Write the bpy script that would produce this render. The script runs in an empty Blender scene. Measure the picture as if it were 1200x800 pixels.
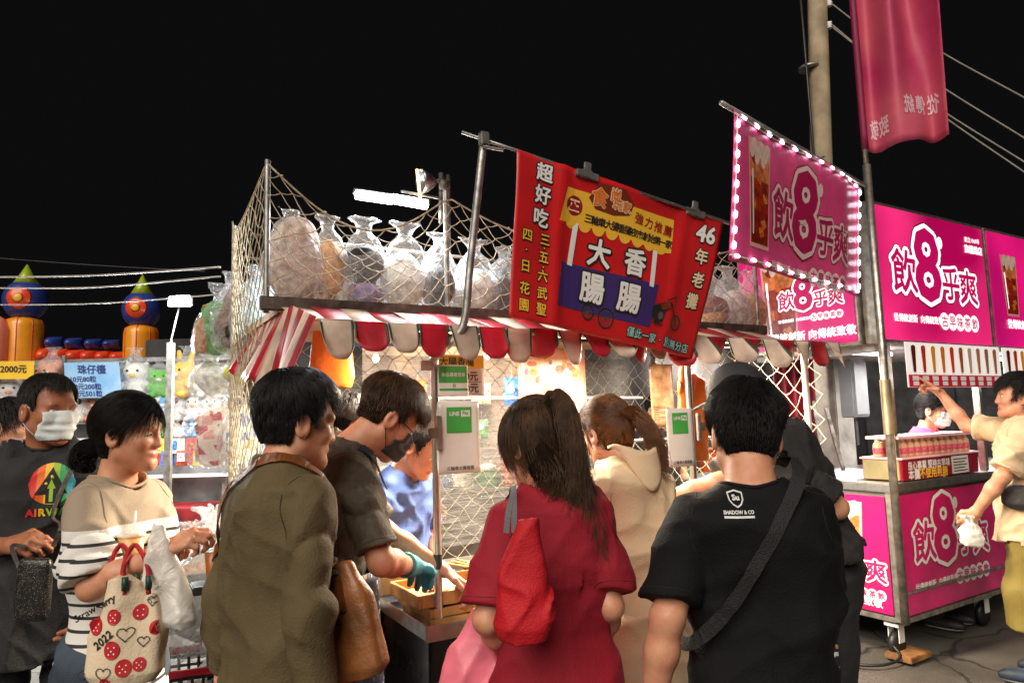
import bpy, bmesh, math, random
import numpy as np
from mathutils import Vector, Matrix
from mathutils.bvhtree import BVHTree
random.seed(7); RNG = np.random.default_rng(7)
S = bpy.context.scene
COL = S.collection
R = math.radians
# ---------------------------------------------------------------- camera, sky, sun, exposure
CAM_H, F_PX = 1.5, 815.0
cam_d = bpy.data.cameras.new('camera'); cam = bpy.data.objects.new('camera', cam_d); COL.objects.link(cam)
cam_d.sensor_width = 36.0; cam_d.lens = 36.0 * F_PX / 1200.0
cam_d.clip_start = 0.05; cam_d.clip_end = 500
CM = Matrix.Rotation(R(90 + 6.16), 4, 'X') @ Matrix.Rotation(R(-1.6), 4, 'Z')
cam.matrix_world = Matrix.Translation((0, 0, CAM_H)) @ CM
S.camera = cam
w = bpy.data.worlds.new('World'); S.world = w; w.use_nodes = True
wn = w.node_tree; bgn = wn.nodes['Background']
sky = wn.nodes.new('ShaderNodeTexSky'); sky.sky_type = 'NISHITA'; sky.sun_disc = False
sky.sun_elevation = R(-4); sky.sun_rotation = R(200); sky.air_density = 1.5; sky.dust_density = 4
bwn = wn.nodes.new('ShaderNodeMixRGB'); bwn.inputs[0].default_value = .985; bwn.inputs[2].default_value = (.06, .056, .06, 1)
wn.links.new(sky.outputs[0], bwn.inputs[1]); wn.links.new(bwn.outputs[0], bgn.inputs[0])
bgn.inputs[1].default_value = 0.07
sun_d = bpy.data.lights.new('market_ambient_sun', 'SUN'); sun = bpy.data.objects.new('market_ambient_sun', sun_d); COL.objects.link(sun)
sun_d.energy = 3.3; sun_d.angle = R(48); sun_d.color = (1, .9, .78)
sun.rotation_euler = (R(52), 0, R(-20)); sun.location = (0, -4, 6)
S.view_settings.view_transform = 'Standard'; S.view_settings.look = 'None'
S.view_settings.exposure = 0.0; S.view_settings.gamma = 1
S.cycles.use_denoising = True
S.cycles.max_bounces = 8; S.cycles.transparent_max_bounces = 24
S.cycles.sample_clamp_indirect = 4.0
S.cycles.caustics_reflective = False; S.cycles.caustics_refractive = False

def at(px, py, Y):
    """world point at distance Y (world y) seen at a pixel of the 1200x800 photograph"""
    d = CM.to_3x3() @ Vector((px - 600, 400 - py, -F_PX))
    t = Y / d.y
    return Vector((d.x * t, Y, CAM_H + d.z * t))
# market row directions: U runs along the stall fronts, V goes back into the stalls
U = Vector((math.sin(R(60)), math.cos(R(60)), 0)); V = Vector((-math.cos(R(60)), math.sin(R(60)), 0)); Z = Vector((0, 0, 1))

# ---------------------------------------------------------------- materials
MATS = {}
def srgb(r, g=None, b=None):
    if g is None: r, g, b = r
    f = lambda c: (c / 255 / 12.92) if c / 255 <= .04045 else ((c / 255 + .055) / 1.055) ** 2.4
    return (f(r), f(g), f(b))
def mat(name, col=(.5, .5, .5), rough=.6, metal=0., var=.12, vscale=6., bump=0., bscale=60., emit=0., ecol=None, alpha=1., sheen=0., sss=0., spec=.5, coat=0., col2=None, wrinkle=0.):
    if name in MATS: return MATS[name]
    m = bpy.data.materials.new(name); m.use_nodes = True; MATS[name] = m
    nt = m.node_tree; N = nt.nodes; L = nt.links; b = N['Principled BSDF']
    b.inputs['Roughness'].default_value = rough; b.inputs['Metallic'].default_value = metal
    b.inputs['Specular IOR Level'].default_value = spec
    if sheen: b.inputs['Sheen Weight'].default_value = sheen
    if coat: b.inputs['Coat Weight'].default_value = coat; b.inputs['Coat Roughness'].default_value = .12
    if sss:
        b.inputs['Subsurface Weight'].default_value = sss; b.inputs['Subsurface Radius'].default_value = (1, .3, .15); b.inputs['Subsurface Scale'].default_value = .008
    c4 = (*col, 1)
    tc = N.new('ShaderNodeTexCoord')
    if var > 0:
        nz = N.new('ShaderNodeTexNoise'); nz.inputs['Scale'].default_value = vscale; nz.inputs['Detail'].default_value = 5
        L.new(tc.outputs['Object'], nz.inputs['Vector'])
        mx = N.new('ShaderNodeMixRGB'); c2 = col2 if col2 else tuple(min(1, c * (1 - var * 2)) for c in col)
        mx.inputs[1].default_value = (*(col if col2 else tuple(min(1, c * (1 + var)) for c in col)), 1); mx.inputs[2].default_value = (*c2, 1)
        rp = N.new('ShaderNodeMapRange'); rp.inputs[1].default_value = .3; rp.inputs[2].default_value = .7
        L.new(nz.outputs[0], rp.inputs[0]); L.new(rp.outputs[0], mx.inputs[0]); L.new(mx.outputs[0], b.inputs['Base Color'])
        rr = N.new('ShaderNodeMapRange'); rr.inputs[3].default_value = max(.02, rough - .1); rr.inputs[4].default_value = min(1, rough + .12)
        L.new(nz.outputs[0], rr.inputs[0]); L.new(rr.outputs[0], b.inputs['Roughness'])
    else: b.inputs['Base Color'].default_value = c4
    if bump:
        n2 = N.new('ShaderNodeTexNoise'); n2.inputs['Scale'].default_value = bscale; n2.inputs['Detail'].default_value = 4
        L.new(tc.outputs['Object'], n2.inputs['Vector'])
        bp = N.new('ShaderNodeBump'); bp.inputs['Strength'].default_value = bump; bp.inputs['Distance'].default_value = .01
        L.new(n2.outputs[0], bp.inputs['Height']); L.new(bp.outputs[0], b.inputs['Normal'])
        if wrinkle:
            n3 = N.new('ShaderNodeTexNoise'); n3.inputs['Scale'].default_value = 6; n3.inputs['Detail'].default_value = 2; n3.inputs['Distortion'].default_value = .8; n3.inputs['Roughness'].default_value = .45
            mp = N.new('ShaderNodeMapping'); mp.inputs['Scale'].default_value = (1.4, 1.4, .9); mp.inputs['Rotation'].default_value = (.3, .5, .2); L.new(tc.outputs['Object'], mp.inputs[0]); L.new(mp.outputs[0], n3.inputs['Vector'])
            b3 = N.new('ShaderNodeBump'); b3.inputs['Strength'].default_value = wrinkle; b3.inputs['Distance'].default_value = .03; L.new(n3.outputs[0], b3.inputs['Height']); L.new(b3.outputs[0], bp.inputs['Normal'])
    if emit:
        b.inputs['Emission Color'].default_value = (*(ecol or col), 1); b.inputs['Emission Strength'].default_value = emit
    if alpha < 1: b.inputs['Alpha'].default_value = alpha
    return m
def glowpanel(name, c1, c2, strength, scale=1.3):
    """back-lit plastic: brightness varies by noise painted between two colours"""
    m = mat(name, c1, .35, var=0, emit=strength, ecol=c1); N = m.node_tree.nodes; L = m.node_tree.links
    tc = N.new('ShaderNodeTexCoord'); n = N.new('ShaderNodeTexNoise'); n.inputs['Scale'].default_value = scale; n.inputs['Detail'].default_value = 1.5; L.new(tc.outputs['Object'], n.inputs['Vector'])
    r = N.new('ShaderNodeMapRange'); r.inputs[1].default_value = .35; r.inputs[2].default_value = .65; L.new(n.outputs[0], r.inputs[0]); x = N.new('ShaderNodeMixRGB'); x.inputs[1].default_value = (*c1, 1); x.inputs[2].default_value = (*c2, 1); L.new(r.outputs[0], x.inputs[0]); L.new(x.outputs[0], N['Principled BSDF'].inputs['Emission Color']); L.new(x.outputs[0], N['Principled BSDF'].inputs['Base Color'])  # uneven back light imitated in emission and base colour
    return m
def film(name, col=(.9, .9, .92), clear=.6, rough=.12, bscale=22., bump=.6, mid=.35, stretch=None):
    """thin plastic film: see-through, with glossy creases"""
    if name in MATS: return MATS[name]
    m = bpy.data.materials.new(name); m.use_nodes = True; MATS[name] = m
    nt = m.node_tree; N = nt.nodes; L = nt.links; b = N['Principled BSDF']; out = N['Material Output']
    b.inputs['Base Color'].default_value = (*col, 1); b.inputs['Roughness'].default_value = rough; b.inputs['Specular IOR Level'].default_value = 1.0
    tc = N.new('ShaderNodeTexCoord'); n2 = N.new('ShaderNodeTexNoise'); n2.inputs['Scale'].default_value = bscale; n2.inputs['Detail'].default_value = 6; n2.inputs['Distortion'].default_value = 1.2
    if stretch:
        mp = N.new('ShaderNodeMapping'); mp.inputs['Scale'].default_value = stretch; L.new(tc.outputs['Object'], mp.inputs[0]); L.new(mp.outputs[0], n2.inputs['Vector'])
    else: L.new(tc.outputs['Object'], n2.inputs['Vector'])
    bp = N.new('ShaderNodeBump'); bp.inputs['Strength'].default_value = bump; bp.inputs['Distance'].default_value = .045
    L.new(n2.outputs[0], bp.inputs['Height']); L.new(bp.outputs[0], b.inputs['Normal'])
    tr = N.new('ShaderNodeBsdfTransparent'); mx = N.new('ShaderNodeMixShader')
    lw = N.new('ShaderNodeLayerWeight'); lw.inputs[0].default_value = .35; L.new(bp.outputs[0], lw.inputs['Normal'])
    mr = N.new('ShaderNodeMapRange'); mr.inputs[1].default_value = 0; mr.inputs[2].default_value = 1; mr.inputs[3].default_value = 1 - clear; mr.inputs[4].default_value = min(1, 1 - clear + mid)
    L.new(lw.outputs['Facing'], mr.inputs[0]); L.new(mr.outputs[0], mx.inputs[0])
    L.new(tr.outputs[0], mx.inputs[1]); L.new(b.outputs[0], mx.inputs[2]); L.new(mx.outputs[0], out.inputs['Surface'])
    return m
def zband(name, bands, default, rough=.75, axis='Z', bump=.25, bscale=180.):
    """fabric whose own pattern changes with height: bands = [(z0, z1, colour)]"""
    m = bpy.data.materials.new(name); m.use_nodes = True; MATS[name] = m
    nt = m.node_tree; N = nt.nodes; L = nt.links; b = N['Principled BSDF']; b.inputs['Roughness'].default_value = rough
    tc = N.new('ShaderNodeTexCoord'); sx = N.new('ShaderNodeSeparateXYZ'); L.new(tc.outputs['Object'], sx.inputs[0])
    prev = None
    for z0, z1, c in bands:
        g = N.new('ShaderNodeMath'); g.operation = 'COMPARE'; g.inputs[1].default_value = (z0 + z1) / 2; g.inputs[2].default_value = abs(z1 - z0) / 2
        L.new(sx.outputs[axis], g.inputs[0])
        mx = N.new('ShaderNodeMixRGB'); L.new(g.outputs[0], mx.inputs[0]); mx.inputs[2].default_value = (*c, 1)
        if prev is None: mx.inputs[1].default_value = (*default, 1)
        else: L.new(prev.outputs[0], mx.inputs[1])
        prev = mx
    L.new(prev.outputs[0], b.inputs['Base Color'])
    n2 = N.new('ShaderNodeTexNoise'); n2.inputs['Scale'].default_value = bscale; L.new(tc.outputs['Object'], n2.inputs['Vector'])
    bp = N.new('ShaderNodeBump'); bp.inputs['Strength'].default_value = bump; bp.inputs['Distance'].default_value = .004; L.new(n2.outputs[0], bp.inputs['Height']); L.new(bp.outputs[0], b.inputs['Normal'])
    return m
def speckle(name, base, cols, scale=18., thr=.25, rough=.7, metal=0.):
    """printed motif: scattered small shapes on a base colour"""
    m = bpy.data.materials.new(name); m.use_nodes = True; MATS[name] = m
    nt = m.node_tree; N = nt.nodes; L = nt.links; b = N['Principled BSDF']; b.inputs['Roughness'].default_value = rough; b.inputs['Metallic'].default_value = metal
    tc = N.new('ShaderNodeTexCoord'); v = N.new('ShaderNodeTexVoronoi'); v.inputs['Scale'].default_value = scale; v.distance = 'CHEBYCHEV'; v.inputs['Randomness'].default_value = .75
    L.new(tc.outputs['Object'], v.inputs['Vector'])
    lt = N.new('ShaderNodeMath'); lt.operation = 'LESS_THAN'; lt.inputs[1].default_value = thr; L.new(v.outputs['Distance'], lt.inputs[0])
    sx = N.new('ShaderNodeSeparateXYZ'); L.new(v.outputs['Color'], sx.inputs[0])
    rp = N.new('ShaderNodeValToRGB'); rp.color_ramp.interpolation = 'CONSTANT'
    els = rp.color_ramp.elements
    while len(els) < len(cols): els.new(.5)
    for i, c in enumerate(cols): els[i].position = i / len(cols); els[i].color = (*c, 1)
    L.new(sx.outputs['X'], rp.inputs[0])
    mx = N.new('ShaderNodeMixRGB'); mx.inputs[1].default_value = (*base, 1); L.new(lt.outputs[0], mx.inputs[0]); L.new(rp.outputs[0], mx.inputs[2]); L.new(mx.outputs[0], b.inputs['Base Color'])
    return m

# ---------------------------------------------------------------- objects
def tag(o, label=None, cat=None, group=None, kind=None):
    if label: o['label'] = label
    if cat: o['category'] = cat
    if group: o['group'] = group
    if kind: o['kind'] = kind
    return o
def empty(name, loc=(0, 0, 0), rz=0., label=None, cat=None, group=None):
    o = bpy.data.objects.new(name, None); COL.objects.link(o); o.empty_display_size = .05
    o.location = loc; o.rotation_euler = (0, 0, rz)
    return tag(o, label, cat, group)
def link(name, me, m=None, parent=None, smooth=True):
    o = bpy.data.objects.new(name, me); COL.objects.link(o)
    if m is not None and not me.materials:
        for x in (m if isinstance(m, (list, tuple)) else [m]): me.materials.append(x)
    if smooth: me.polygons.foreach_set('use_smooth', np.ones(len(me.polygons), bool))
    if parent: o.parent = parent
    return o
def mesh_np(name, v, f):
    """mesh from arrays: v (n,3), f (m,k) or list of faces"""
    me = bpy.data.meshes.new(name)
    if isinstance(f, np.ndarray):
        k = f.shape[1]; me.vertices.add(len(v)); me.vertices.foreach_set('co', np.asarray(v, np.float32).ravel())
        me.loops.add(f.size); me.loops.foreach_set('vertex_index', f.astype(np.int32).ravel())
        me.polygons.add(len(f)); me.polygons.foreach_set('loop_start', np.arange(0, f.size, k, dtype=np.int32)); me.polygons.foreach_set('loop_total', np.full(len(f), k, np.int32))
        me.update(calc_edges=True)
    else: me.from_pydata([tuple(x) for x in v], [], f); me.update()
    return me
class MB:
    """collects verts and faces of one part"""
    def __init__(s): s.v = []; s.f = []; s.mi = []; s.cur = 0
    def add(s, v, f):
        n = len(s.v); s.v.extend(tuple(x) for x in v); s.f.extend([tuple(i + n for i in q) for q in f]); s.mi.extend([s.cur] * len(f)); return s
    def box(s, c, d, ax=None, bev=0.):
        """box with centre c, full sizes d, axes ax (3 vectors)"""
        c = Vector(c); ax = ax or (Vector((1, 0, 0)), Vector((0, 1, 0)), Z)
        bm = bmesh.new(); bmesh.ops.create_cube(bm, size=1)
        for v in bm.verts: v.co = Vector((v.co.x * d[0], v.co.y * d[1], v.co.z * d[2]))
        if bev > 0: bmesh.ops.bevel(bm, geom=bm.edges[:], offset=min(bev, min(d) * .45), segments=2, affect='EDGES')
        bm.verts.index_update()
        vs = [c + ax[0] * v.co.x + ax[1] * v.co.y + ax[2] * v.co.z for v in bm.verts]
        fs = [[v.index for v in f.verts] for f in bm.faces]; bm.free()
        return s.add(vs, fs)
    def tube(s, pts, r, n=8, caps=True, close=False):
        pts = [Vector(p) for p in pts]; m = len(pts); rr = r if isinstance(r, (list, tuple)) else [r] * m
        base = []; up = None
        for i, p in enumerate(pts):
            a = pts[(i - 1) % m] if (close or i > 0) else p; b = pts[(i + 1) % m] if (close or i < m - 1) else p
            t = (b - a); t = t.normalized() if t.length > 1e-9 else Vector((0, 0, 1))
            if up is None: up = t.cross(Vector((0, 0, 1))) if abs(t.z) < .95 else t.cross(Vector((1, 0, 0)))
            up = (up - t * up.dot(t)); up = up.normalized() if up.length > 1e-6 else t.orthogonal().normalized()
            w_ = t.cross(up)
            for k in range(n):
                an = 2 * math.pi * k / n; base.append(p + (up * math.cos(an) + w_ * math.sin(an)) * rr[i])
        fs = []
        for i in range(m if close else m - 1):
            j = (i + 1) % m
            for k in range(n): fs.append((i * n + k, i * n + (k + 1) % n, j * n + (k + 1) % n, j * n + k))
        if caps and not close: fs.append(tuple(range(n))[::-1]); fs.append(tuple((m - 1) * n + k for k in range(n)))
        return s.add(base, fs)
    def lathe(s, prof, c=(0, 0, 0), n=20, ax=None):
        """profile [(r, z)] turned round the axis"""
        c = Vector(c); ax = ax or (Vector((1, 0, 0)), Vector((0, 1, 0)), Z); vs = []
        for r_, z_ in prof:
            for k in range(n): an = 2 * math.pi * k / n; vs.append(c + ax[0] * (r_ * math.cos(an)) + ax[1] * (r_ * math.sin(an)) + ax[2] * z_)
        fs = []
        for i in range(len(prof) - 1):
            for k in range(n): fs.append((i * n + k, i * n + (k + 1) % n, (i + 1) * n + (k + 1) % n, (i + 1) * n + k))
        fs.append(tuple(range(n))[::-1]); fs.append(tuple((len(prof) - 1) * n + k for k in range(n)))
        return s.add(vs, fs)
    def grid(s, fn, nu, nv, thick=0., close_u=False):
        """sheet fn(u,v) for u,v in 0..1, with real thickness"""
        P = [[Vector(fn(i / nu, j / nv)) for j in range(nv + 1)] for i in range(nu + 1)]
        vs = [p for row in P for p in row]; id_ = lambda i, j: i * (nv + 1) + j
        fs = [(id_(i, j), id_(i + 1, j), id_(i + 1, j + 1), id_(i, j + 1)) for i in range(nu) for j in range(nv)]
        if thick:
            n0 = len(vs); nn = []
            for i in range(nu + 1):
                for j in range(nv + 1):
                    a = P[min(i + 1, nu)][j] - P[max(i - 1, 0)][j]; b = P[i][min(j + 1, nv)] - P[i][max(j - 1, 0)]
                    n = a.cross(b); nn.append(n.normalized() if n.length > 1e-12 else Vector((0, 0, 1)))
            vs = vs + [v - n * thick for v, n in zip(vs, nn)]
            fs += [tuple(k + n0 for k in reversed(q)) for q in fs[:]]
            rim = [id_(i, 0) for i in range(nu + 1)] + [id_(nu, j) for j in range(1, nv + 1)] + [id_(i, nv) for i in range(nu - 1, -1, -1)] + [id_(0, j) for j in range(nv - 1, 0, -1)]
            for a, b in zip(rim, rim[1:] + rim[:1]): fs.append((b, a, a + n0, b + n0))
        return s.add(vs, fs)
    def poly(s, pts, fn, off=0., thick=0.):
        """flat outline (u,v) placed by fn(u,v,off)"""
        n = len(pts); s.add([fn(a, b, off) for a, b in pts], [tuple(range(n))]); return s
    def build(s, name, m, parent=None, smooth=False, **kw):
        me = bpy.data.meshes.new(name); me.from_pydata(s.v, [], s.f)
        ms = m if isinstance(m, (list, tuple)) else [m]
        for x in ms: me.materials.append(x)
        if len(ms) > 1: me.polygons.foreach_set('material_index', np.array(s.mi, np.int32))
        me.update()
        o = link(name, me, None, parent, smooth)
        if smooth == 'auto': me.set_sharp_from_angle(angle=R(38))
        return tag(o, **kw)
def spline(pts, n):
    """Catmull-Rom through pts, n samples"""
    P = np.array([list(p) for p in pts], float); P = np.vstack([2 * P[0] - P[1], P, 2 * P[-1] - P[-2]]); m = len(P) - 3; out = []
    for q in np.linspace(0, m - 1e-6, n):
        i = int(q); t = q - i; a, b, c, d = P[i:i + 4]
        out.append(.5 * ((2 * b) + (c - a) * t + (2 * a - 5 * b + 4 * c - d) * t * t + (3 * b - a - 3 * c + d) * t ** 3))
    return [Vector(o) for o in out]
def copy_tree(o, parent=None):
    c = o.copy(); COL.objects.link(c); c.parent = parent
    for ch in o.children: copy_tree(ch, c)
    return c
def settle(root):
    """move a thing's Empty to the base of its world-built parts"""
    pts = [v.co for ch in root.children if ch.type == 'MESH' for v in (ch.data.vertices[i] for i in range(0, len(ch.data.vertices), max(1, len(ch.data.vertices) // 200)))]
    if not pts: return root
    c = Vector(((min(p.x for p in pts) + max(p.x for p in pts)) / 2, (min(p.y for p in pts) + max(p.y for p in pts)) / 2, min(p.z for p in pts)))
    root.location = root.location + c
    for ch in root.children: ch.location = ch.location - c
    return root
def bvh_of(v, f): return BVHTree.FromPolygons([Vector(x) for x in v], f.tolist() if isinstance(f, np.ndarray) else f)
def drape_fn(bvh, o, ex, ey, into, miss=.1):
    """mapping that lays print on a shape: seen from plane o, ex, ey along 'into'"""
    o = Vector(o); ex = Vector(ex).normalized(); ey = Vector(ey).normalized(); into = Vector(into).normalized()
    def fn(a, b, off=.002):
        p = o + ex * a + ey * b; h, n, i, d = bvh.ray_cast(p, into)
        return (h - into * (off + .0008)) if h else p + into * miss
    return fn
# ---------------------------------------------------------------- lettering (flat print, laid on a surface by a mapping fn(u, v, off))
TXT = {}
def glyphs(s, bold=0., spacing=1., shear=0.):
    key = (s, bold, spacing, shear)
    if key in TXT: return TXT[key]
    cu = bpy.data.curves.new('t', 'FONT'); cu.body = s; cu.size = 1; cu.offset = bold; cu.align_x = 'CENTER'; cu.align_y = 'CENTER'; cu.resolution_u = 2; cu.space_character = spacing; cu.shear = shear
    o = bpy.data.objects.new('t', cu); COL.objects.link(o)
    dg = bpy.context.evaluated_depsgraph_get(); me = bpy.data.meshes.new_from_object(o.evaluated_get(dg))
    v = np.zeros(len(me.vertices) * 3); me.vertices.foreach_get('co', v); v = v.reshape(-1, 3)[:, :2]
    f = [tuple(p.vertices) for p in me.polygons]
    bpy.data.objects.remove(o); bpy.data.curves.remove(cu); bpy.data.meshes.remove(me)
    if len(v): v = v - (v.max(0) + v.min(0)) / 2
    TXT[key] = (v, f); return TXT[key]
def put_text(mb, s, fn, u, v, h, w=None, fat=0., off=.002, rot=0., spacing=1., shear=0., n=8):
    """writes s centred at (u,v), em height h, total width w if given; fat thickens the strokes (in em)"""
    p, f = glyphs(s, 0., spacing, shear)
    if not len(p): return
    sx = h if w is None else w / max(1e-6, np.ptp(p[:, 0])); q = p * np.array([sx, h])
    c, s_ = math.cos(rot), math.sin(rot)
    sh = [(0, 0)] + ([(math.cos(2 * math.pi * i / n) * fat * h, math.sin(2 * math.pi * i / n) * fat * h) for i in range(n)] if fat else [])
    for i, (dx, dy) in enumerate(sh):
        mb.add([fn(u + a * c - b * s_ + dx, v + a * s_ + b * c + dy, off + i * 3e-5) for a, b in q], f)
def put_col(mb, s, fn, u, v, h, step, **kw):
    for i, ch in enumerate(s): put_text(mb, ch, fn, u, v - i * step, h, **kw)
def plane_fn(o, ex, ey, n=None):
    """mapping for a flat board: origin o, axes ex, ey, off along the normal"""
    o = Vector(o); ex = Vector(ex).normalized(); ey = Vector(ey).normalized(); n = n or ex.cross(ey)
    return lambda a, b, off=0.: o + ex * a + ey * b + n * off
def flat_poly(mb, pts, fn, off, step=.05):
    """outline cut into small facets so that it lies on a curved sheet"""
    bm = bmesh.new(); bm.faces.new([bm.verts.new((a, b, 0)) for a, b in pts])
    for ax in (0, 1):
        lo = min(p[ax] for p in pts); hi = max(p[ax] for p in pts); x = lo + step
        while x < hi:
            n = Vector((1, 0, 0)) if ax == 0 else Vector((0, 1, 0)); bmesh.ops.bisect_plane(bm, geom=bm.verts[:] + bm.edges[:] + bm.faces[:], plane_co=n * x, plane_no=n); x += step
    bm.verts.index_update(); mb.add([fn(v.co.x, v.co.y, off) for v in bm.verts], [[v.index for v in f.verts] for f in bm.faces]); bm.free()
def disc(mb, fn, u, v, r, off=.002, n=24, ry=None, rot=0.):
    ry = ry or r; mb.add([fn(u + r * math.cos(t) * math.cos(rot) - ry * math.sin(t) * math.sin(rot), v + r * math.cos(t) * math.sin(rot) + ry * math.sin(t) * math.cos(rot), off) for t in np.linspace(0, 2 * math.pi, n, endpoint=False)], [tuple(range(n))])
def rect(mb, fn, u0, v0, u1, v1, off=.002, nu=1, nv=1):
    vs = [fn(u0 + (u1 - u0) * i / nu, v0 + (v1 - v0) * j / nv, off) for i in range(nu + 1) for j in range(nv + 1)]
    mb.add(vs, [(i * (nv + 1) + j, (i + 1) * (nv + 1) + j, (i + 1) * (nv + 1) + j + 1, i * (nv + 1) + j + 1) for i in range(nu) for j in range(nv)])

# ---------------------------------------------------------------- signed-distance modelling (organic shapes as one continuous skin)
def smin(a, b, k):
    h = np.maximum(k - np.abs(a - b), 0) / k
    return np.minimum(a, b) - h * h * k * .25
def smax(a, b, k): return -smin(-a, -b, k)
def cone(p, a, b, r1, r2):
    a = np.asarray(a, np.float32); b = np.asarray(b, np.float32); ab = b - a; q = p - a
    t = np.clip(q @ ab / max(1e-9, float(ab @ ab)), 0, 1)
    return np.linalg.norm(q - t[:, None] * ab, axis=1) - (r1 + (r2 - r1) * t)
def ell(p, c, r):
    q = (p - np.asarray(c, np.float32)) / np.asarray(r, np.float32)
    return (np.linalg.norm(q, axis=1) - 1) * min(r)
def chain(p, pts, rs, k=.02):
    d = None
    for i in range(len(pts) - 1):
        e = cone(p, pts[i], pts[i + 1], rs[i], rs[i + 1]); d = e if d is None else smin(d, e, k)
    return d
def loft(p, zs, rx, ry, cy=None, cx=None, pw=2.3):
    z = p[:, 2]; a = np.interp(z, zs, rx); b = np.interp(z, zs, ry); y0 = np.interp(z, zs, cy) if cy is not None else 0; x0 = np.interp(z, zs, cx) if cx is not None else 0
    k = (np.abs((p[:, 0] - x0) / a) ** pw + np.abs((p[:, 1] - y0) / b) ** pw) ** (1 / pw)
    d = (k - 1) * np.minimum(a, b)
    return np.maximum(d, np.maximum(zs[0] - z, z - zs[-1]))
def noise3(p, sc, seed=0):
    """cheap smooth noise, about -1..1"""
    r = np.random.default_rng(seed); o = np.zeros(len(p), np.float32)
    for i in range(4):
        k = r.normal(size=(3,)).astype(np.float32); k = k / np.linalg.norm(k) * sc * (1 + .45 * i)
        k2 = r.normal(size=(3,)).astype(np.float32) * sc * .6
        o += np.sin(p @ k + 1.6 * np.sin(p @ k2 + r.uniform(0, 6)) + r.uniform(0, 6)) / (1 + .3 * i)
    return o / 2.4
def folds(p, dirs, amp, seed=0):
    """cloth folds: soft ridges across each direction (kx,ky,kz in rad/m)"""
    r = np.random.default_rng(seed); o = np.zeros(len(p), np.float32)
    for d in dirs:
        k = np.asarray(d, np.float32); L_ = np.linalg.norm(k); k2 = r.normal(size=3).astype(np.float32) * L_ * .3; k3 = r.normal(size=3).astype(np.float32) * L_ * .22
        ph = p @ k + 1.9 * np.sin(p @ k2 + r.uniform(0, 6)) + r.uniform(0, 6)
        mask = (.5 + .5 * np.sin(p @ k3 + r.uniform(0, 6))) ** 1.5
        o += mask * ((1 - np.abs(np.sin(ph * .5))) ** 1.6 * 1.7 - .45)
    return o * amp
def sdf_mesh(f, lo, hi, h):
    lo = np.asarray(lo, np.float32); hi = np.asarray(hi, np.float32); C = 4
    n = (np.ceil((hi - lo) / (h * C)).astype(int) + 1)
    ax = [lo[i] + np.arange(n[i]) * h * C + h * C / 2 - h / 2 for i in range(3)]
    g = np.stack(np.meshgrid(*ax, indexing='ij'), -1).reshape(-1, 3).astype(np.float32)
    dc = f(g).reshape(n); act = np.abs(dc) < h * C * 2.0
    N = n * C; D = np.repeat(np.repeat(np.repeat(dc, C, 0), C, 1), C, 2).astype(np.float32)
    m = np.repeat(np.repeat(np.repeat(act, C, 0), C, 1), C, 2)
    idx = np.argwhere(m); D[m] = f((lo + idx * h).astype(np.float32))
    D[0] = D[-1] = 1; D[:, 0] = D[:, -1] = 1; D[:, :, 0] = D[:, :, -1] = 1
    ins = D < 0
    s8 = sum(ins[i:N[0] - 1 + i, j:N[1] - 1 + j, k:N[2] - 1 + k].astype(np.int8) for i in (0, 1) for j in (0, 1) for k in (0, 1))
    cells = np.argwhere((s8 > 0) & (s8 < 8))
    vid = np.full(N - 1, -1, np.int32); vid[cells[:, 0], cells[:, 1], cells[:, 2]] = np.arange(len(cells))
    cor = [(i, j, k) for i in (0, 1) for j in (0, 1) for k in (0, 1)]
    val = np.stack([D[cells[:, 0] + c[0], cells[:, 1] + c[1], cells[:, 2] + c[2]] for c in cor], 1)
    acc = np.zeros((len(cells), 3)); cnt = np.zeros(len(cells))
    for a in range(8):
        for b in range(a + 1, 8):
            ca, cb = np.array(cor[a]), np.array(cor[b])
            if np.abs(ca - cb).sum() != 1: continue
            x = (val[:, a] < 0) != (val[:, b] < 0); t = np.where(x, val[:, a] / np.where(x, val[:, a] - val[:, b], 1), 0)
            acc += np.where(x[:, None], ca + t[:, None] * (cb - ca), 0); cnt += x
    v = lo + (cells + acc / cnt[:, None]) * h
    fs = []
    for ax_ in range(3):
        o1, o2 = (ax_ + 1) % 3, (ax_ + 2) % 3
        sl0 = [slice(1, -1)] * 3; sl1 = [slice(1, -1)] * 3; sl0[ax_] = slice(0, -1); sl1[ax_] = slice(1, None)
        A = ins[tuple(sl0)]; B = ins[tuple(sl1)]; e = np.argwhere(A != B)
        if not len(e): continue
        fl = A[e[:, 0], e[:, 1], e[:, 2]]
        base = e.copy(); base[:, o1] += 1; base[:, o2] += 1
        def q(d1, d2):
            c = base.copy(); c[:, o1] -= d1; c[:, o2] -= d2; return vid[c[:, 0], c[:, 1], c[:, 2]]
        quad = np.stack([q(1, 1), q(0, 1), q(0, 0), q(1, 0)], 1)
        quad[~fl] = quad[~fl][:, ::-1]; fs.append(quad)
    F = np.vstack(fs) if fs else np.zeros((0, 4), int); F = F[(F >= 0).all(1)]
    return v, F
def join_np(parts):
    v = []; f = []; n = 0
    for a, b in parts: v.append(a); f.append(b + n); n += len(a)
    return np.vstack(v), np.vstack(f)
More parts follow.
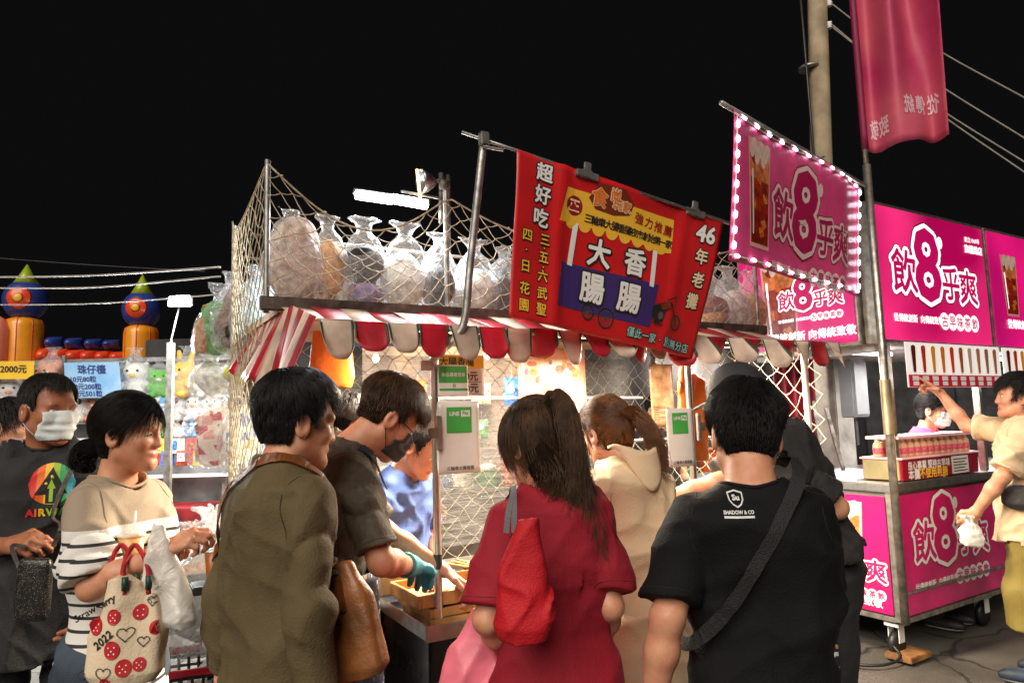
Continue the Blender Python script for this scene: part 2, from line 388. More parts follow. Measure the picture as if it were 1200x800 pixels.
def fibres(curves, r, n=3):
    """many thin tubes: curves (m, k, 3) array, radius r at root tapering to the tip"""
    c = np.asarray(curves, np.float64); m, k, _ = c.shape
    t = np.gradient(c, axis=1); t /= np.maximum(1e-9, np.linalg.norm(t, axis=2, keepdims=True))
    ref = np.array([.31, .57, .76]); a = np.cross(t, ref); a /= np.maximum(1e-9, np.linalg.norm(a, axis=2, keepdims=True)); b = np.cross(t, a)
    rad = (np.linspace(1, .35, k) * r)[None, :, None]
    rings = np.stack([c + (a * math.cos(2 * math.pi * j / n) + b * math.sin(2 * math.pi * j / n)) * rad for j in range(n)], 2)
    v = rings.reshape(-1, 3)
    i0 = (np.arange(m)[:, None, None] * k + np.arange(k - 1)[None, :, None]) * n + np.arange(n)[None, None, :]
    i1 = (np.arange(m)[:, None, None] * k + np.arange(k - 1)[None, :, None]) * n + ((np.arange(n) + 1) % n)[None, None, :]
    f = np.stack([i0, i1, i1 + n, i0 + n], -1).reshape(-1, 4)
    return v, f
# ---------------------------------------------------------------- people
SKIN = {'a': mat('skin_light', srgb(216, 160, 126), .46, var=.10, vscale=22, bump=.12, bscale=300, col2=srgb(196, 128, 100)), 'b': mat('skin_tan', srgb(176, 116, 82), .46, var=.12, vscale=22, bump=.12, bscale=300, col2=srgb(150, 88, 62))}
HAIR = {'black': mat('hair_black', (.012, .010, .009), .48, var=.2, vscale=30, spec=.35), 'brown': mat('hair_brown', (.085, .042, .02), .46, var=.3, vscale=25, spec=.35), 'auburn': mat('hair_auburn', (.2, .075, .024), .36, var=.3, vscale=25, spec=.6), 'darkgrey': mat('hair_dark_grey', (.03, .024, .02), .42, var=.3, vscale=60, spec=.5)}
CAPMAT = {k: mat('scalp_' + k, c, .95, var=.3, vscale=40, spec=.05) for k, c in (('black', (.006, .005, .005)), ('brown', (.014, .008, .005)), ('auburn', (.07, .026, .01)), ('darkgrey', (.018, .015, .013)))}
M_LIP = mat('lips', srgb(186, 104, 92), .45, var=.04); M_EYEW = mat('eye_white', (.75, .73, .7), .2, var=0); M_IRIS = mat('eye_iris', (.015, .009, .006), .1, var=0)
def rotm(yaw=0, pitch=0, roll=0):
    """yaw>0 turns to the left, pitch>0 looks down, roll>0 tips to the right shoulder"""
    return (Matrix.Rotation(R(yaw), 3, 'Z') @ Matrix.Rotation(R(-pitch), 3, 'X') @ Matrix.Rotation(R(roll), 3, 'Y'))
def head_sdf(q, fem=False, ears=True):
    d = ell(q, (0, -.014, .036), (.075, .094, .088))
    d = smin(d, ell(q, (0, .022, -.028), (.060, .064, .082)), .03)
    for s in (-1, 1):
        d = smin(d, cone(q, (s * .048, .0, -.055), (s * .012, .066, -.098 if not fem else -.094), .024, .017), .03)
        d = smin(d, ell(q, (s * .036, .058, -.022), (.026, .022, .022)), .02)
    d = smin(d, cone(q, (-.036, .074, .022), (.036, .074, .022), .011, .011), .02)
    for s in (-1, 1): d = smax(d, -ell(q, (s * .031, .096, .004), (.020, .015, .010)), .016)
    d = smin(d, cone(q, (0, .080, .012), (0, .094, -.03), .008, .0115), .016)
    for s in (-1, 1): d = smin(d, ell(q, (s * .012, .085, -.033), (.009, .010, .008)), .010)
    d = smin(d, ell(q, (0, .0745, -.058), (.023, .013, .0065)), .008); d = smin(d, ell(q, (0, .073, -.067), (.019, .0135, .0065)), .008)
    if ears:
        for s in (-1, 1):
            e = ell(q, (s * .081, -.012, -.006), (.010, .021, .034)); e = smax(e, -ell(q, (s * .091, -.008, -.004), (.009, .012, .020)), .006); d = smin(d, e, .01)
    return d
def hand_prims(wr, dr, nrm, side, curl, thumb=.6, sc=1., spread=0.):
    """capsule chains of a hand: wrist point, direction, back-of-hand normal; side +1 = thumb towards dr x nrm"""
    dr = Vector(dr).normalized(); nrm = Vector(nrm); nrm = (nrm - dr * nrm.dot(dr)).normalized(); th = dr.cross(nrm) * side
    wr = Vector(wr); out = []; pal = []
    L = (.095, .100, .093, .078); off = (.030, .010, -.010, -.028); seg = ((.040, .025, .021), (.045, .028, .022), (.041, .026, .021), (.032, .020, .018))
    for i in range(4):
        k = wr + dr * L[i] * .92 * sc + th * off[i] * sc
        pal.append((wr + dr * .008 + th * off[i] * .5 * sc, k, .0165 * sc, .0115 * sc))
        a = 0.; p = k; d_ = (dr + th * off[i] * spread * 8).normalized()
        cu = curl[i] if isinstance(curl, (tuple, list)) else curl * (1 + .12 * i)
        pts = [p]
        for j in range(3):
            a += cu * (.75, 1., .7)[j]
            p = p + (d_ * math.cos(a) - nrm * math.sin(a)) * seg[i][j] * sc; pts.append(p)
        out.append((pts, [.0098 * sc, .0092 * sc, .0083 * sc, .0072 * sc]))
    t0 = wr + dr * .022 * sc + th * .022 * sc; t1 = t0 + (dr * .6 + th * .75 - nrm * .35 * thumb).normalized() * .036 * sc
    t2 = t1 + (dr * .9 + th * (.45 - .8 * thumb) - nrm * .5 * thumb).normalized() * .032 * sc; t3 = t2 + (dr * .85 + th * (.15 - .7 * thumb) - nrm * .55 * thumb).normalized() * .026 * sc
    out.append(([t0, t1, t2, t3], [.0155 * sc, .0125 * sc, .0105 * sc, .0085 * sc]))
    return pal, out
class Person:
    def __init__(s, label, loc, face, h=1.65, lean=0., head=(0, 0, 0), skin='a', fem=False, wid=1., arms=None, cat='person', vox=.005, ears=True, neck_fwd=.0, leanside=0.):
        s.root = empty('person', loc, R(-face), label, cat); s.h = h; s.k = h / 1.65; s.fem = fem; s.wid = wid; s.vox = vox; s.skin = SKIN[skin]
        k = s.k; s.hip = Vector((0, 0, .92 * k)); s.LR = Matrix.Rotation(R(-lean), 3, 'X') @ Matrix.Rotation(R(leanside), 3, 'Y')
        s.HM = rotm(*head); s.neck = Vector((0, -.012 + neck_fwd * .3, 1.425 * k)); s.hc = Vector((0, .015 + neck_fwd, 1.425 * k)) + s.HM @ Vector((0, .012, .118))
        sw = .178 * wid * k; s.sh = {'L': Vector((-sw, -.005, 1.352 * k)), 'R': Vector((sw, -.005, 1.352 * k))}
        s.arms = {}
        for sd in 'LR':
            sg = -1 if sd == 'L' else 1; a = (arms or {}).get(sd, {})
            el = a.get('el'); wr = a.get('wr')
            el = s.to_t(el) if el is not None else s.sh[sd] + Vector((sg * .055, -.01, -.27 * k)); wr = s.to_t(wr) if wr is not None else el + Vector((sg * .01, .06, -.24 * k))
            el = s.sh[sd] + (el - s.sh[sd]).normalized() * .275 * k; wr = el + (wr - el).normalized() * .245 * k
            nr = s.LR.transposed() @ Vector(a['nrm']) if 'nrm' in a else Vector((sg, -.2, .1))
            s.arms[sd] = dict(el=el, wr=wr, nrm=nr, curl=a.get('curl', .45), thumb=a.get('thumb', .5), dr=(s.LR.transposed() @ Vector(a['dr'])) if 'dr' in a else None, hide=a.get('hide', False), glove=a.get('glove'), side=a.get('side'))
        s.body(ears)
    def to_t(s, p): return s.hip + s.LR.transposed() @ (Vector(p) - s.hip)
    def to_l(s, v):
        M = np.array(s.LR); hp = np.array(s.hip); return (v - hp) @ M.T + hp
    def l(s, p): return s.hip + s.LR @ (Vector(p) - s.hip)      # torso frame -> person frame
    def hl(s, p): return s.l(s.hc + s.HM @ Vector(p))             # head frame -> person frame
    def hq(s, p): return ((p - np.array(s.hc, np.float32)) @ np.array(s.HM, np.float32)) / np.float32(s.hs)
    def body(s, ears):
        k = s.k; s.hs = .97 if s.fem else 1.0; hc = s.hc; parts = []
        nb = s.hc + s.HM @ Vector((0, -.022, -.055)); fem = s.fem
        def f(p):
            d = head_sdf(s.hq(p), fem, ears) * s.hs
            d = smin(d, cone(p, nb, s.neck + Vector((0, .0, -.02)), .050 if fem else .056, .056 if fem else .064), .025)
            d = smin(d, cone(p, s.neck + Vector((-.06, 0, -.075)), s.neck + Vector((.06, 0, -.075)), .04, .04), .05)
            return np.maximum(d, (1.425 * k - .10) - p[:, 2])
        parts.append(sdf_mesh(f, hc - Vector((.17, .19, .27)), hc + Vector((.17, .19, .16)), min(s.vox, .0042)))
        s.nhead = len(parts[0][0])
        gl = []
        for sd in 'LR':
            A = s.arms[sd]
            if A['hide']: continue
            sg = -1 if sd == 'L' else 1; el, wr, sh = A['el'], A['wr'], s.sh[sd]; dr = A['dr'] or (wr - el); fk = .84 if fem else .94
            side = A['side'] if A['side'] else (1 if (dr.normalized().cross(A['nrm'])).dot(Vector((-sg, .6, .3))) > 0 else -1)
            pal, fin = hand_prims(wr, dr, A['nrm'], side, A['curl'], A['thumb'], k * (.92 if fem else 1))
            fo = (wr - el).normalized()
            def hd(p):
                d = None
                for a, b, r1, r2 in pal:
                    e = cone(p, a, b, r1, r2); d = e if d is None else smin(d, e, .012)
                for pts, rs in fin: d = smin(d, chain(p, pts, rs, .004), .0045)
                return d
            def f(p):
                d = cone(p, sh + Vector((-sg * .05, 0, -.045)), el, .040 * fk, .041 * fk)
                d = smin(d, cone(p, el, el + fo * .085 * k, .040 * fk, .041 * fk), .02); d = smin(d, cone(p, el + fo * .085 * k, wr, .041 * fk, .026 * fk), .02)
                e = hd(p)
                return smin(d, e, .02)
            P = [sh, el, wr] + [x for pts, _ in fin for x in pts]
            lo = [min(q[i] for q in P) - .07 for i in range(3)]; hi = [max(q[i] for q in P) + .07 for i in range(3)]
            parts.append(sdf_mesh(f, lo, hi, .0042 if s.vox < .006 else .0055))
            if A['glove']: gl.append((A, hd, lo, hi, wr, dr))
        v, fc = join_np(parts); me = mesh_np('body', s.to_l(v), fc)
        me.materials.append(s.skin); me.materials.append(M_LIP)
        hq = s.hq(v.astype(np.float32)); fcn = hq[fc].mean(1)
        lip = ((fcn[:, 0] / .025) ** 2 + ((fcn[:, 2] + .063) / .0115) ** 2 < 1) & (fcn[:, 1] > .06) & (fc.max(1) < s.nhead)
        me.polygons.foreach_set('material_index', lip.astype(np.int32))
        s.body_o = link('body', me, None, s.root)
        for A, hd, lo, hi, wr, dr in gl:
            wrv = np.array(wr, np.float32); dv = np.array(dr.normalized(), np.float32)
            def g(p):
                d = smin(hd(p), cone(p, wr, wr - dr.normalized() * .05, .031, .036), .02) - .003 + folds(p, [(90, 40, 0), (20, 110, 60)], .0022, 5)
                return np.maximum(d, -((p - wrv) @ dv) - .06)
            gv, gf = sdf_mesh(g, np.array(lo), np.array(hi), .004); link('glove', mesh_np('glove', s.to_l(gv), gf), A['glove'], s.root)
    def eyes(s, brow='black'):
        for sx in (-1, 1):
            m = MB(); c = s.hl((sx * .031 * s.hs, .0728, .002)); y = (s.LR @ s.HM @ Vector((sx * .18, 1, -.1))).normalized(); x = y.cross(Z).normalized(); u = x.cross(y) * .5; x = x * 1.15
            m.cur = 0; m.lathe([(.0005, -.0115)] + [(.0115 * math.sin(t), -.0115 * math.cos(t)) for t in (.5, 1., 1.5, 2.0, 2.3)] + [(.0062, .0097)], c, 14, (x, u, y))
            m.cur = 1; m.lathe([(.0062, .0097), (.004, .0112), (.0005, .0117)], c, 14, (x * .9, u * 1.1, y))
            m.build('eye', [M_EYEW, M_IRIS], s.root, True)
            b = MB(); b.tube([s.hl((sx * a * s.hs, y * s.hs, z)) for a, y, z in ((.014, .0855, .019), (.03, .085, .0235), (.047, .0735, .019))], [.0022, .0028, .0012], 6); b.build('eyebrow', HAIR[brow], s.root, True)
    # ---- clothes
    def shirt(s, m, name='shirt', sleeve='short', hem=.80, loose=0., amp=.010, dirs=None, seed=1, vox=.0065, cuff=None, stations=None, collar=0., armr=None, hemw=None, neck_r=.067, waist=1., back=0., neckdrop=0., blend=.016):
        k = s.k; w_ = s.wid; fm = s.fem; hk = hem * k
        zs = np.array([hem - .001, .90, 1.02, 1.14, 1.25, 1.33, 1.375, 1.405, 1.43, 1.46]) * k
        rx = np.array([.185, .176, .158 if fm else .165, .166 if fm else .178, .178 if fm else .19, .192, .175, .125, .088, .062]) * w_ * k + loose
        rx[:3] *= waist
        ry = np.array([.128, .125, .108, .112, .120, .112, .098, .082, .07, .05]) * (w_ * .5 + .5) * k + loose
        cy = np.array([0, 0, -.002, -.004, -.008, -.014, -.018, -.016, -.012, -.008]) + back
        if hemw: rx[:2] *= hemw; ry[:2] *= hemw
        r = armr or ((.062, .066) if sleeve == 'short' else (.062, .05))
        dirs = dirs or [(26, 6, 14), (-24, 8, 17), (5, 6, 34), (38, 0, 6)]
        nk = s.neck; A = s.arms
        sl = []
        for sd in 'LR':
            sh = s.sh[sd]; el = A[sd]['el']; wr = A[sd]['wr']; sg = -1 if sd == 'L' else 1
            t = cuff if cuff is not None else (.86 if sleeve == 'short' else .93)
            s0 = sh + Vector((-sg * .05, 0, -.012))
            if sleeve == 'short': sl.append((s0, sh + (el - sh) * t, None, (el - sh).normalized()))
            elif sleeve == 'long': sl.append((s0, el, el + (wr - el) * t, (wr - el).normalized()))
        hq = lambda p: None
        def f(p):
            d = loft(p, zs, rx, ry, cy)
            fo = folds(p, dirs, amp, seed) + folds(p + .7, [tuple(2.3 * c for c in x) for x in dirs], amp * .33, seed + 40)
            for a, b, c, dv in sl:
                e = cone(p, a, b, r[0] + .004, r[1])
                end = c if c is not None else b
                if c is not None: e = smin(e, cone(p, b, c, r[1], r[1] * .84), .03)
                # flat cuff, hollowed so that the arm comes out of it
                q = (p - np.array(end, np.float32)) @ np.array(dv, np.float32)
                e = smax(e, q + .003 * np.sin(p[:, 0] * 60 + p[:, 1] * 45), .007)
                fo2 = folds(p + 3.1, [tuple(np.array(dv) * 55 + np.array((14, 6, 9))), (30, 22, 14)], amp * 1.1, seed + 7)
                d = smin(d, e + fo2 * .8 * np.clip(-q / .05, .1, 1), blend); fo = fo * np.where(np.abs(e) < .05, np.clip(np.abs(q) / .05, .1, 1), 1)
            d = d - fo
            d = smax(d, (hk - p[:, 2]) + .004 * np.sin(p[:, 0] * 31), .006)
            inn = loft(p, np.array([hk - .06, hk + .02]), np.array([rx[0], rx[0]]) - .012, np.array([ry[0], ry[0]]) - .012, np.array([cy[0]] * 2))
            d = smax(d, -inn, .004)
            nn = np.array(nk, np.float32)
            d = smax(d, -cone(p, nn + (0, .004, -.035 - neckdrop), nn + (0, .02, .2), neck_r, neck_r + .015), .008)
            if collar:
                tor = np.abs(cone(p, nn + (0, .002, -.01), nn + (0, -.002, collar), neck_r + .006, neck_r - .002)) - .0045
                tor = np.maximum(tor, np.maximum(nn[2] - .03 - p[:, 2], p[:, 2] - nn[2] - collar - .35 * np.minimum(0, -p[:, 1] + .02)))
                d = smin(d, tor, .012)
            return d
        P = [s.sh['L'], s.sh['R']] + [A[x]['el'] for x in 'LR'] + ([A[x]['wr'] for x in 'LR'] if sleeve == 'long' else [])
        lo = np.array([min([q[i] for q in P] + [(-.25, -.22, hk)[i]]) - .1 for i in range(3)]); hi = np.array([max([q[i] for q in P] + [(.25, .22, 1.46 * k)[i]]) + .1 for i in range(3)])
        v, fc = sdf_mesh(f, lo, hi, vox); s.sl = sl; s.armr = r; s.nr = neck_r; o = link(name, mesh_np(name, s.to_l(v), fc), m, s.root)
        s.shirt_o = o; s.bvh = BVHTree.FromPolygons([Vector(x) for x in s.to_l(v)], fc.tolist()); return o
    def seams(s, m, band=None, shoulder=True, cuffs=True):
        """stitched seams of the last garment: armholes, cuffs, neckband"""
        def ring(c, ax, r, off, rad, name, mm, parent, n=40, tilt=0.):
            c = Vector(c); ax = Vector(ax).normalized(); x = ax.orthogonal().normalized(); y = ax.cross(x); pts = []
            for i in range(n):
                t = 2 * math.pi * i / n; p = s.l(c + (x * math.cos(t) + y * math.sin(t)) * r); q, nn, _, _ = s.bvh.find_nearest(p); pts.append(q + nn * off)
            for _ in range(2): pts = [(pts[i - 1] + pts[i] * 2 + pts[(i + 1) % n]) / 4 for i in range(n)]
            b = MB(); b.tube(pts, rad, 6, close=True); return b.build(name, mm, parent, True)
        for sd, (a, b_, c, dv) in zip('LR', s.sl):
            sg = -1 if sd == 'L' else 1
            if shoulder: ring(s.sh[sd] + Vector((-sg * .028, 0, -.03)), Vector((sg, 0, .22)), .085, .0004, .0016, 'armhole_seam', m, s.shirt_o)
            if cuffs: e = c if c is not None else b_; ring(Vector(e) - dv * .02, dv, s.armr[1] * (.84 if c is not None else 1), .0003, .0013, 'cuff_seam', m, s.shirt_o)
        if band: nk = s.neck; ring(nk + Vector((0, .004, -.004)), (0, .06, 1), s.nr + .006, .001, .0055, 'neckband', band, s.shirt_o, 48)
    def trousers(s, m, name='trousers', top=.95, vox=.012, r=(.08, .068, .058), bottom=.06, knees=None, amp=.006, shoes=None, feet=None, pel=1.):
        k = s.k; ft = feet or {'L': (-.10, 0), 'R': (.10, 0)}
        hp = {'L': (-.085 * k, -.005, .84 * k), 'R': (.085 * k, -.005, .84 * k)}
        def f(p):
            d = ell(p, (0, -.01, .90 * k), (.148 * s.wid * k * pel, .105 * k * pel, .13 * k)); d = smax(d, p[:, 2] - top * k, .01)
            for sd in 'LR':
                x, y = ft[sd]; kn = ((hp[sd][0] + x) / 2, y * .5 + .02, .47 * k)
                e = smin(cone(p, hp[sd], kn, r[0], r[1]), cone(p, kn, (x, y, .04), r[1], r[2]), .04); d = smin(d, e, .035)
            d = d - folds(p, [(10, 10, 40), (25, 5, 28)], amp, 11)
            return smax(d, bottom * k - p[:, 2], .006)
        v, fc = sdf_mesh(f, (-.36, -.36, -.02), (.36, .36, 1.08 * k), vox); o = link(name, mesh_np(name, v, fc), m, s.root)
        for sd in 'LR':
            x, y = ft[sd]
            def g(p):
                d = smin(ell(p, (x, y + .07, .035), (.045, .12, .045)), ell(p, (x, y - .02, .05), (.042, .06, .05)), .03)
                return smax(d, .004 - p[:, 2], .004)
            v, fc = sdf_mesh(g, (x - .07, y - .12, -.01), (x + .07, y + .22, .12), .008)
            me = mesh_np('shoe', v, fc); me.materials.append(shoes or mat('shoe_black', (.02, .02, .022), .5)); me.materials.append(mat('shoe_sole', (.6, .58, .55), .6))
            me.polygons.foreach_set('material_index', (v[fc].mean(1)[:, 2] < .018).astype(np.int32)); link('shoe', me, None, s.root)
        return o
    def legs(s, ft, top=.75):
        k = s.k
        def f(p):
            d = None
            for x, y in ft:
                e = smin(cone(p, (x * .95, y * .6, top * k), (x, y * .7 + .015, .47 * k), .075, .055), cone(p, (x, y * .7 + .01, .45 * k), (x, y - .01, .08), .055, .036), .03); e = smin(e, ell(p, (x, y * .8 - .02, .32 * k), (.05, .055, .11)), .03)
                d = e if d is None else np.minimum(d, e)
            return np.maximum(d, .05 - p[:, 2])
        v, fc = sdf_mesh(f, (-.25, -.3, 0), (.25, .3, .85 * k), .008); return link('legs', mesh_np('legs', v, fc), s.skin, s.root)
    # ---- hair
    def hair_cap(s, col, line, thick=.012, bumps=.004, top=.012, seed=3, name='hair'):
        """scalp hair. line(q) > 0 inside the hair region (head frame)"""
        def f(p):
            q = s.hq(p); base = ell(q, (0, -.014, .036), (.075, .094, .088)); base = smin(base, ell(q, (0, -.01, -.015), (.066, .078, .08)), .03)
            th = thick + top * np.clip((q[:, 2] - .02) / .08, 0, 1)
            d = base - th + bumps * (noise3(q, 70, seed) * .6 + folds(q, [(120, 60, 10), (-60, 130, 20)], .6, seed))
            return smax(d, -line(q), .008) * s.hs
        v, fc = sdf_mesh(f, s.hc - Vector((.15, .16, .2)), s.hc + Vector((.15, .16, .17)), .0045)
        return v, fc
    def strands(s, v, fc, n, length, lift=.25, crown=(0, -.05, .12), grav=.35, seg=6, r=.0009, jitter=.3, swirl=0., seed=1, lenf=None, flow=None, droop=None):
        """short hair lying over the cap, growing away from the crown"""
        rg = np.random.default_rng(seed); q = s.hq(v.astype(np.float32)); nrm = np.zeros_like(v); fa = v[fc]; fnm = np.cross(fa[:, 2] - fa[:, 0], fa[:, 3] - fa[:, 1])
        for j in range(4): np.add.at(nrm, fc[:, j], fnm)
        nrm /= np.maximum(1e-9, np.linalg.norm(nrm, axis=1, keepdims=True))
        M = np.array(s.HM); i = rg.integers(0, len(v), n); p = v[i] - nrm[i] * .003; nn = nrm[i]; qq = q[i]
        if flow is not None: dirq = flow(qq)
        else: dirq = qq - np.array(crown)
        d = dirq @ M.T; d = d + np.array((0, 0, -grav)) * np.linalg.norm(d, axis=1, keepdims=True)
        d = d - nn * (d * nn).sum(1, keepdims=True); d /= np.maximum(1e-9, np.linalg.norm(d, axis=1, keepdims=True))
        if swirl: d = d + np.cross(nn, d) * swirl
        d = d + rg.normal(size=d.shape) * jitter * .35; d /= np.linalg.norm(d, axis=1, keepdims=True)
        L_ = length * rg.uniform(.6, 1.15, (n, 1))
        if lenf is not None: L_ = L_ * lenf(qq)[:, None]
        lf = lift * rg.uniform(.2, 1.3, n); cs = [p]; cv = rg.normal(size=d.shape) * .12 * jitter / .3
        def base(x):
            q_ = s.hq(x.astype(np.float32)); return smin(ell(q_, (0, -.014, .036), (.075, .094, .088)), ell(q_, (0, -.01, -.015), (.066, .078, .08)), .03) * s.hs
        o0 = base(p); dr_ = droop if droop is not None else (.5 if flow is None else .0)
        for j in range(1, seg):
            # each hair follows the head's curve, rising to its own height towards the tip
            t = j / (seg - 1); nx = cs[-1] + (d + cv * t + np.array((0, 0, -dr_)) * t * t) * L_ / (seg - 1); e = .002; b0 = base(nx)
            g = np.stack([base(nx + np.eye(3)[k] * e) - b0 for k in range(3)], 1); g /= np.maximum(1e-9, np.linalg.norm(g, axis=1, keepdims=True))
            tgt = o0 + .003 + lf * L_[:, 0] * t * .8; nx = nx + g * ((tgt - b0) * (.9 if flow is not None or t < .7 else .5))[:, None]
            d = d - g * (d * g).sum(1, keepdims=True); d /= np.maximum(1e-9, np.linalg.norm(d, axis=1, keepdims=True)); cs.append(nx)
        return np.stack(cs, 1), r
    def bundle(s, guide, rad, n, seg=14, r=.0011, flat=1., seed=2, wave=.006, frame='h', tipj=.03):
        """a lock of hair: n fibres round a guide line. guide in head frame ('h') or person frame ('p')"""
        rg = np.random.default_rng(seed); g = spline(guide, seg); P = np.array([list(s.hc + s.HM @ Vector(x)) if frame == 'h' else list(s.to_t(x)) for x in g])
        rr = np.interp(np.linspace(0, 1, seg), np.linspace(0, 1, len(rad)), rad)
        t = np.gradient(P, axis=0); t /= np.linalg.norm(t, axis=1, keepdims=True); a = np.cross(t, (.2, 1, .1)); a /= np.linalg.norm(a, axis=1, keepdims=True); b = np.cross(t, a)
        an = rg.uniform(0, 2 * math.pi, n); ra = np.sqrt(rg.uniform(.25, 1, n)); x = np.cos(an) * ra; y = np.sin(an) * ra * flat
        ph = rg.uniform(0, 6, (n, 1)); fr = rg.uniform(3, 8, (n, 1)); tt = np.linspace(0, 1, seg)[None, :]
        wv = wave * np.sin(fr * tt * 3 + ph) * tt
        c = P[None] + a[None] * ((x[:, None] * rr[None] + wv)[..., None]) + b[None] * ((y[:, None] * rr[None] + wave * np.cos(fr * tt * 2.3 + ph) * tt)[..., None])
        cut = rg.uniform(.6, 1.0, n) ** .8; ii = np.clip(tt * cut[:, None] * (seg - 1), 0, seg - 1.001); i0 = ii.astype(int); fr_ = (ii - i0)[..., None]
        c = np.take_along_axis(c, i0[..., None], 1) * (1 - fr_) + np.take_along_axis(c, i0[..., None] + 1, 1) * fr_
        c = c + rg.normal(size=(n, 1, 3)) * tipj * (tt ** 2)[..., None] * .4
        return c, r
    def core(s, guide, rad, frame='h', amp=.003):
        g = spline(guide, 10); P = [np.array(s.hc + s.HM @ Vector(x)) if frame == 'h' else np.array(s.to_t(x)) for x in g]; rr = list(np.interp(np.linspace(0, 1, 10), np.linspace(0, 1, len(rad)), rad))
        def f(p): return chain(p, P, rr, .02) + folds(p, [(150, 40, 20), (60, 140, 30)], amp, 4)
        A = np.array(P); m = max(rr) + .02
        return sdf_mesh(f, A.min(0) - m, A.max(0) + m, .005)
    def hair(s, col, parts, name='hair'):
        """parts: (v, f) meshes and (curves, r) fibre sets, all joined as the hair"""
        ms = []
        for a, b in parts: ms.append(fibres(a, b) if np.ndim(a) == 3 else (a, b))
        v, f = join_np(ms); me = mesh_np(name, s.to_l(v), f); me.materials.append(HAIR[col]); me.materials.append(CAPMAT[col])
        mi = np.concatenate([np.full(len(m_[1]), 0 if np.ndim(pt[0]) == 3 else 1, np.int32) for m_, pt in zip(ms, parts)]); me.polygons.foreach_set('material_index', mi)
        s.hair_o = link(name, me, None, s.root); return s.hair_o
    # ---- things worn
    def onto(s, p, off=.004):
        """push a point (person frame) out onto the clothes"""
        p = Vector(p); q, n, i, d = s.bvh.find_nearest(p)
        sg = (p - q).dot(n)
        return q + n * off if sg < off else p
    def snap(s, p, off):
        q, n, i, d = s.bvh.find_nearest(Vector(p)); return q + n * off if d < .12 else Vector(p)
    def strap(s, pts, wdt, thick, m, name='strap', n=40, off=.004, nrm=None, parent=None, wrap=True):
        g = spline(pts, n)
        if wrap == 'snap': g = [s.snap(p, off) for p in g]
        elif wrap: g = [s.onto(p, off) for p in g]
        for _ in range(2): g = [g[0]] + [(g[i - 1] + g[i] * 2 + g[i + 1]) / 4 for i in range(1, n - 1)] + [g[-1]]
        b = MB(); vs = []; fs = []
        for i, p in enumerate(g):
            t = (g[min(i + 1, n - 1)] - g[max(i - 1, 0)]).normalized()
            if nrm is not None: nv = Vector(nrm)
            else: q, nv, _, _ = s.bvh.find_nearest(p)
            nv = (nv - t * nv.dot(t)).normalized(); sd = t.cross(nv)
            for a, c in ((-1, 0), (1, 0), (1, 1), (-1, 1)): vs.append(p + sd * a * wdt / 2 + nv * c * thick)
        for i in range(n - 1):
            for k_ in range(4): fs.append((i * 4 + k_, i * 4 + (k_ + 1) % 4, i * 4 + 4 + (k_ + 1) % 4, i * 4 + 4 + k_))
        fs += [(0, 1, 2, 3), ((n - 1) * 4 + 3, (n - 1) * 4 + 2, (n - 1) * 4 + 1, (n - 1) * 4)]
        b.add(vs, fs); return b.build(name, m, parent or s.root, False)
    def decal_fn(s, o, ex, ey, into):
        """mapping that lays print on the clothes: from point o looking along 'into' (person frame)"""
        o = Vector(o); ex = Vector(ex).normalized(); ey = Vector(ey).normalized(); into = Vector(into).normalized()
        def fn(a, b, off=.002):
            p = o + ex * a + ey * b; h, n, i, d = s.bvh.ray_cast(p, into)
            return (h - into * (off + .0012)) if h else p + into * .12
        return fn
    def mask(s, m):
        def f(p):
            q = s.hq(p); d = head_sdf(q, s.fem, False) - .007
            d = smin(d, cone(q, (0, .095, -.025), (0, .088, -.085), .012, .02), .03); d = d + .0007 * np.sin(q[:, 2] * 240)
            cut = np.maximum(np.abs(q[:, 2] + .052 - .006 * np.cos(q[:, 0] * 28)) - .052, np.maximum(np.abs(q[:, 0]) - .064, .028 - q[:, 1]))
            sh = np.maximum(d, -(d + .005)); return smax(sh, cut, .004) * s.hs
        v, fc = sdf_mesh(f, s.hc - Vector((.13, .15, .17)), s.hc + Vector((.13, .17, .08)), .0036)
        o = link('face_mask', mesh_np('face_mask', s.to_l(v), fc), m, s.root)
        for sx in (-1, 1):
            b = MB(); b.tube([s.hl(x) for x in ((sx * .062, .034, -.012), (sx * .074, .012, .012), (sx * .083, -.012, .026))], .0016, 5); b.tube([s.hl(x) for x in ((sx * .062, .034, -.085), (sx * .076, .01, -.06), (sx * .083, -.018, -.03), (sx * .083, -.012, .026))], .0016, 5); b.build('ear_loop', m, o, True)
        return o
# hair lines: the boundary of scalp hair in the head frame
def short_line(q, fringe=.075, low=-.075):
    """men's cut: forehead line, round the ears, nape"""
    x, y, z = np.abs(q[:, 0]), q[:, 1], q[:, 2]
    front = np.where(y > .035, z - fringe + np.clip((y - .085) * .3, -1, 0), 1.)
    side = np.where((y <= .035) & (y > -.035), z - np.interp(y, [-.035, -.02, .0, .02, .035], [-.01, .022, .026, .0, .02]), 1.)
    backl = np.where(y <= -.035, z - low, 1.)
    return np.minimum(np.minimum(front, side), backl)
def long_line(q):
    x, y, z = np.abs(q[:, 0]), q[:, 1], q[:, 2]
    front = np.where(y > .03, z - .07 + np.clip((x - .03) * .9, 0, .05), 1.)
    side = np.where((y <= .03) & (y > -.03), z - np.interp(y, [-.03, -.005, .015, .03], [-.035, .02, .0, .03]), 1.)
    return np.minimum(np.minimum(front, side), np.where(y <= -.03, z + .08, 1.))
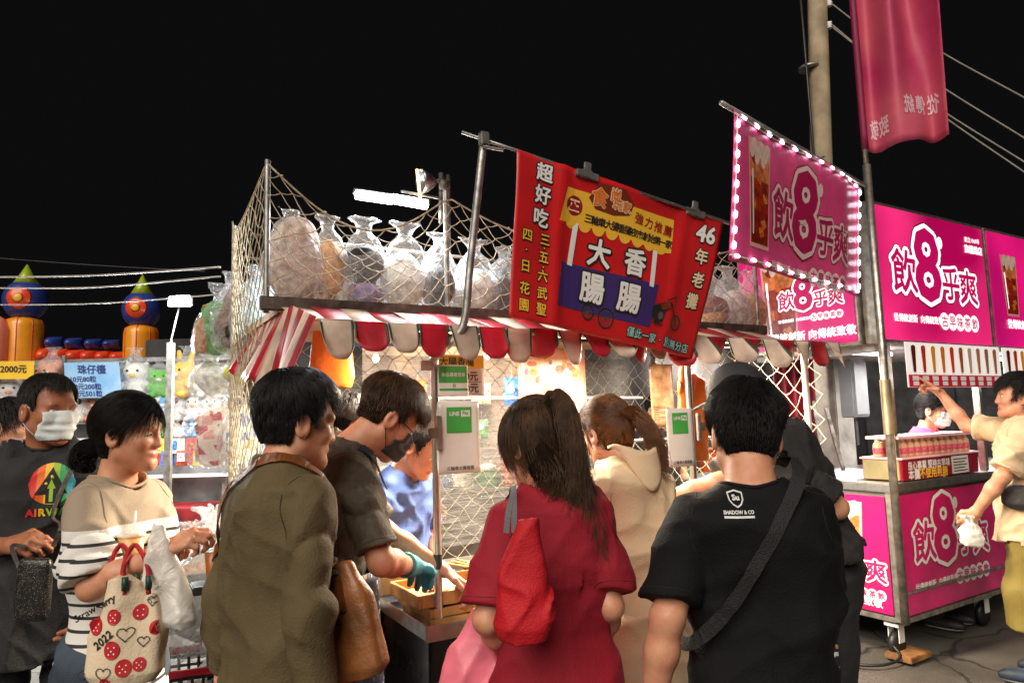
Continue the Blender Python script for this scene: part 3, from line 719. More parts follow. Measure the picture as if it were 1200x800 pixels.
# ---------------------------------------------------------------- common materials
STEEL = mat('brushed_steel', (.55, .54, .52), .32, metal=1, var=.12, vscale=25, bump=.05, bscale=90)
DULL = mat('dull_galvanised', (.42, .41, .39), .5, metal=.9, var=.25, vscale=18, bump=.15, bscale=60)
RUST = mat('old_iron', (.12, .10, .085), .6, metal=.6, var=.4, vscale=14, bump=.3, bscale=50)
ROPE = mat('net_rope', srgb(186, 174, 148), .85, var=.25, vscale=40)
WHITE = mat('white_paint', (.8, .79, .76), .45, var=.05)
BLACKP = mat('black_plastic', (.015, .015, .016), .4, var=.1)
PAPER = mat('white_paper', (.9, .88, .83), .55, var=.02, vscale=20, coat=.3)
INK = mat('black_ink', (.02, .018, .018), .5, var=0)
WINK = mat('white_ink', (.85, .84, .82), .5, var=0)
YINK = mat('yellow_ink', srgb(244, 190, 60), .5, var=0)
RINK = mat('dark_red_ink', srgb(150, 25, 30), .5, var=0)
M_LED = mat('led_white', (1, 1, 1), .4, var=0, emit=9, ecol=(.9, .96, 1))
CLEAR = film('clear_plastic', (.85, .87, .9), .91, .09, 24, .9, .42)
CLEAR2 = film('cloudy_plastic', (.9, .91, .92), .62, .2, 18, .7, .4)
# ---------------------------------------------------------------- ground
gm = bpy.data.materials.new('asphalt'); gm.use_nodes = True
def _g():
    N, L = gm.node_tree.nodes, gm.node_tree.links; b = N['Principled BSDF']; tc = N.new('ShaderNodeTexCoord')
    n1 = N.new('ShaderNodeTexNoise'); n1.inputs['Scale'].default_value = 1.3; n1.inputs['Detail'].default_value = 8
    n2 = N.new('ShaderNodeTexNoise'); n2.inputs['Scale'].default_value = 160; n2.inputs['Detail'].default_value = 3
    vo = N.new('ShaderNodeTexVoronoi'); vo.feature = 'DISTANCE_TO_EDGE'; vo.inputs['Scale'].default_value = 1.1
    nw = N.new('ShaderNodeTexNoise'); nw.inputs['Scale'].default_value = 2.2; nw.inputs['Detail'].default_value = 6
    mxv = N.new('ShaderNodeMixRGB'); mxv.inputs[0].default_value = .28
    L.new(tc.outputs['Object'], n1.inputs[0]); L.new(tc.outputs['Object'], n2.inputs[0]); L.new(tc.outputs['Object'], nw.inputs[0])
    L.new(tc.outputs['Object'], mxv.inputs[1]); L.new(nw.outputs[1], mxv.inputs[2]); L.new(mxv.outputs[0], vo.inputs['Vector'])
    cr = N.new('ShaderNodeMapRange'); cr.inputs[1].default_value = 0; cr.inputs[2].default_value = .012; L.new(vo.outputs['Distance'], cr.inputs[0])
    ra = N.new('ShaderNodeValToRGB'); ra.color_ramp.elements[0].color = (.055, .048, .04, 1); ra.color_ramp.elements[1].color = (.17, .155, .135, 1); ra.color_ramp.elements[0].position = .3; ra.color_ramp.elements[1].position = .7
    L.new(n1.outputs[0], ra.inputs[0])
    m1 = N.new('ShaderNodeMixRGB'); m1.blend_type = 'MULTIPLY'; m1.inputs[0].default_value = .8; L.new(ra.outputs[0], m1.inputs[1])
    c2 = N.new('ShaderNodeMapRange'); c2.inputs[1].default_value = .3; c2.inputs[2].default_value = .7; c2.inputs[3].default_value = .5; c2.inputs[4].default_value = 1.3; L.new(n2.outputs[0], c2.inputs[0]); L.new(c2.outputs[0], m1.inputs[2])
    m2 = N.new('ShaderNodeMixRGB'); m2.inputs[1].default_value = (.02, .018, .015, 1); L.new(cr.outputs[0], m2.inputs[0]); L.new(m1.outputs[0], m2.inputs[2]); L.new(m2.outputs[0], b.inputs['Base Color'])
    rr = N.new('ShaderNodeMapRange'); rr.inputs[3].default_value = .45; rr.inputs[4].default_value = .85; L.new(n1.outputs[0], rr.inputs[0]); L.new(rr.outputs[0], b.inputs['Roughness'])
    bp = N.new('ShaderNodeBump'); bp.inputs['Strength'].default_value = .5; bp.inputs['Distance'].default_value = .012
    ad = N.new('ShaderNodeMath'); ad.operation = 'ADD'; L.new(n2.outputs[0], ad.inputs[0]); L.new(cr.outputs[0], ad.inputs[1]); L.new(ad.outputs[0], bp.inputs['Height']); L.new(bp.outputs[0], b.inputs['Normal'])
_g()
gmb = MB(); gmb.grid(lambda u, v: (u * 160 - 80, v * 160 - 40, .012 * math.sin(u * 400) * math.sin(v * 330) - .012), 80, 80); gmb.build('ground', gm, None, True, kind='structure')

# ---------------------------------------------------------------- general builders
def net(fn, nu, nv, r, jit=.3, seed=1, keep=None):
    """diamond netting; fn(u,v) over 0..1; returns the collected ropes"""
    rg = random.Random(seed); mb = MB(); P = {}
    for i in range(nu + 1):
        for j in range(nv + 1):
            if (i + j) % 2 == 0:
                ju = rg.uniform(-jit, jit) / nu if 0 < i < nu else 0; jv = rg.uniform(-jit, jit) / nv if 0 < j < nv else 0
                P[i, j] = Vector(fn(i / nu + ju, j / nv + jv))
    for (i, j), p in P.items():
        for di in (-1, 1):
            q = P.get((i + di, j + 1))
            if q and (keep is None or keep((i + .5 * di) / nu, (j + .5) / nv)):
                mid = (p + q) / 2 + Vector((0, 0, -.004)); mb.tube([p, mid, q], r, 4, caps=False)
        if 0 < j < nv: mb.lathe([(.2 * r, -r * 1.6), (r * 1.7, -.6 * r), (r * 1.7, .6 * r), (.2 * r, r * 1.6)], p, 5)
    return mb
def sack_shape(w, d, h, seed, tie=.72, crin=.008, vox=.011, topw=.55):
    """tied plastic sack standing on z=0: body, neck, ruffled top"""
    rg = np.random.default_rng(seed); sk = rg.uniform(-.06, .06, 2)
    zs = np.array([-.001, .05, .25, .5, tie - .1, tie, tie + .08, 1.0]) * h
    rx = np.array([.62, .9, 1., .95, .55, .22, .3, topw]) * w / 2; ry = np.array([.62, .9, 1., .95, .5, .22, .25, .3]) * d / 2
    def f(p):
        q = p.copy(); q[:, 0] -= sk[0] * p[:, 2]; q[:, 1] -= sk[1] * p[:, 2]
        an = np.arctan2(q[:, 1], q[:, 0])
        e = loft(q, zs, rx, ry, pw=2.5)
        st = np.clip((p[:, 2] / h - .45) / .3, .1, 1)
        return e + crin * (noise3(p, 38, seed) * .9 + noise3(p, 85, seed + 3) * .4) - crin * .7 * st * np.sin(an * 9 + 3 * np.sin(p[:, 2] * 20 + seed))
    return sdf_mesh(f, (-w * .75, -d * .8, -.02), (w * .75, d * .8, h * 1.05), vox)
def blob_shape(w, d, h, seed, lump=.02, vox=.014, z0=.01):
    def f(p): return ell(p, (0, 0, z0 + h / 2), (w / 2, d / 2, h / 2)) * 1. + lump * noise3(p, 22, seed) + lump * .3 * noise3(p, 60, seed + 1)
    return sdf_mesh(f, (-w * .7, -d * .7, -.03), (w * .7, d * .7, h * 1.15), vox)
FILL = {}
def filling(name, c, lump=.02, c2=None):
    if name not in FILL: FILL[name] = mat('filling_' + name, c, .8, var=.3, vscale=30, bump=.6, bscale=45, col2=c2)
    return FILL[name]
def stuffed_bag(name, pos, w, d, h, seed, fills, label, cat='bag', group=None, rz=0., film_=None, tie=.74, fh=.66, topw=.55, crin=.008, lump=.02):
    """clear sack with something inside: fills = [(material, width share, height share, z share, dx)]"""
    root = empty(name, pos, rz, label, cat, group)
    v, f = sack_shape(w, d, h, seed, tie, topw=topw, crin=crin); link('bag_film', mesh_np('bag_film', v, f), film_ or CLEAR, root)
    for i, (m, ws, hs, z, dx) in enumerate(fills):
        v, f = blob_shape(w * ws * .88, d * ws * .82, h * hs, seed + 5 + i, lump); v[:, 2] += z * h + .012; v[:, 0] += dx * w; link('filling', mesh_np('filling', v, f), m, root)
    return root

# ---------------------------------------------------------------- the sausage stall
A0 = at(512, 600, 2.5); A0.z = 0
def SP(s, t, z): return A0 + U * s + V * t + Z * z
AX = (U, V, Z)
stall = empty('food_stall', (0, 0, 0), 0, 'grilled sausage stall with red striped awning and netted roof rack', 'market stall')
C_RED = mat('awning_red', srgb(176, 22, 40), .5, var=.28, vscale=7, bump=.15, bscale=30, coat=.25)
C_CRM = mat('awning_cream', srgb(214, 188, 168), .6, var=.24, vscale=8, bump=.15, bscale=30, coat=.15)
C_GRN = mat('awning_green_trim', (.012, .05, .03), .5, var=.1)
C_PIN = zband('awning_pinstripe', [(-1 + i * .012, -1 + i * .012 + .004, srgb(120, 60, 60)) for i in range(0)] or [(0, .0001, (.5, .5, .5))], srgb(206, 196, 184))
TAN = mat('tan_tarpaulin', srgb(196, 164, 124), .6, var=.2, vscale=5, bump=.3, bscale=12)
# posts
def post(s, t, z0, z1, r=.014, m=STEEL, name='post'):
    b = MB(); b.tube([SP(s, t, z0), SP(s, t, z1)], r, 14); return b.build(name, m, stall, 'auto')
post(0, 0, .79, 1.80, .0145); post(1.23, 0, .79, 1.80, .0145)
b = MB(); b.tube([SP(0, 0, .98), SP(0, 0, 1.03)], .0165, 14); b.build('tape_band', BLACKP, stall, 'auto')
post(2.08, .04, 0, 1.84, .016, WHITE)
for s in (-.40, 2.28): post(s, 1.42, 0, 1.95, .02, RUST)
post(-.40, .55, 0, 1.94, .016, DULL)
# under structure and counter
b = MB(); b.box(SP(.95, .42, .40), (1.98, .86, .72), AX, .01); b.build('counter_body', mat('dark_counter', (.018, .016, .015), .25, var=.3, vscale=7, coat=.4), stall)
b = MB(); b.box(SP(.97, .40, .775), (2.10, .98, .02), AX, .006)
for t in (-.088, .888): b.box(SP(.97, t, .795), (2.10, .006, .05), AX, .002)
for s in (-.08, 2.02): b.box(SP(s, .40, .7952), (.006, .97, .05), AX, .002)
b.build('counter_tray', STEEL, stall)
# roof
b = MB(); b.box(SP(.95, .98, 1.945), (2.80, .96, .03), AX); b.build('roof_board', TAN, stall)
for t, nm in ((.505, 'front'), (1.44, 'rear')):
    b = MB(); b.box(SP(.91, t - .02, 1.965), (2.86, .03, .055), AX, .004); b.build('roof_beam', RUST, stall)
b = MB(); b.tube([SP(-.43, -.07, 1.815), SP(.9, -.07, 1.812), SP(2.17, -.07, 1.825)], .011, 8); b.build('awning_rail', DULL, stall, True)
b = MB(); b.tube([SP(-.1, .0, 1.80), SP(1.3, .0, 1.80), SP(2.1, .02, 1.82)], .01, 8); b.build('awning_rail', RUST, stall, True)
NS = 23; W0, W1 = -.44, 2.19
for i in range(NS):
    s0 = W0 + (W1 - W0) * i / NS; s1 = W0 + (W1 - W0) * (i + 1) / NS
    b = MB(); b.grid(lambda u, v: SP(s0 + (s1 - s0) * u, -.085 + .57 * v, 1.825 + .135 * v - .03 * math.sin(math.pi * v) + .006 * math.sin(40 * s0 + 9 * v)), 2, 8, .002)
    b.build('awning_stripe', C_RED if i % 2 else C_CRM, stall, True)
    # scalloped valance flap
    rg = random.Random(i * 3 + 1); sw = rg.uniform(-.06, .035); L_ = .118 + rg.uniform(-.018, .02); tw = rg.uniform(-.04, .04); hh = s1 - s0
    def flap(u, v, s0=s0, hh=hh, sw=sw, L_=L_, tw=tw, e=0.):
        ue = .5 + (u - .5) * .97 + .03 * math.sin(s0 * 50 + v * 2) * v; dep = L_ * (1 - .42 * max(0, abs(2 * ue - 1)) ** 3.2)
        return SP(s0 + hh * ue, -.088 + (sw + tw * (2 * u - 1)) * v - e - .012 * math.sin(math.pi * u) * v, 1.826 - dep * v)
    b = MB(); b.grid(flap, 10, 6, .0015); fo = b.build('valance_flap', C_RED if i % 2 else C_CRM, stall, True)
    for ua, ub in ((0., .07), (.93, 1.)):
        b = MB(); b.grid(lambda u, v: flap(ua + (ub - ua) * u, v * .93, e=.003), 1, 6, .001); b.build('flap_trim', C_GRN, fo, True)
# two wide flaps at the near corner
def sidesheet(u, v):
    t = -.06 + 1.05 * u; sag = .02 * math.sin(u * 9) * v
    drop = .24 + .06 * math.sin(u * 5) + .022 * abs(math.sin(u * 26)) * v
    return SP(-.44 - .10 * v - .03 * math.sin(u * 14) * v, t, 1.93 - .09 * (1 - min(1, u * 3)) - drop * v - sag)
for i in range(13):
    u0, u1 = i / 13, (i + 1) / 13
    b = MB(); b.grid(lambda u, v: sidesheet(u0 + (u1 - u0) * u, v), 4, 10, .0015); b.build('side_curtain_stripe', C_RED if i % 2 == 0 else C_CRM, stall, True)
# roof rack: posts, rails, net
ZT = 2.50
def ztop(s):
    # net hangs between the posts
    xs = [-.49, .30, 1.25, 2.31]; k = 0
    for a, c in zip(xs, xs[1:]):
        if a <= s <= c: u = (s - a) / (c - a); return ZT + (.0 if a > -.4 else .03 * (1 - u)) - (.42 if a < 0 else .26) * .5 * math.sin(math.pi * u)
    return ZT
for s, t, zt in ((-.49, .51, 2.55), (-.49, 1.37, 2.50), (.30, .53, 2.54), (1.25, .53, 2.50), (2.31, .51, 2.50), (2.31, 1.37, 2.5)):
    post(s, t, 1.93, zt, .012, DULL, 'rack_post')
for a, c in (((-.49, .9), (2.31, .9)), ((-.49, 1.37), (2.31, 1.37))):
    b = MB(); b.tube([SP(a[0], a[1], 2.34), SP(.9, a[1], 2.33), SP(c[0], c[1], 2.34)], .009, 8); b.build('rack_rail', RUST, stall, True)
net(lambda u, v: SP(-.49 + 2.8 * u, .505 - .02 * math.sin(v * 3), 1.95 + v * (ztop(-.49 + 2.8 * u) - 1.95)), 62, 13, .0021, .35, 3).build('net', ROPE, stall, True)
net(lambda u, v: SP(-.50 - .03 * math.sin(math.pi * u), .51 + .86 * u, 1.22 + v * (2.52 - .16 * math.sin(math.pi * u) * .8 - 1.22)), 24, 28, .0021, .3, 4).build('net', ROPE, stall, True)
b = MB(); b.tube([SP(s_, .50, ztop(s_)) for s_ in np.linspace(-.49, 2.31, 60)], .004, 5); b.build('net_rope', ROPE, stall, True)
b = MB(); b.tube([SP(-.50 - .03 * math.sin(math.pi * u), .51 + .86 * u, 2.52 - .13 * math.sin(math.pi * u)) for u in np.linspace(0, 1, 20)], .004, 5); b.build('net_rope', ROPE, stall, True)
for i in range(16):
    s_ = -.49 + 2.8 * (i + .3) / 16; b = MB(); b.lathe([(.001, -.007), (.006, -.003), (.006, .003), (.001, .007)], SP(s_, .50, ztop(s_) + .004), 8); b.build('net_knot', ROPE, stall, True)
# rear net wall, plastic sheet
net(lambda u, v: SP(-.40 + 2.7 * u, 1.40, .55 + 1.38 * v), 50, 26, .0021, .3, 5).build('net', ROPE, stall, True)
net(lambda u, v: SP(2.29, .10 + 1.3 * u, .9 + 1.0 * v), 22, 18, .0022, .3, 6).build('net', ROPE, stall, True)
def cling(u, v):
    # stretch film wound round the stall: long shallow horizontal creases
    cr = .0045 * math.sin(v * 150 + 5 * math.sin(u * 7) + 2.5 * math.sin(u * 19 + v * 9)) + .004 * math.sin(v * 62 + 4 * math.sin(u * 11 + 2))
    return SP(.02 + 1.9 * u, 1.30 + .03 * math.sin(u * 13 + 5 * v) + .02 * math.sin(u * 7 - 9 * v) + cr, .80 + 1.05 * v)
b = MB(); b.grid(cling, 44, 180, .0008); b.build('plastic_sheet', film('wrap_film', (.3, .29, .28), .92, .16, 2., 1., .42, (5, 5, 55)), stall, True)
b = MB(); b.tube([SP(.0, 1.22, 1.62), SP(2.0, 1.22, 1.60)], .008, 8); b.build('cross_bar', WHITE, stall, True)
b = MB(); b.tube([SP(.9, .62, 1.36), SP(2.0, .62, 1.35)], .008, 8); b.build('cross_bar', STEEL, stall, True)
# posts' plates and clamps
for zz in (1.69, 1.475):
    b = MB(); b.box(SP(-.028, -.002, zz), (.052, .006, .036), AX, .004); b.build('clamp_plate', WHITE, stall)
# lamps under the awning: the place's own light
BULB = mat('warm_bulb', (1, .9, .7), .4, var=0, emit=14, ecol=(1, .80, .52))
def lamp(s, t, z, watt, col=(1, .85, .64)):
    b = MB(); b.tube([SP(s - .22, t, z), SP(s + .22, t, z)], .014, 10); o = b.build('lamp_tube', BULB, stall, True)
    b = MB(); b.box(SP(s, t, z + .025), (.5, .05, .018), AX, .004); b.build('lamp_housing', WHITE, o)
    l = bpy.data.lights.new('stall_lamp', 'AREA'); l.shape = 'RECTANGLE'; l.size = .45; l.size_y = .06; l.energy = watt; l.color = col
    lo = bpy.data.objects.new('lamp_light', l); COL.objects.link(lo); lo.location = SP(s, t, z - .02); lo.rotation_euler = (0, 0, math.atan2(U.y, U.x)); lo.parent = o
LAMP_W = 95
lamp(.25, .42, 1.86, LAMP_W); lamp(1.05, .42, 1.86, LAMP_W); lamp(1.85, .42, 1.86, LAMP_W * .9)
settle(stall)

# ---------------------------------------------------------------- banner pole and red sausage banner
bp_ = empty('banner_pole', (0, 0, 0), 0, 'bent steel pole rising from the stall post and carrying the red banner', 'pole')
b = MB(); b.tube(spline([at(506, 424, 2.47), at(516, 411, 2.46), at(534, 396, 2.45), at(545, 372, 2.45), at(551, 310, 2.45), at(567, 162, 2.45)], 30), .0145, 12); b.build('upright', DULL, bp_, True)
b = MB(); b.tube([at(541, 155, 2.45), at(607, 177, 2.47), at(855, 262, 2.965)], .0068, 8); b.build('crossbar', DULL, bp_, True)
b = MB(); b.box(at(567, 163, 2.44), (.035, .03, .05), AX, .004); b.tube([at(566, 172, 2.43), at(590, 176, 2.44)], .006, 6); b.build('bracket', DULL, bp_)
settle(bp_)
def quad_map(TL, TR, BR, BL, wave=None):
    """print space (u,v in 0..1, v up) -> world, on a hanging sheet with its own folds"""
    TL, TR, BR, BL = map(Vector, (TL, TR, BR, BL)); n = ((TR - TL).cross(TL - BL)).normalized()
    if n.y > 0: n = -n
    def fn(u, v, off=0.): return (BL * (1 - u) + BR * u) * (1 - v) + (TL * (1 - u) + TR * u) * v + n * (off + (wave(u, v) if wave else 0))
    return fn
def px_uv(c, asp):
    """inverse bilinear: from pixels of the photograph's crop to print space of a sign"""
    TL, TR, BR, BL = [np.array(x, float) for x in c]
    def inv(x, y):
        u = v = .5
        for _ in range(25):
            p = (BL * (1 - u) + BR * u) * (1 - v) + (TL * (1 - u) + TR * u) * v - np.array((x, y)); du = (BR - BL) * (1 - v) + (TR - TL) * v; dv = (TL - BL) * (1 - u) + (TR - BR) * u
            s_ = np.linalg.solve(np.stack([du, dv], 1), -p); u += s_[0]; v += s_[1]
        return u, v
    return inv
class Print:
    """collects print for one sign by ink; asp = width/height so letters keep their proportions"""
    def __init__(s, fn, inv, asp): s.f = fn; s.inv = inv; s.asp = asp; s.ink = {}
    def g(s, m): return s.ink.setdefault(m.name, (MB(), m))[0]
    def fn(s, a, b, off=0.): return s.f(a / s.asp, b, off)
    def P(s, x, y): u, v = s.inv(x, y); return u * s.asp, v
    def text(s, t, x, y, h, m, fat=.03, off=.003, halo=None, hfat=.105, **kw):
        """h in fractions of the sign's height"""
        a, b = s.P(x, y)
        if halo: put_text(s.g(halo), t, s.fn, a, b, h, fat=hfat, off=off - .0012, n=12, **kw)
        put_text(s.g(m), t, s.fn, a, b, h, fat=fat, off=off, **kw)
    def shape(s, pts, m, off=.0015):
        flat_poly(s.g(m), [s.P(x, y) for x, y in pts], s.fn, off)
    def disc(s, x, y, r, m, off=.0015, ry=None, n=24):
        a, b = s.P(x, y); disc(s.g(m), s.fn, a, b, r, off, n, ry)
    def ring(s, x, y, r, wd, m, off=.002, n=28):
        a, b = s.P(x, y); vs = []
        for k in range(n):
            t = 2 * math.pi * k / n
            for q in (r, r - wd): vs.append(s.fn(a + q * math.cos(t), b + q * math.sin(t), off))
        s.g(m).add(vs, [(2 * k, 2 * ((k + 1) % n), 2 * ((k + 1) % n) + 1, 2 * k + 1) for k in range(n)])
    def bar(s, x0, y0, x1, y1, wd, m, off=.002):
        a, b = s.P(x0, y0); c, d = s.P(x1, y1); L = math.hypot(c - a, d - b); nx, ny = -(d - b) / L * wd / 2, (c - a) / L * wd / 2
        s.g(m).add([s.fn(a + nx, b + ny, off), s.fn(a - nx, b - ny, off), s.fn(c - nx, d - ny, off), s.fn(c + nx, d + ny, off)], [(0, 1, 2, 3)])
    def build(s, parent, name='lettering'):
        for mb, m in s.ink.values(): mb.build(name, m, parent, kind='stuff')
ban = empty('banner', (0, 0, 0), 0, 'red sausage stall banner clipped to the sloping pole', 'banner')
wv = lambda u, v: .006 * math.sin(u * 11 + v * 3) + .005 * math.sin(u * 5 - v * 6) + (.012 * math.exp(-((u - .2) / .03) ** 2) if v < 2 else 0) + .008 * math.exp(-((u - .8) / .03) ** 2) - .01
bf = quad_map(at(607, 174, 2.45), at(850, 257, 2.94), at(815, 420, 2.94), at(598, 371, 2.45), wv)
b = MB(); b.grid(lambda u, v: bf(u, v), 60, 30, .0012); b.build('sheet', mat('banner_red', srgb(205, 32, 36), .42, var=.08, vscale=7, bump=.12, bscale=14, coat=.2), ban, True)
pr = Print(bf, px_uv(((185, 88), (852, 320), (770, 772), (160, 640)), 0), 1.66)
PUR = mat('purple_ink', srgb(62, 44, 110), .5, var=.05); CYA = mat('pale_cyan_ink', srgb(160, 215, 210), .5, var=0); ORA = mat('orange_ink', srgb(226, 120, 40), .5, var=0); CREAM = mat('cream_ink', srgb(236, 214, 180), .5, var=0); BRN = mat('brown_ink', srgb(120, 44, 20), .5, var=0); GREY = mat('grey_ink', srgb(90, 84, 78), .5, var=.1)
for ch, x, y in (('超', 262, 162), ('好', 256, 237), ('吃', 251, 313)): pr.text(ch, x, y, .118, WINK, .03, halo=INK)
for ch, x, y in (('四', 211, 372), ('·', 208, 420), ('日', 206, 473), ('花', 203, 545), ('園', 200, 600), ('三', 263, 385), ('·', 261, 413), ('五', 259, 443), ('·', 257, 475), ('六', 255, 503), ('武', 252, 560), ('聖', 248, 612)): pr.text(ch, x, y, .078, YINK, .02, halo=INK, hfat=.1)
aw = [(330, 207), (676, 312), (668, 418)]
pr.shape([(328, 206), (678, 314), (674, 372), (668, 425), (640, 424), (611, 416), (590, 405), (560, 392), (520, 378), (480, 362), (440, 350), (400, 340), (352, 328), (303, 318)], YINK)
for i in range(8):
    t = (i + .5) / 8; x = 322 + (652 - 322) * t; y = 312 + (412 - 312) * t; pr.disc(x, y, .048, YINK, off=.0017 + i * 2e-5)
pr.disc(350, 268, .062, RINK, .0022); pr.text('正', 350, 268, .085, CREAM, .03)
pr.shape([(392, 240), (425, 193), (505, 212), (535, 262), (520, 300), (470, 300), (412, 278)], BRN, .0024)
pr.text('食', 425, 240, .125, ORA, .03, off=.004, halo=CREAM, hfat=.06, rot=.0); pr.text('尚', 474, 232, .085, ORA, .03, off=.004, halo=CREAM, hfat=.1); pr.text('玩家', 495, 268, .075, ORA, .02, off=.004, halo=CREAM, hfat=.1)
pr.text('強力推薦', 605, 330, .078, RINK, .018, spacing=1.25, rot=-.06)
for i, ch in enumerate('三輪車大腸香腸夜市創始第一家'):
    t = i / 13; pr.text(ch, 393 + (660 - 393) * t, 310 + (395 - 310) * t, .062, INK, .022)
pr.bar(357, 325, 338, 465, .04, WINK, .0018); pr.bar(612, 415, 597, 535, .04, WINK, .0018)
pr.shape([(314, 452), (624, 530), (597, 668), (294, 597)], PUR, .0012)
for ch, x, y, h in (('大', 428, 424, .185), ('香', 541, 455, .185), ('腸', 406, 540, .2), ('腸', 521, 572, .2)): pr.text(ch, x, y, h, WINK, .03, off=.0045, halo=INK, hfat=.1)
for x, y, r in ((449, 638, .066), (392, 618, .05), (690, 655, .052)):
    pr.ring(x, y, r, .008, INK, .0035); pr.ring(x, y, r - .012, .004, GREY, .0033); pr.disc(x, y, .01, GREY, .0037)
    for k in range(8): a = k * math.pi / 8; pr.bar(x - 38 * r / .066 * math.cos(a), y - 40 * r / .066 * math.sin(a), x + 38 * r / .066 * math.cos(a), y + 40 * r / .066 * math.sin(a), .0018, GREY, .0031 + k * 3e-5)
pr.shape([(604, 596), (640, 588), (668, 586), (676, 600), (650, 618), (640, 650), (612, 655), (600, 628)], INK, .0032); pr.disc(632, 630, .026, GREY, .0036); pr.shape([(630, 592), (664, 588), (668, 606), (640, 612)], BRN, .004)
pr.bar(668, 590, 692, 652, .01, INK, .0039); pr.bar(655, 580, 690, 572, .007, INK, .0041); pr.bar(600, 650, 640, 662, .008, INK, .0042); pr.disc(686, 578, .012, GREY, .0045)
for i, ch in enumerate('僅此一家·別無分店'): t = i / 8; pr.text(ch, 530 + (735 - 530) * t, 680 + (738 - 680) * t, .068, CYA, .012, off=.005, halo=INK, hfat=.1)
pr.text('46', 789, 366, .165, WINK, .035, halo=INK, hfat=.085)
for ch, x, y in (('年', 776, 440), ('老', 766, 516), ('攤', 750, 585)): pr.text(ch, x, y, .112, CREAM, .025, halo=INK)
pr.build(ban)
for u_ in (.30, .845):      # big spring clips
    c = bf(u_, 1.0); ex = (bf(u_ + .1, 1) - bf(u_, 1)).normalized(); ny = ex.cross(Z).normalized(); up = ny.cross(ex) * -1 if ny.cross(ex).z < 0 else ny.cross(ex)
    b = MB(); b.box(c - up * .012, (.10, .022, .03), (ex, ny, up), .003); b.box(c + up * .018, (.034, .008, .05), (ex, ny, up), .006); b.tube([c + up * .004 - ex * .02, c + up * .004 + ex * .02], .008, 8); b.build('spring_clip', DULL, ban)
settle(ban)

# ---------------------------------------------------------------- bags on the roof rack
PK = filling('pale_pink', srgb(236, 204, 192)); YL = filling('amber', srgb(214, 150, 70)); BK = filling('black', (.012, .011, .013)); WH = filling('white', srgb(240, 230, 218)); LV = filling('lavender', srgb(160, 140, 190)); RD = filling('red_brown', srgb(130, 40, 30)); GN = filling('green', srgb(60, 150, 40)); BR = filling('brown', srgb(130, 96, 78)); BL = filling('grey_blue', srgb(130, 150, 150)); OR = filling('orange_tan', srgb(196, 130, 60))
RACKF = film('lit_tone_film', (.9, .92, .95), .88, .09, 12, .5, .5)  # film whitened: the roof lamp's light is put into its colour
def rackbag(px, w, h, fills, label, seed, t=.66, film_=None, tie=.86, d=.22, topw=.7):
    w *= 1.1; h *= 1.04
    """stands on the rack where the photograph shows it, between the front net and the rear rail"""
    a = at(px, 360, 1.0); dirv = Vector((a.x, a.y)); o = SP(0, t, 0)      # intersect the sight line with the rack line
    den = dirv.x * U.y - dirv.y * U.x; k = (o.x * U.y - o.y * U.x) / den; p = Vector((dirv.x * k, dirv.y * k, 1.965))
    return stuffed_bag('stuffed_bag', p, w, d, h, seed, fills, label, 'bag', 'clear bags on the roof rack', math.atan2(U.y, U.x), film_ or RACKF, tie, topw=topw, crin=.0045, lump=.007)
rackbag(346, .25, .42, [(PK, .95, .9, 0, 0)], 'clear bag of pale pink goods, leftmost and largest on the roof rack', 11, tie=.93, topw=.8)
rackbag(389, .17, .42, [(YL, .8, .7, 0, -.05), (WH, .5, .3, 0, .2)], 'tall clear bag with an amber streak beside the pink bag on the rack', 12)
rackbag(424, .22, .43, [(BK, .95, .42, .24, 0), (LV, .85, .28, 0, .05)], 'clear bag of black and lavender goods on the roof rack', 13)
rackbag(472, .23, .42, [(WH, .95, .62, 0, 0)], 'clear bag of cream goods with a small red print on the rack', 14)
rackbag(514, .18, .40, [(BK, .95, .55, .03, 0)], 'narrow clear bag of black goods beside the lamp post on the rack', 15)
rackbag(556, .21, .38, [(WH, .95, .6, 0, 0), (PK, .6, .3, 0, .1)], 'clear bag of whitish pink goods just left of the red banner', 16)
rackbag(588, .19, .36, [(BK, .9, .55, 0, 0)], 'clear bag of dark goods half hidden by the red banner edge', 17)
rackbag(835, .24, .38, [(RD, .9, .4, .12, 0), (OR, .85, .3, 0, 0)], 'clear bag of red brown goods right of the red banner', 18)
rackbag(858, .22, .40, [(WH, .95, .6, 0, 0)], 'white filled clear bag between the red banner and rack corner', 19)
rackbag(880, .2, .38, [(YL, .9, .6, 0, .1), (WH, .5, .4, 0, -.2)], 'clear bag of amber goods at the right end of the rack', 20)
SNK = speckle('snack_packets', srgb(222, 205, 190), [srgb(190, 50, 60), srgb(235, 225, 215), srgb(214, 150, 140), srgb(120, 90, 80)], 17, .42, .5); SNK2 = speckle('pale_packets', srgb(226, 220, 208), [srgb(80, 110, 170), srgb(235, 228, 215), srgb(200, 170, 120)], 20, .4, .5)
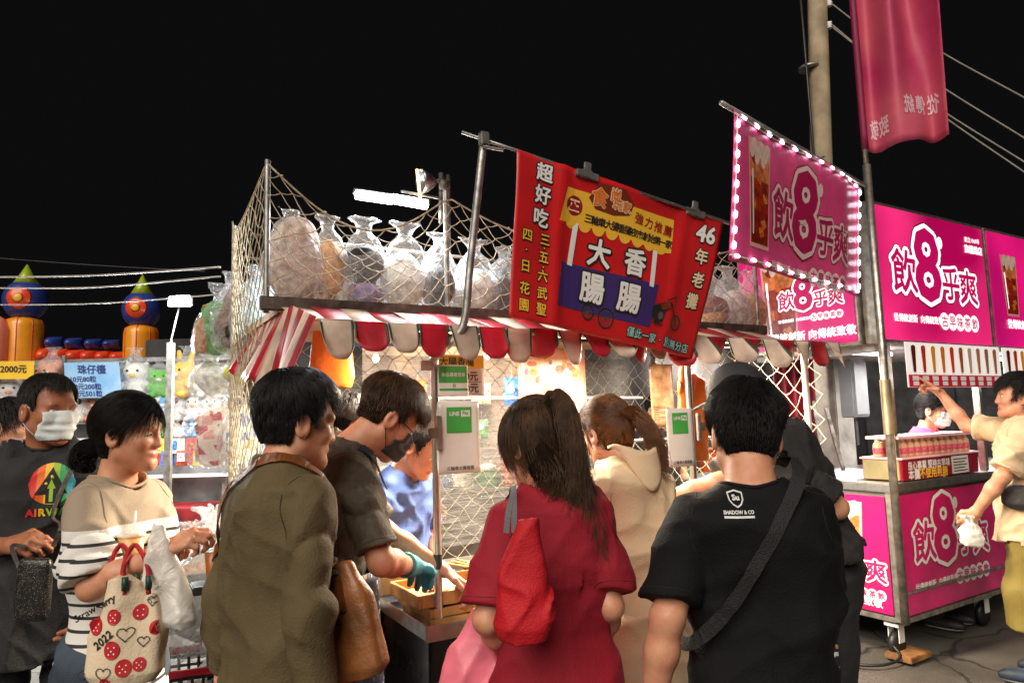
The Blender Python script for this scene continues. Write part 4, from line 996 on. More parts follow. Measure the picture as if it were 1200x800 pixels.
# bags hung along the stall's left side
def hang(px, py, Y, w, h, fills, label, seed, film_=None, tie=.78, d=.24, rz=.6, topw=.5):
    p = at(px, py, Y); return stuffed_bag('hanging_bag', p, w, d, h, seed, fills, label, 'bag', 'bags hung on the left side of the stall', rz, film_, tie, topw=topw)
hang(252, 418, 3.75, .24, .40, [(GN, .85, .7, 0, .05), (OR, .4, .6, 0, -.25)], 'hanging clear bag with bright green goods, outermost on the left', 31)
hang(276, 413, 3.6, .24, .42, [(BR, .9, .75, 0, 0)], 'hanging clear bag of brown strips behind the net', 32, tie=.86)
hang(300, 413, 3.45, .26, .44, [(BL, .9, .72, 0, 0)], 'hanging clear bag of grey blue goods against the rack corner', 33, tie=.86)
hang(250, 468, 3.8, .24, .26, [(WH, .8, .7, 0, 0)], 'pale hanging bag under the green one', 34)
hang(262, 548, 3.7, .38, .36, [(SNK, .9, .8, 0, 0)], 'big round bag of pink and white goods at shoulder level', 35, tie=.9)
hang(292, 550, 3.5, .3, .36, [(SNK2, .9, .8, 0, 0)], 'cloudy white bag hanging beside the big round one', 36, None, tie=.9)
hang(282, 455, 3.62, .2, .16, [(filling('lime', srgb(190, 200, 60)), .9, .8, 0, 0)], 'small lime filled bag under the striped side curtain', 37)

# ---------------------------------------------------------------- lamps on the roof rack
fl = empty('roof_lamp', (0, 0, 0), 0, 'bright two tube white light above the roof rack', 'lamp')
for x0, y0, x1, y1 in ((418, 228, 459, 234), (461, 233, 500, 240)):
    p, q = at(x0, y0, 3.25), at(x1, y1, 3.22); b = MB(); b.tube([p, q], .024, 12); b.build('tube', mat('white_tube', (1, 1, 1), .4, var=0, emit=22, ecol=(.93, .97, 1)), fl, True)
p, q = at(415, 224, 3.27), at(503, 237, 3.24); b = MB(); b.tube([p, q], .016, 8); b.build('housing', DULL, fl, True)
b = MB(); b.tube([at(470, 224, 3.26), at(519, 233, 3.3)], .007, 6); b.build('arm', DULL, fl, True)
l = bpy.data.lights.new('roof_lamp_light', 'AREA'); l.shape = 'RECTANGLE'; l.size = .35; l.size_y = .05; l.energy = 60; l.color = (.9, .96, 1)
lo = bpy.data.objects.new('lamp_light', l); COL.objects.link(lo); lo.location = at(460, 243, 3.22); lo.rotation_euler = (R(18), 0, .3); lo.parent = fl
settle(fl)
rl = empty('reflector_lamp', (0, 0, 0), 0, 'round reflector lamp on a bracket over the roof rack', 'lamp')
c = at(493, 213, 3.25); axr = Vector((-.8, -.45, -.1)).normalized(); xr = axr.cross(Z).normalized(); yr = xr.cross(axr)
b = MB(); b.lathe([(.018, -.075), (.03, -.06), (.05, -.03), (.062, .0), (.058, .002), (.045, -.028)], c, 20, (xr, yr, axr)); b.build('shade', STEEL, rl, True)
b = MB(); b.tube([c + axr * .012 + yr * .06, c + axr * .012 - yr * .09], .007, 8); b.build('tube', mat('orange_glow', (1, .5, .2), .4, var=0, emit=5, ecol=(1, .5, .2)), rl, True)
b = MB(); b.tube([c - axr * .07, at(521, 209, 3.3)], .009, 8); b.tube([at(517, 203, 3.3), at(517, 262, 3.3)], .012, 8); b.tube([at(525, 205, 3.3), at(526, 300, 3.3)], .01, 8); b.box(at(521, 217, 3.29), (.05, .03, .05), AX, .004); b.build('bracket', RUST, rl, True)
settle(rl)
# ---------------------------------------------------------------- the pink drinks stand
UC = Vector((math.sin(R(58)), math.cos(R(58)), 0)); VC = Vector((-math.cos(R(58)), math.sin(R(58)), 0)); AXC = (UC, VC, Z)
C0 = at(1046, 600, 4.3); C0.z = 0
def CP(s, t, z): return C0 + UC * s + VC * t + Z * z
PINKP = mat('pink_print', srgb(214, 20, 110), .34, var=.2, vscale=3, coat=.4)
PINKE = glowpanel('pink_lightbox', srgb(240, 48, 126), srgb(168, 3, 80), .64, 1.1); PINKE2 = glowpanel('magenta_lightbox', srgb(214, 20, 116), srgb(150, 4, 84), .66)
WLIT = mat('white_lit_print', (.85, .84, .83), .4, var=0, emit=1., ecol=(1, .93, .92)); PLIT = mat('magenta_lit_print', srgb(190, 10, 95), .4, var=0, emit=.42, ecol=srgb(200, 14, 100)); SLIT = mat('outline_lit_print', srgb(120, 8, 60), .4, var=0, emit=.12, ecol=srgb(150, 10, 80))
MAG = mat('magenta_ink', srgb(196, 18, 98), .4, var=0); ALU = mat('aluminium_frame', (.5, .46, .4), .38, metal=.9, var=.25, vscale=20, bump=.1, bscale=60)
TEA = mat('tea_red', srgb(200, 60, 24), .3, var=.4, vscale=30, col2=srgb(120, 24, 8)); ICE = mat('ice', srgb(240, 214, 198), .2, var=.1, vscale=30); CUPW = mat('cup_pink_white', srgb(245, 200, 205), .3, var=.1)
LITW = mat('white_lit_panel', (.85, .85, .85), .4, var=0, emit=.9, ecol=(.95, .97, 1))
def logo(pr, cx, cy, sc, W, M, O, sub=True, main=True):
    """the stand's lettering, centred in print space; sc = height share"""
    def T(t, x, y, h, m, fat, off, **k): put_text(pr.g(m), t, pr.fn, cx + x * sc, cy + y * sc, h * sc, fat=fat, off=off, n=12, **k)
    for ch, x, y, h in (('飲', -.72, -.02, .56), ('乎', .36, -.10, .46), ('爽', .80, -.12, .48)):
        T(ch, x, y, h, O, .125, .0022); T(ch, x, y, h, W, .10, .003); T(ch, x, y, h, M, .02, .0042)
    T('8', -.18, .10, 1.28, O, .085, .0024); T('8', -.18, .10, 1.28, W, .07, .0034); T('8', -.18, .10, 1.28, M, .025, .0046)
    for x, y, r in ((.17, .42, .065), (.14, .27, .035)): disc(pr.g(W), pr.fn, cx + x * sc, cy + y * sc, r * sc, .0036, 16, r * sc * 1.25)
    for i, ch in enumerate('古早味茶飲'):
        x = .12 + i * .19; disc(pr.g(W), pr.fn, cx + x * sc, cy - .60 * sc, .112 * sc, .003 + i * 4e-5, 20); T(ch, x, -.60, .155, M, .02, .0046)
    T('從傳統創新  向傳統致敬', -.48, -.60, .105, W, .02, .003)
def cup_print(pr, x, y, w, h, W, off=.002):
    """printed glass of iced tea: glass outline, tea in three tones, ice, foam and a rim"""
    q = lambda a, b: (x + a * w, y + b * h); wd = lambda b: .38 + .12 * (b + .5)
    flat_poly(pr.g(GLS), [q(-.56, .5), q(.56, .5), q(.43, -.54), q(-.43, -.54)], pr.fn, off)
    for k, (b0, b1, m) in enumerate(((-.5, -.18, TEAD), (-.18, .12, TEA), (.12, .34, TEAL))): flat_poly(pr.g(m), [q(-wd(b1), b1), q(wd(b1), b1), q(wd(b0), b0), q(-wd(b0), b0)], pr.fn, off + .0004)
    rr = random.Random(5)
    for i in range(9):
        a = rr.uniform(-.3, .3); b = -.38 + .085 * i; t = rr.uniform(0, 1.5); flat_poly(pr.g((OR_, TEAL, TEAD)[i % 3]), [q(a + .15 * math.cos(t + j * 1.57) * (1 if j % 2 else .8), b + .065 * math.sin(t + j * 1.57)) for j in range(4)], pr.fn, off + .0008 + i * 4e-5)
    for i in range(8):
        a = -.38 + .11 * i; disc(pr.g(ICE), pr.fn, *q(a, .38 + .07 * math.sin(i * 2.1)), .11 * w, off + .0014 + i * 4e-5, 10, .075 * h)
    flat_poly(pr.g(W), [q(-.40, .2), q(-.34, .2), q(-.28, -.42), q(-.33, -.42)], pr.fn, off + .002)
TEAD = mat('tea_dark', srgb(150, 34, 14), .3, var=.3, vscale=25); TEAL = mat('tea_light', srgb(230, 130, 70), .3, var=.3, vscale=25); GLS = mat('glass_print', srgb(236, 170, 170), .3, var=.05)
OR_ = mat('amber_ice_print', srgb(232, 120, 50), .3, var=.3, vscale=40)
stand = empty('drinks_stand', (0, 0, 0), 0, 'pink iced tea stand with steel counter and lit pink signs', 'market stall')
CW, CD, CZ0, CZ1 = 2.6, .95, .22, .985
b = MB(); b.box(CP(CW / 2, CD / 2, (CZ0 + CZ1) / 2), (CW - .03, CD - .03, CZ1 - CZ0), AXC); b.build('cabinet', mat('cabinet_steel', (.3, .28, .26), .5, metal=.5), stand)
# panels: front (s) and side (t)
for z0, z1 in ((.385, .955), (.245, .375)):
    b = MB(); b.box(CP(.03 + 1.32 / 2, -.004, (z0 + z1) / 2), (1.30, .012, z1 - z0), AXC, .002); b.build('panel', PINKP, stand)
    b = MB(); b.box(CP(1.36 + 1.2 / 2, -.004, (z0 + z1) / 2), (1.18, .012, z1 - z0), AXC, .002); b.build('panel', PINKP, stand)
b = MB(); b.box(CP(-.004, CD / 2, .6), (.012, CD - .08, .70), AXC, .002); b.build('panel', PINKP, stand)
for s, t in ((0, 0), (0, CD), (CW, 0)): b = MB(); b.box(CP(s, t, (CZ0 + CZ1) / 2), (.05, .05, CZ1 - CZ0), AXC, .003); b.build('corner_post', ALU, stand)
for z in (.225, .38): b = MB(); b.box(CP(CW / 2, -.010, z), (CW - .05, .02, .018 if z > .3 else .03), AXC, .002); b.build('edge_trim', ALU, stand)
b = MB(); b.box(CP(-.010, CD / 2, .228), (.02, CD - .05, .03), AXC, .002); b.build('edge_trim', ALU, stand)
b = MB(); b.box(CP(CW / 2 - .005, CD / 2 - .005, 1.005), (CW + .05, CD + .05, .05), AXC, .006); b.build('counter_top', STEEL, stand)
b = MB(); b.box(CP(.45, .55, 1.033), (.72, .55, .008), AXC, .002); b.build('counter_lid', mat('pale_lid', (.7, .78, .8), .18, var=.1), stand)
# signs: two front light boxes and one on the side
SB, ST_ = 1.89, 2.80
for s0, s1, t in ((.0, 1.43, 0), (1.46, 2.6, 0)):
    b = MB(); b.box(CP((s0 + s1) / 2, .03, (SB + ST_) / 2), (s1 - s0, .10, ST_ - SB), AXC, .003); b.build('sign_frame', ALU, stand)
    b = MB(); b.box(CP((s0 + s1) / 2, -.022, (SB + ST_) / 2), (s1 - s0 - .05, .012, ST_ - SB - .05), AXC); b.build('light_panel', PINKE if s0 == 0 else PINKE2, stand)
b = MB(); b.box(CP(.0, .55, (SB + ST_) / 2 - .03), (.08, .92, ST_ - SB - .06), AXC, .003); b.build('sign_frame', ALU, stand)
b = MB(); b.box(CP(-.042, .55, (SB + ST_) / 2 - .03), (.01, .88, ST_ - SB - .10), AXC); b.build('light_panel', PINKE2, stand)
f1 = plane_fn(CP(.025, -.0285, SB + .025), UC, Z, UC.cross(Z)); HS = ST_ - SB - .05
pr = Print(lambda u, v, off: f1(u * HS, v * HS, off), None, 1.0); logo(pr, .78, .54, .62, WLIT, PLIT, SLIT)
put_text(pr.g(WLIT), '創立1969年', pr.fn, 1.42, .88, .05, fat=.02, off=.003); put_text(pr.g(WLIT), '旗艦總店', pr.fn, 1.43, .80, .075, fat=.03, off=.003); pr.build(stand)
f2 = plane_fn(CP(1.485, -.0285, SB + .025), UC, Z, UC.cross(Z)); pr = Print(lambda u, v, off: f2(u * HS, v * HS, off), None, 1.0); cup_print(pr, .34, .55, .26, .52, WLIT); put_text(pr.g(WLIT), '從傳統創新', pr.fn, .42, .2, .085, fat=.03, off=.005); pr.build(stand)
f3 = plane_fn(CP(-.0475, .99, SB + .02), -VC, Z, (-VC).cross(Z)); pr = Print(lambda u, v, off: f3(u * .81, v * .81, off), None, 1.0)
cup_print(pr, .42, .42, .34, .9, WLIT); logo(pr, .70, .42, .30, WLIT, PLIT, SLIT); put_text(pr.g(WLIT), '從傳統創新 向傳統致敬', pr.fn, .66, .10, .085, fat=.03, off=.006); pr.build(stand)
# cabinet print
f4 = plane_fn(CP(.03, -.0102, .385), UC, Z, UC.cross(Z)); pr = Print(lambda u, v, off: f4(u * .57, v * .57, off), None, 1.0); logo(pr, 1.05, .50, .80, WINK, MAG, RINK); pr.build(stand)
f5 = plane_fn(CP(-.0102, CD - .04, .25), -VC, Z, (-VC).cross(Z)); pr = Print(lambda u, v, off: f5(u * .7, v * .7, off), None, 1.0)
cup_print(pr, .80, .55, .42, .78, WINK); logo(pr, .78, .40, .42, WINK, MAG, RINK); put_text(pr.g(WINK), '從傳統創新 向傳統致敬', pr.fn, .72, .085, .085, fat=.03, off=.004); pr.build(stand)
# roof, white underside with lamps, posts
b = MB(); b.box(CP(CW / 2, .62, SB + .03), (CW - .12, 1.08, .03), AXC); b.build('roof_panel', WHITE, stand)
b = MB(); b.box(CP(.09, .5, SB - .02), (.10, .9, .05), AXC, .004); b.build('roof_edge', WHITE, stand)
for s in (.45, 1.35, 2.2):
    b = MB(); b.tube([CP(s - .3, .35, SB - .02), CP(s + .3, .35, SB - .02)], .014, 10); o = b.build('lamp_tube', M_LED, stand, True)
    l = bpy.data.lights.new('stand_lamp', 'AREA'); l.shape = 'RECTANGLE'; l.size = .6; l.size_y = .08; l.energy = 34; l.color = (1, .97, .92)
    lo = bpy.data.objects.new('lamp_light', l); COL.objects.link(lo); lo.location = CP(s, .35, SB - .045); lo.rotation_euler = (0, 0, math.atan2(UC.y, UC.x)); lo.parent = o
b = MB(); b.tube([CP(-.015, -.03, .22), CP(-.015, -.03, 3.02)], .024, 12); b.build('post', ALU, stand, True)
b = MB(); b.tube([CP(-.02, -.035, 1.33), CP(-.02, -.035, 1.66)], .032, 12); b.build('post_sleeve', mat('brass_sleeve', (.42, .34, .22), .45, metal=.8, var=.25), stand, 'auto')
for s, t in ((.16, .05), (1.28, .05), (2.1, .05)): b = MB(); b.box(CP(s, t, 1.46), (.045, .045, .86), AXC, .004); b.build('post', ALU, stand)
for s in (.05, 1.1, 2.4):       # castors
    for t in (.07, CD - .1):
        c = CP(s, t, .075); m = MB(); m.lathe([(.03, -.02), (.07, -.018), (.075, 0), (.07, .018), (.03, .02)], c, 20, (UC, Z, VC)); o = m.build('castor_wheel', BLACKP, stand, True)
        m = MB(); m.box(c + Z * .115, (.10, .09, .02), AXC, .003)
        for sg in (-1, 1): m.box(c + VC * sg * .032 + Z * .06, (.06, .006, .10), AXC, .002)
        m.build('castor_fork', WHITE, o)
settle(stand)
blk = MB(); blk.box(CP(.07, .02, .02), (.22, .16, .035), AXC, .004); blk.build('wood_block', mat('raw_wood', srgb(150, 104, 60), .7, var=.3, vscale=12), None, label='raw wooden board under the near castor of the pink stand', cat='board')
# menu boards hung under the signs
def menu(s0, n, wd, label):
    r_ = empty('menu_board', (0, 0, 0), 0, label, 'menu board'); f = plane_fn(CP(s0, -.075, 1.62), UC, Z, UC.cross(Z))
    b = MB(); b.box(CP(s0 + wd / 2, -.068, 1.755), (wd, .006, .285), AXC); b.build('board', mat('menu_white', (.82, .8, .78), .4, var=.03, emit=.4, ecol=(1, .96, .92)), r_)
    b = MB(); rect(b, f, .0, -.006, wd, .072, .002); b.build('price_band', mat('menu_red', srgb(214, 30, 64), .4, var=.03), r_)
    for i in range(n):
        u = wd * (i + .65) / (n + .4); col = [(120, 30, 20), (200, 70, 30), (226, 160, 60), (226, 140, 50), (214, 80, 36), (190, 130, 80), (206, 184, 164), (196, 140, 110), (176, 130, 90), (188, 122, 84)][i % 10]; c2 = [(60, 10, 8), (170, 40, 20), (220, 150, 40), (214, 110, 30), (206, 60, 26), (150, 30, 30), (190, 170, 150), (170, 110, 80), (140, 90, 60), (160, 100, 70)][i % 10]
        m = MB(); z0, z1 = .088, .245; m.add([f(u - .026, z1, .003), f(u - .015, z0, .003), f(u + .015, z0, .003), f(u + .026, z1, .003)], [(0, 1, 2, 3)]); disc(m, f, u, z1, .026, .0031, 14, .014); o = m.build('drink_picture', mat('drink_print_%d' % (i % 10), srgb(*col), .4, var=.6, vscale=45, col2=srgb(*c2)), r_)
        m = MB(); rect(m, f, u - .037, .036, u + .037, .064, .004); rect(m, f, u - .033, .004, u + .033, .03, .004); m.build('price_strip', WINK, r_, kind='stuff')
    return settle(r_)
menu(.17, 10, 1.22, 'white menu board with ten drinks and red price band on the pink stand')
menu(1.44, 9, 1.02, 'second drinks menu board partly out of frame on the right')
# red display box with bottles
bx = empty('display_box', (0, 0, 0), 0, 'red and steel display box with yellow and white slogan on the counter', 'box')
b = MB(); b.box(CP(.62, .13, 1.10), (.95, .26, .13), AXC, .004); b.build('box_body', mat('box_crimson', srgb(150, 12, 44), .35, var=.1), bx)
b = MB(); b.box(CP(.14, .13, 1.10), (.012, .235, .12), AXC, .002); b.build('end_plate', mat('brass_plate', srgb(200, 186, 140), .3, metal=.7, var=.2), bx)
b = MB(); b.box(CP(.62, .13, 1.171), (.97, .28, .012), AXC, .003); b.build('shelf', CUPW, bx)
f = plane_fn(CP(.15, -.0015, 1.035), UC, Z, UC.cross(Z)); m = MB(); put_text(m, '良心事業 堅持古早味', f, .31, .09, .055, fat=.03); m.build('lettering', WINK, bx, kind='stuff')
m = MB(); put_text(m, '本攤', f, .12, .035, .068, fat=.03); m.build('lettering', WINK, bx, kind='stuff'); m = MB(); put_text(m, '不使用果糖', f, .355, .035, .068, fat=.03); m.build('lettering', YINK, bx, kind='stuff')
m = MB(); rect(m, f, .58, .008, .80, .122); m.build('notice', PAPER, bx); m = MB()
for i in range(5): rect(m, f, .60, .022 + i * .019, .78 - .03 * (i % 2), .028 + i * .019, .004)
m.build('lettering', INK, bx, kind='stuff'); settle(bx)
bm_ = mat('bottle_milk_tea', srgb(226, 178, 140), .25, var=.15, vscale=30); bl_ = mat('bottle_label', srgb(214, 96, 110), .4, var=.3, vscale=60); bc_ = mat('bottle_cap', srgb(240, 225, 220), .3, var=.05)
proto = None
for i in range(12):
    for j in range(2):
        p = CP(.19 + i * .078, .06 + j * .11, 1.178)
        if proto is None:
            proto = empty('bottle', p, 0); m = MB(); m.lathe([(.028, 0), (.032, .004), (.032, .07), (.026, .085), (.016, .094), (.016, .098)], (0, 0, 0), 14); m.build('bottle_body', bm_, proto, True)
            m = MB(); m.lathe([(.0325, .018), (.0326, .02), (.0326, .055), (.0325, .057)], (0, 0, 0), 14); m.build('label', bl_, proto, True); m = MB(); m.lathe([(.018, .096), (.019, .098), (.019, .111), (.017, .113)], (0, 0, 0), 14); m.build('cap', bc_, proto, True); o = proto
        else: o = copy_tree(proto); o.location = p
        tag(o, ('milk tea bottle in the front row on the red display box' if j == 0 else 'milk tea bottle in the rear row on the red display box'), 'bottle', 'bottles front row' if j == 0 else 'bottles rear row')
wb = MB(); wb.box(CP(.62, .12, 1.30), (.94, .22, .02), AXC, .003); wb.build('cup_tray', CUPW, None, label='pink edged tray lying over the bottles on the display box', cat='tray')
# hanging pink banner with LED string, projecting from the corner post
lb = empty('banner', (0, 0, 0), 0, 'pink drinks banner framed with white LED lights, projecting from the corner post', 'banner')
TL, TR, BR_, BL_ = at(858, 128, 3.15), at(1011, 216, 4.22), at(1006, 347, 4.22), at(854, 305, 3.15)
wv2 = lambda u, v: .012 * math.sin(u * 9 + 2 * v) + (.05 * math.sin((u - .72) * 22) * max(0, u - .72) * 1.1)
lf = quad_map(TL, TR, BR_, BL_, wv2)
b = MB(); b.grid(lambda u, v: lf(u, v), 50, 20, .0015); b.build('sheet', mat('banner_pink', srgb(232, 78, 138), .45, var=.12, vscale=4, coat=.1), lb, True)
pr = Print(lf, None, 1.6 / .68); MAG2 = mat('dull_magenta_ink', srgb(176, 24, 84), .45, var=0)
pr.f_ = lf; logo(pr, 1.31, .46, .68, mat('pinkish_white_ink', srgb(235, 205, 205), .5, var=0), MAG2, RINK); cup_print(pr, .40, .52, .34, .72, WINK); pr.build(lb)
b = MB(); b.tube([TL + (TL - TR).normalized() * .10, TR + (TR - TL).normalized() * .05], .012, 8); b.build('top_pole', DULL, lb, True)
LEDS = [(u, .965) for u in np.linspace(.05, .95, 11)] + [(u, .035) for u in np.linspace(.03, .97, 11)] + [(.012, v) for v in np.linspace(.1, .9, 9)] + [(.985, v) for v in np.linspace(.08, .92, 9)]
for i, (u, v) in enumerate(LEDS):
    c = lf(u, v, .012); ex = (lf(min(1, u + .02), v) - lf(max(0, u - .02), v)).normalized(); ey = (lf(u, min(1, v + .02)) - lf(u, max(0, v - .02))).normalized(); hz = i < 22
    b = MB(); b.box(c, (.04 if hz else .022, .012, .016 if hz else .034), (ex, ex.cross(ey), ey), .005); b.build('led_module', M_LED, lb)
for vv in (.965, .035): b = MB(); b.tube([lf(u, vv, .006) for u in np.linspace(0, 1, 30)], .004, 5); b.build('led_wire', WHITE, lb, True)
for uu in (.012, .985): b = MB(); b.tube([lf(uu, v, .006) for v in np.linspace(.03, .97, 12)], .004, 5); b.build('led_wire', WHITE, lb, True)
settle(lb)
# feather flag on the post
fg = empty('flag', (0, 0, 0), 0, 'tall magenta cloth flag with mirrored lettering above the drinks stand', 'flag')
FB = CP(-.015, -.03, 3.0)
def flg(u, v, off=0.):
    p = FB + Z * (.12 + v * 1.5) ; x = u * .50 * (1 - .12 * v * 0)
    dirv = Vector((.93, -.36, 0)); nn = Vector((.36, .93, 0))
    wob = .10 * math.sin(u * 9.5 + v * 1.4) * (0.3 + u) + .03 * math.sin(u * 15 - v * 2)
    return p + dirv * x * .93 + nn * (wob - off) + Z * (-.07 * u * (1 - v) + .20 * max(0, u - .2) * (1 - v) * .6)
b = MB(); b.grid(lambda u, v: flg(u, v), 40, 30, .0012); b.build('cloth', mat('flag_cloth', srgb(170, 28, 90), .6, var=.25, vscale=1.7, col2=srgb(204, 96, 110)), fg, True)
m = MB(); pf = lambda a, b_, off=0.: flg(1 - a, b_, off)
for i, ch in enumerate('從傳統'): put_text(m, ch, pf, .12 + i * .16, .16 + .0 * i, .09, w=.13, fat=.02, off=.004)
put_text(m, '致敬', pf, .80, .10, .09, w=.2, fat=.02, off=.004); m.build('lettering', mat('flag_white', srgb(226, 190, 200), .6, var=0), fg, kind='stuff')
b = MB(); b.tube([FB, FB + Z * 1.9], .016, 10); b.build('flag_pole', ALU, fg, True); b = MB(); b.tube([FB + Z * (.12 + .1 * i) for i in range(16)], .022, 8); b.build('sleeve', mat('flag_sleeve', srgb(130, 14, 66), .6), fg, True)
settle(fg)
# cable on the ground
b = MB(); b.tube(spline([CP(-.15, .6, .03), CP(-.35, .3, .012), CP(-.25, .05, .012), CP(-.05, .0, .03), CP(.0, .1, .1)], 30), .009, 7); b.build('power_cable', BLACKP, None, True, label='black power cable lying under the pink stand corner', cat='cable')
# gap behind: curtain, pillar, metal boxes, poles
cu = MB(); q0, q1 = at(910, 480, 5.6), at(958, 480, 5.9)
cu.grid(lambda u, v: (q0 * (1 - u) + q1 * u) * 1 + Vector((0, .05 * math.sin(u * 26), 0)) + Z * (v * 2.0 - q0.z * (1 - u) - q1.z * u + .1), 50, 4, .003); cu.build('curtain', mat('dark_red_curtain', srgb(120, 12, 28), .7, var=.3, vscale=6), None, True, label='dark red curtain hanging in the gap between the two stalls', cat='curtain')
def upright(px, Y, w_, d_, z0, z1, m, name, label, cat):
    p = at(px, 480, Y); b = MB(); b.box((p.x, p.y, (z0 + z1) / 2), (w_, d_, z1 - z0), AXC, .008); return b.build(name, m, None, label=label, cat=cat)
upright(975, 6.0, .24, .24, 0, 2.6, mat('concrete_column', (.22, .2, .18), .8, var=.25, bump=.3), 'pillar', 'grey brown concrete pillar right of the dark red curtain', 'pillar')
eb = empty('electric_cabinet', (0, 0, 0), 0, 'grey metal electric cabinet hung behind the drinks stand', 'cabinet')
p = at(1000, 455, 5.6); b = MB(); b.box(p, (.2, .12, .46), AXC, .008); b.build('case', mat('grey_enamel', (.10, .105, .11), .45, var=.1), eb); b = MB(); b.box(p - VC * .066, (.17, .01, .42), AXC, .004); b.build('door', mat('grey_enamel2', (.12, .125, .13), .45, var=.1), eb); b = MB(); b.tube([p - Z * .23, p - Z * .45], .015, 8); b.build('conduit', BLACKP, eb); settle(eb)
for a_, b_, lab in (((953, 470), (968, 560), 'thin steel strut leaning by the dark red curtain'), ((968, 478), (990, 556), 'bare steel strut leaning against the concrete pillar')):
    p, q = at(*a_, 5.3), at(*b_, 5.2); b = MB(); b.box((p + q) / 2, (.028, .018, (p - q).length), ((p - q).cross(Vector((0, 1, 0))).normalized(), Vector((0, 1, 0)), (p - q).normalized()), .003); b.build('strut', RUST, None, label=lab, cat='strut')
cb = MB(); cb.box(CP(.15, 1.5, .5), (1.2, .4, 1.0), AXC, .02); cb.build('side_cabinet', mat('dark_cabinet', (.05, .045, .04), .5, var=.3), None, label='dark low cabinet behind the drinks stand counter', cat='cabinet')
bw = MB(); bw.grid(lambda u, v: CP(-1.2 + 4.6 * u, 2.2 + .03 * math.sin(u * 60), 2.25 * v), 80, 4, .004); bw.build('back_cloth', mat('dark_back_cloth', (.02, .017, .02), .8, var=.3), None, True, label='dark cloth wall at the back of the drinks stand', cat='cloth')
# ---------------------------------------------------------------- background on the left: bouncy castle
INF_O = mat('pvc_orange', srgb(232, 150, 30), .3, var=.08, coat=.3); INF_B = mat('pvc_blue', srgb(44, 62, 140), .3, var=.08, coat=.3); INF_R = mat('pvc_red_orange', srgb(226, 70, 34), .3, var=.1, coat=.3); INF_G = mat('pvc_lime', srgb(150, 168, 30), .3, var=.08, coat=.3); INF_Y = mat('pvc_yellow', srgb(244, 176, 60), .3, var=.05, coat=.3); INF_S = mat('pvc_salmon', srgb(226, 130, 110), .3, var=.05)
cas = empty('bouncy_castle', (0, 0, 0), 0, 'inflatable castle with orange towers and blue lime pointed tops', 'bouncy castle')
YC = 12.0
def tower(px, ytop, ball_y, r_px, cyl0, cyl1, rc_px):
    k = YC / F_PX; c = at(px, ball_y, YC); r = r_px * k * 1.02; rc = rc_px * k
    zt = at(px, ytop, YC).z; z1 = at(px, cyl0, YC).z; b = MB(); b.lathe([(rc * .9, 0), (rc, .1), (rc, z1 - .12), (rc * .93, z1 - .03), (rc * .6, z1 + .02)], (c.x, c.y, 0), 28); tw_ = b.build('tower', INF_O, cas, True)
    for k_ in range(8):
        an = 2 * math.pi * (k_ + .3) / 8; sm_ = MB(); sm_.tube([(c.x + math.cos(an) * rc * q_, c.y + math.sin(an) * rc * q_, z_) for q_, z_ in ((1.0, .1), (1.0, z1 - .12), (.93, z1 - .03), (.6, z1 + .02))], .009, 6); sm_.build('seam', INF_R, tw_, True)
    b = MB(); b.lathe([(r * max(.02, math.sin(t)), -r * math.cos(t) * 1.05) for t in np.linspace(.15, 2.5, 14)], c, 28); o = b.build('ball', INF_B, cas, True)
    z0 = c.z + r * .78; b = MB(); b.lathe([(r * .62, z0), (r * .3, z0 + (zt - z0) * .5), (.01, zt)], (c.x, c.y, 0), 24); b.build('point', INF_G, cas, True)
    nd = Vector((.28 * (1 if px < 100 else .6), -1, -.02)).normalized(); xr = nd.cross(Z).normalized(); yr = xr.cross(nd)
    b = MB(); b.lathe([(.57 * r, r * .835), (.5 * r, r * .885), (.3 * r, r * .972), (.02, r * 1.015)], c, 24, (xr, yr, nd)); b.build('spot', INF_R, o, True)
    b = MB(); b.lathe([(.25 * r, r * .985), (.14 * r, r * 1.015), (.02, r * 1.028)], c, 20, (xr, yr, nd)); b.build('spot_centre', INF_Y, o, True)
tower(30, 310, 352, 23, 374, 425, 20); tower(166, 322, 363, 21, 383, 425, 18.5)
def pillow(px0, px1, y0, y1, m, name, Y=YC):
    p0, p1 = at(px0, y0, Y), at(px1, y1, Y); c = (p0 + p1) / 2; w_, h_ = abs(p1.x - p0.x), abs(p0.z - p1.z); b = MB(); n = 10; vs = []
    b.grid(lambda u, v: c + Vector(((u - .5) * w_, -.22 * (math.sin(math.pi * u) * math.sin(math.pi * v)) ** .5, (v - .5) * h_)), n, n); b.grid(lambda u, v: c + Vector(((.5 - u) * w_, .22 * (math.sin(math.pi * u) * math.sin(math.pi * v)) ** .5, (v - .5) * h_)), n, n)
    return b.build(name, m, cas, True)
for i in range(6): pillow(46 + i * 17, 64 + i * 17, 408 + i * .8, 426, INF_R, 'wall_cushion')
for x in (64, 87, 110, 131): pillow(x - 8, x + 8, 395 + (x - 64) * .05, 409, INF_B, 'merlon')
for i in range(4): pillow(178 + i * 18, 197 + i * 18, 412, 427, mat('pvc_orange_red', srgb(228, 104, 36), .3, var=.1, coat=.3), 'wall_cushion')
for x in (199, 233): pillow(x - 8, x + 8, 402, 414, INF_R, 'merlon')
b = MB(); c = at(-4, 400, YC - .3); b.lathe([(.15, -.6), (.2, -.3), (.2, .2), (.12, .38), (.02, .44)], c, 20); b.build('side_column', INF_S, cas, True)
b = MB(); p0, p1 = at(-60, 430, YC), at(262, 430, YC); b.box(((p0.x + p1.x) / 2, YC + .3, p0.z / 2), (p1.x - p0.x, .5, p0.z), None, .05); b.build('base_wall', INF_R, cas)
settle(cas)
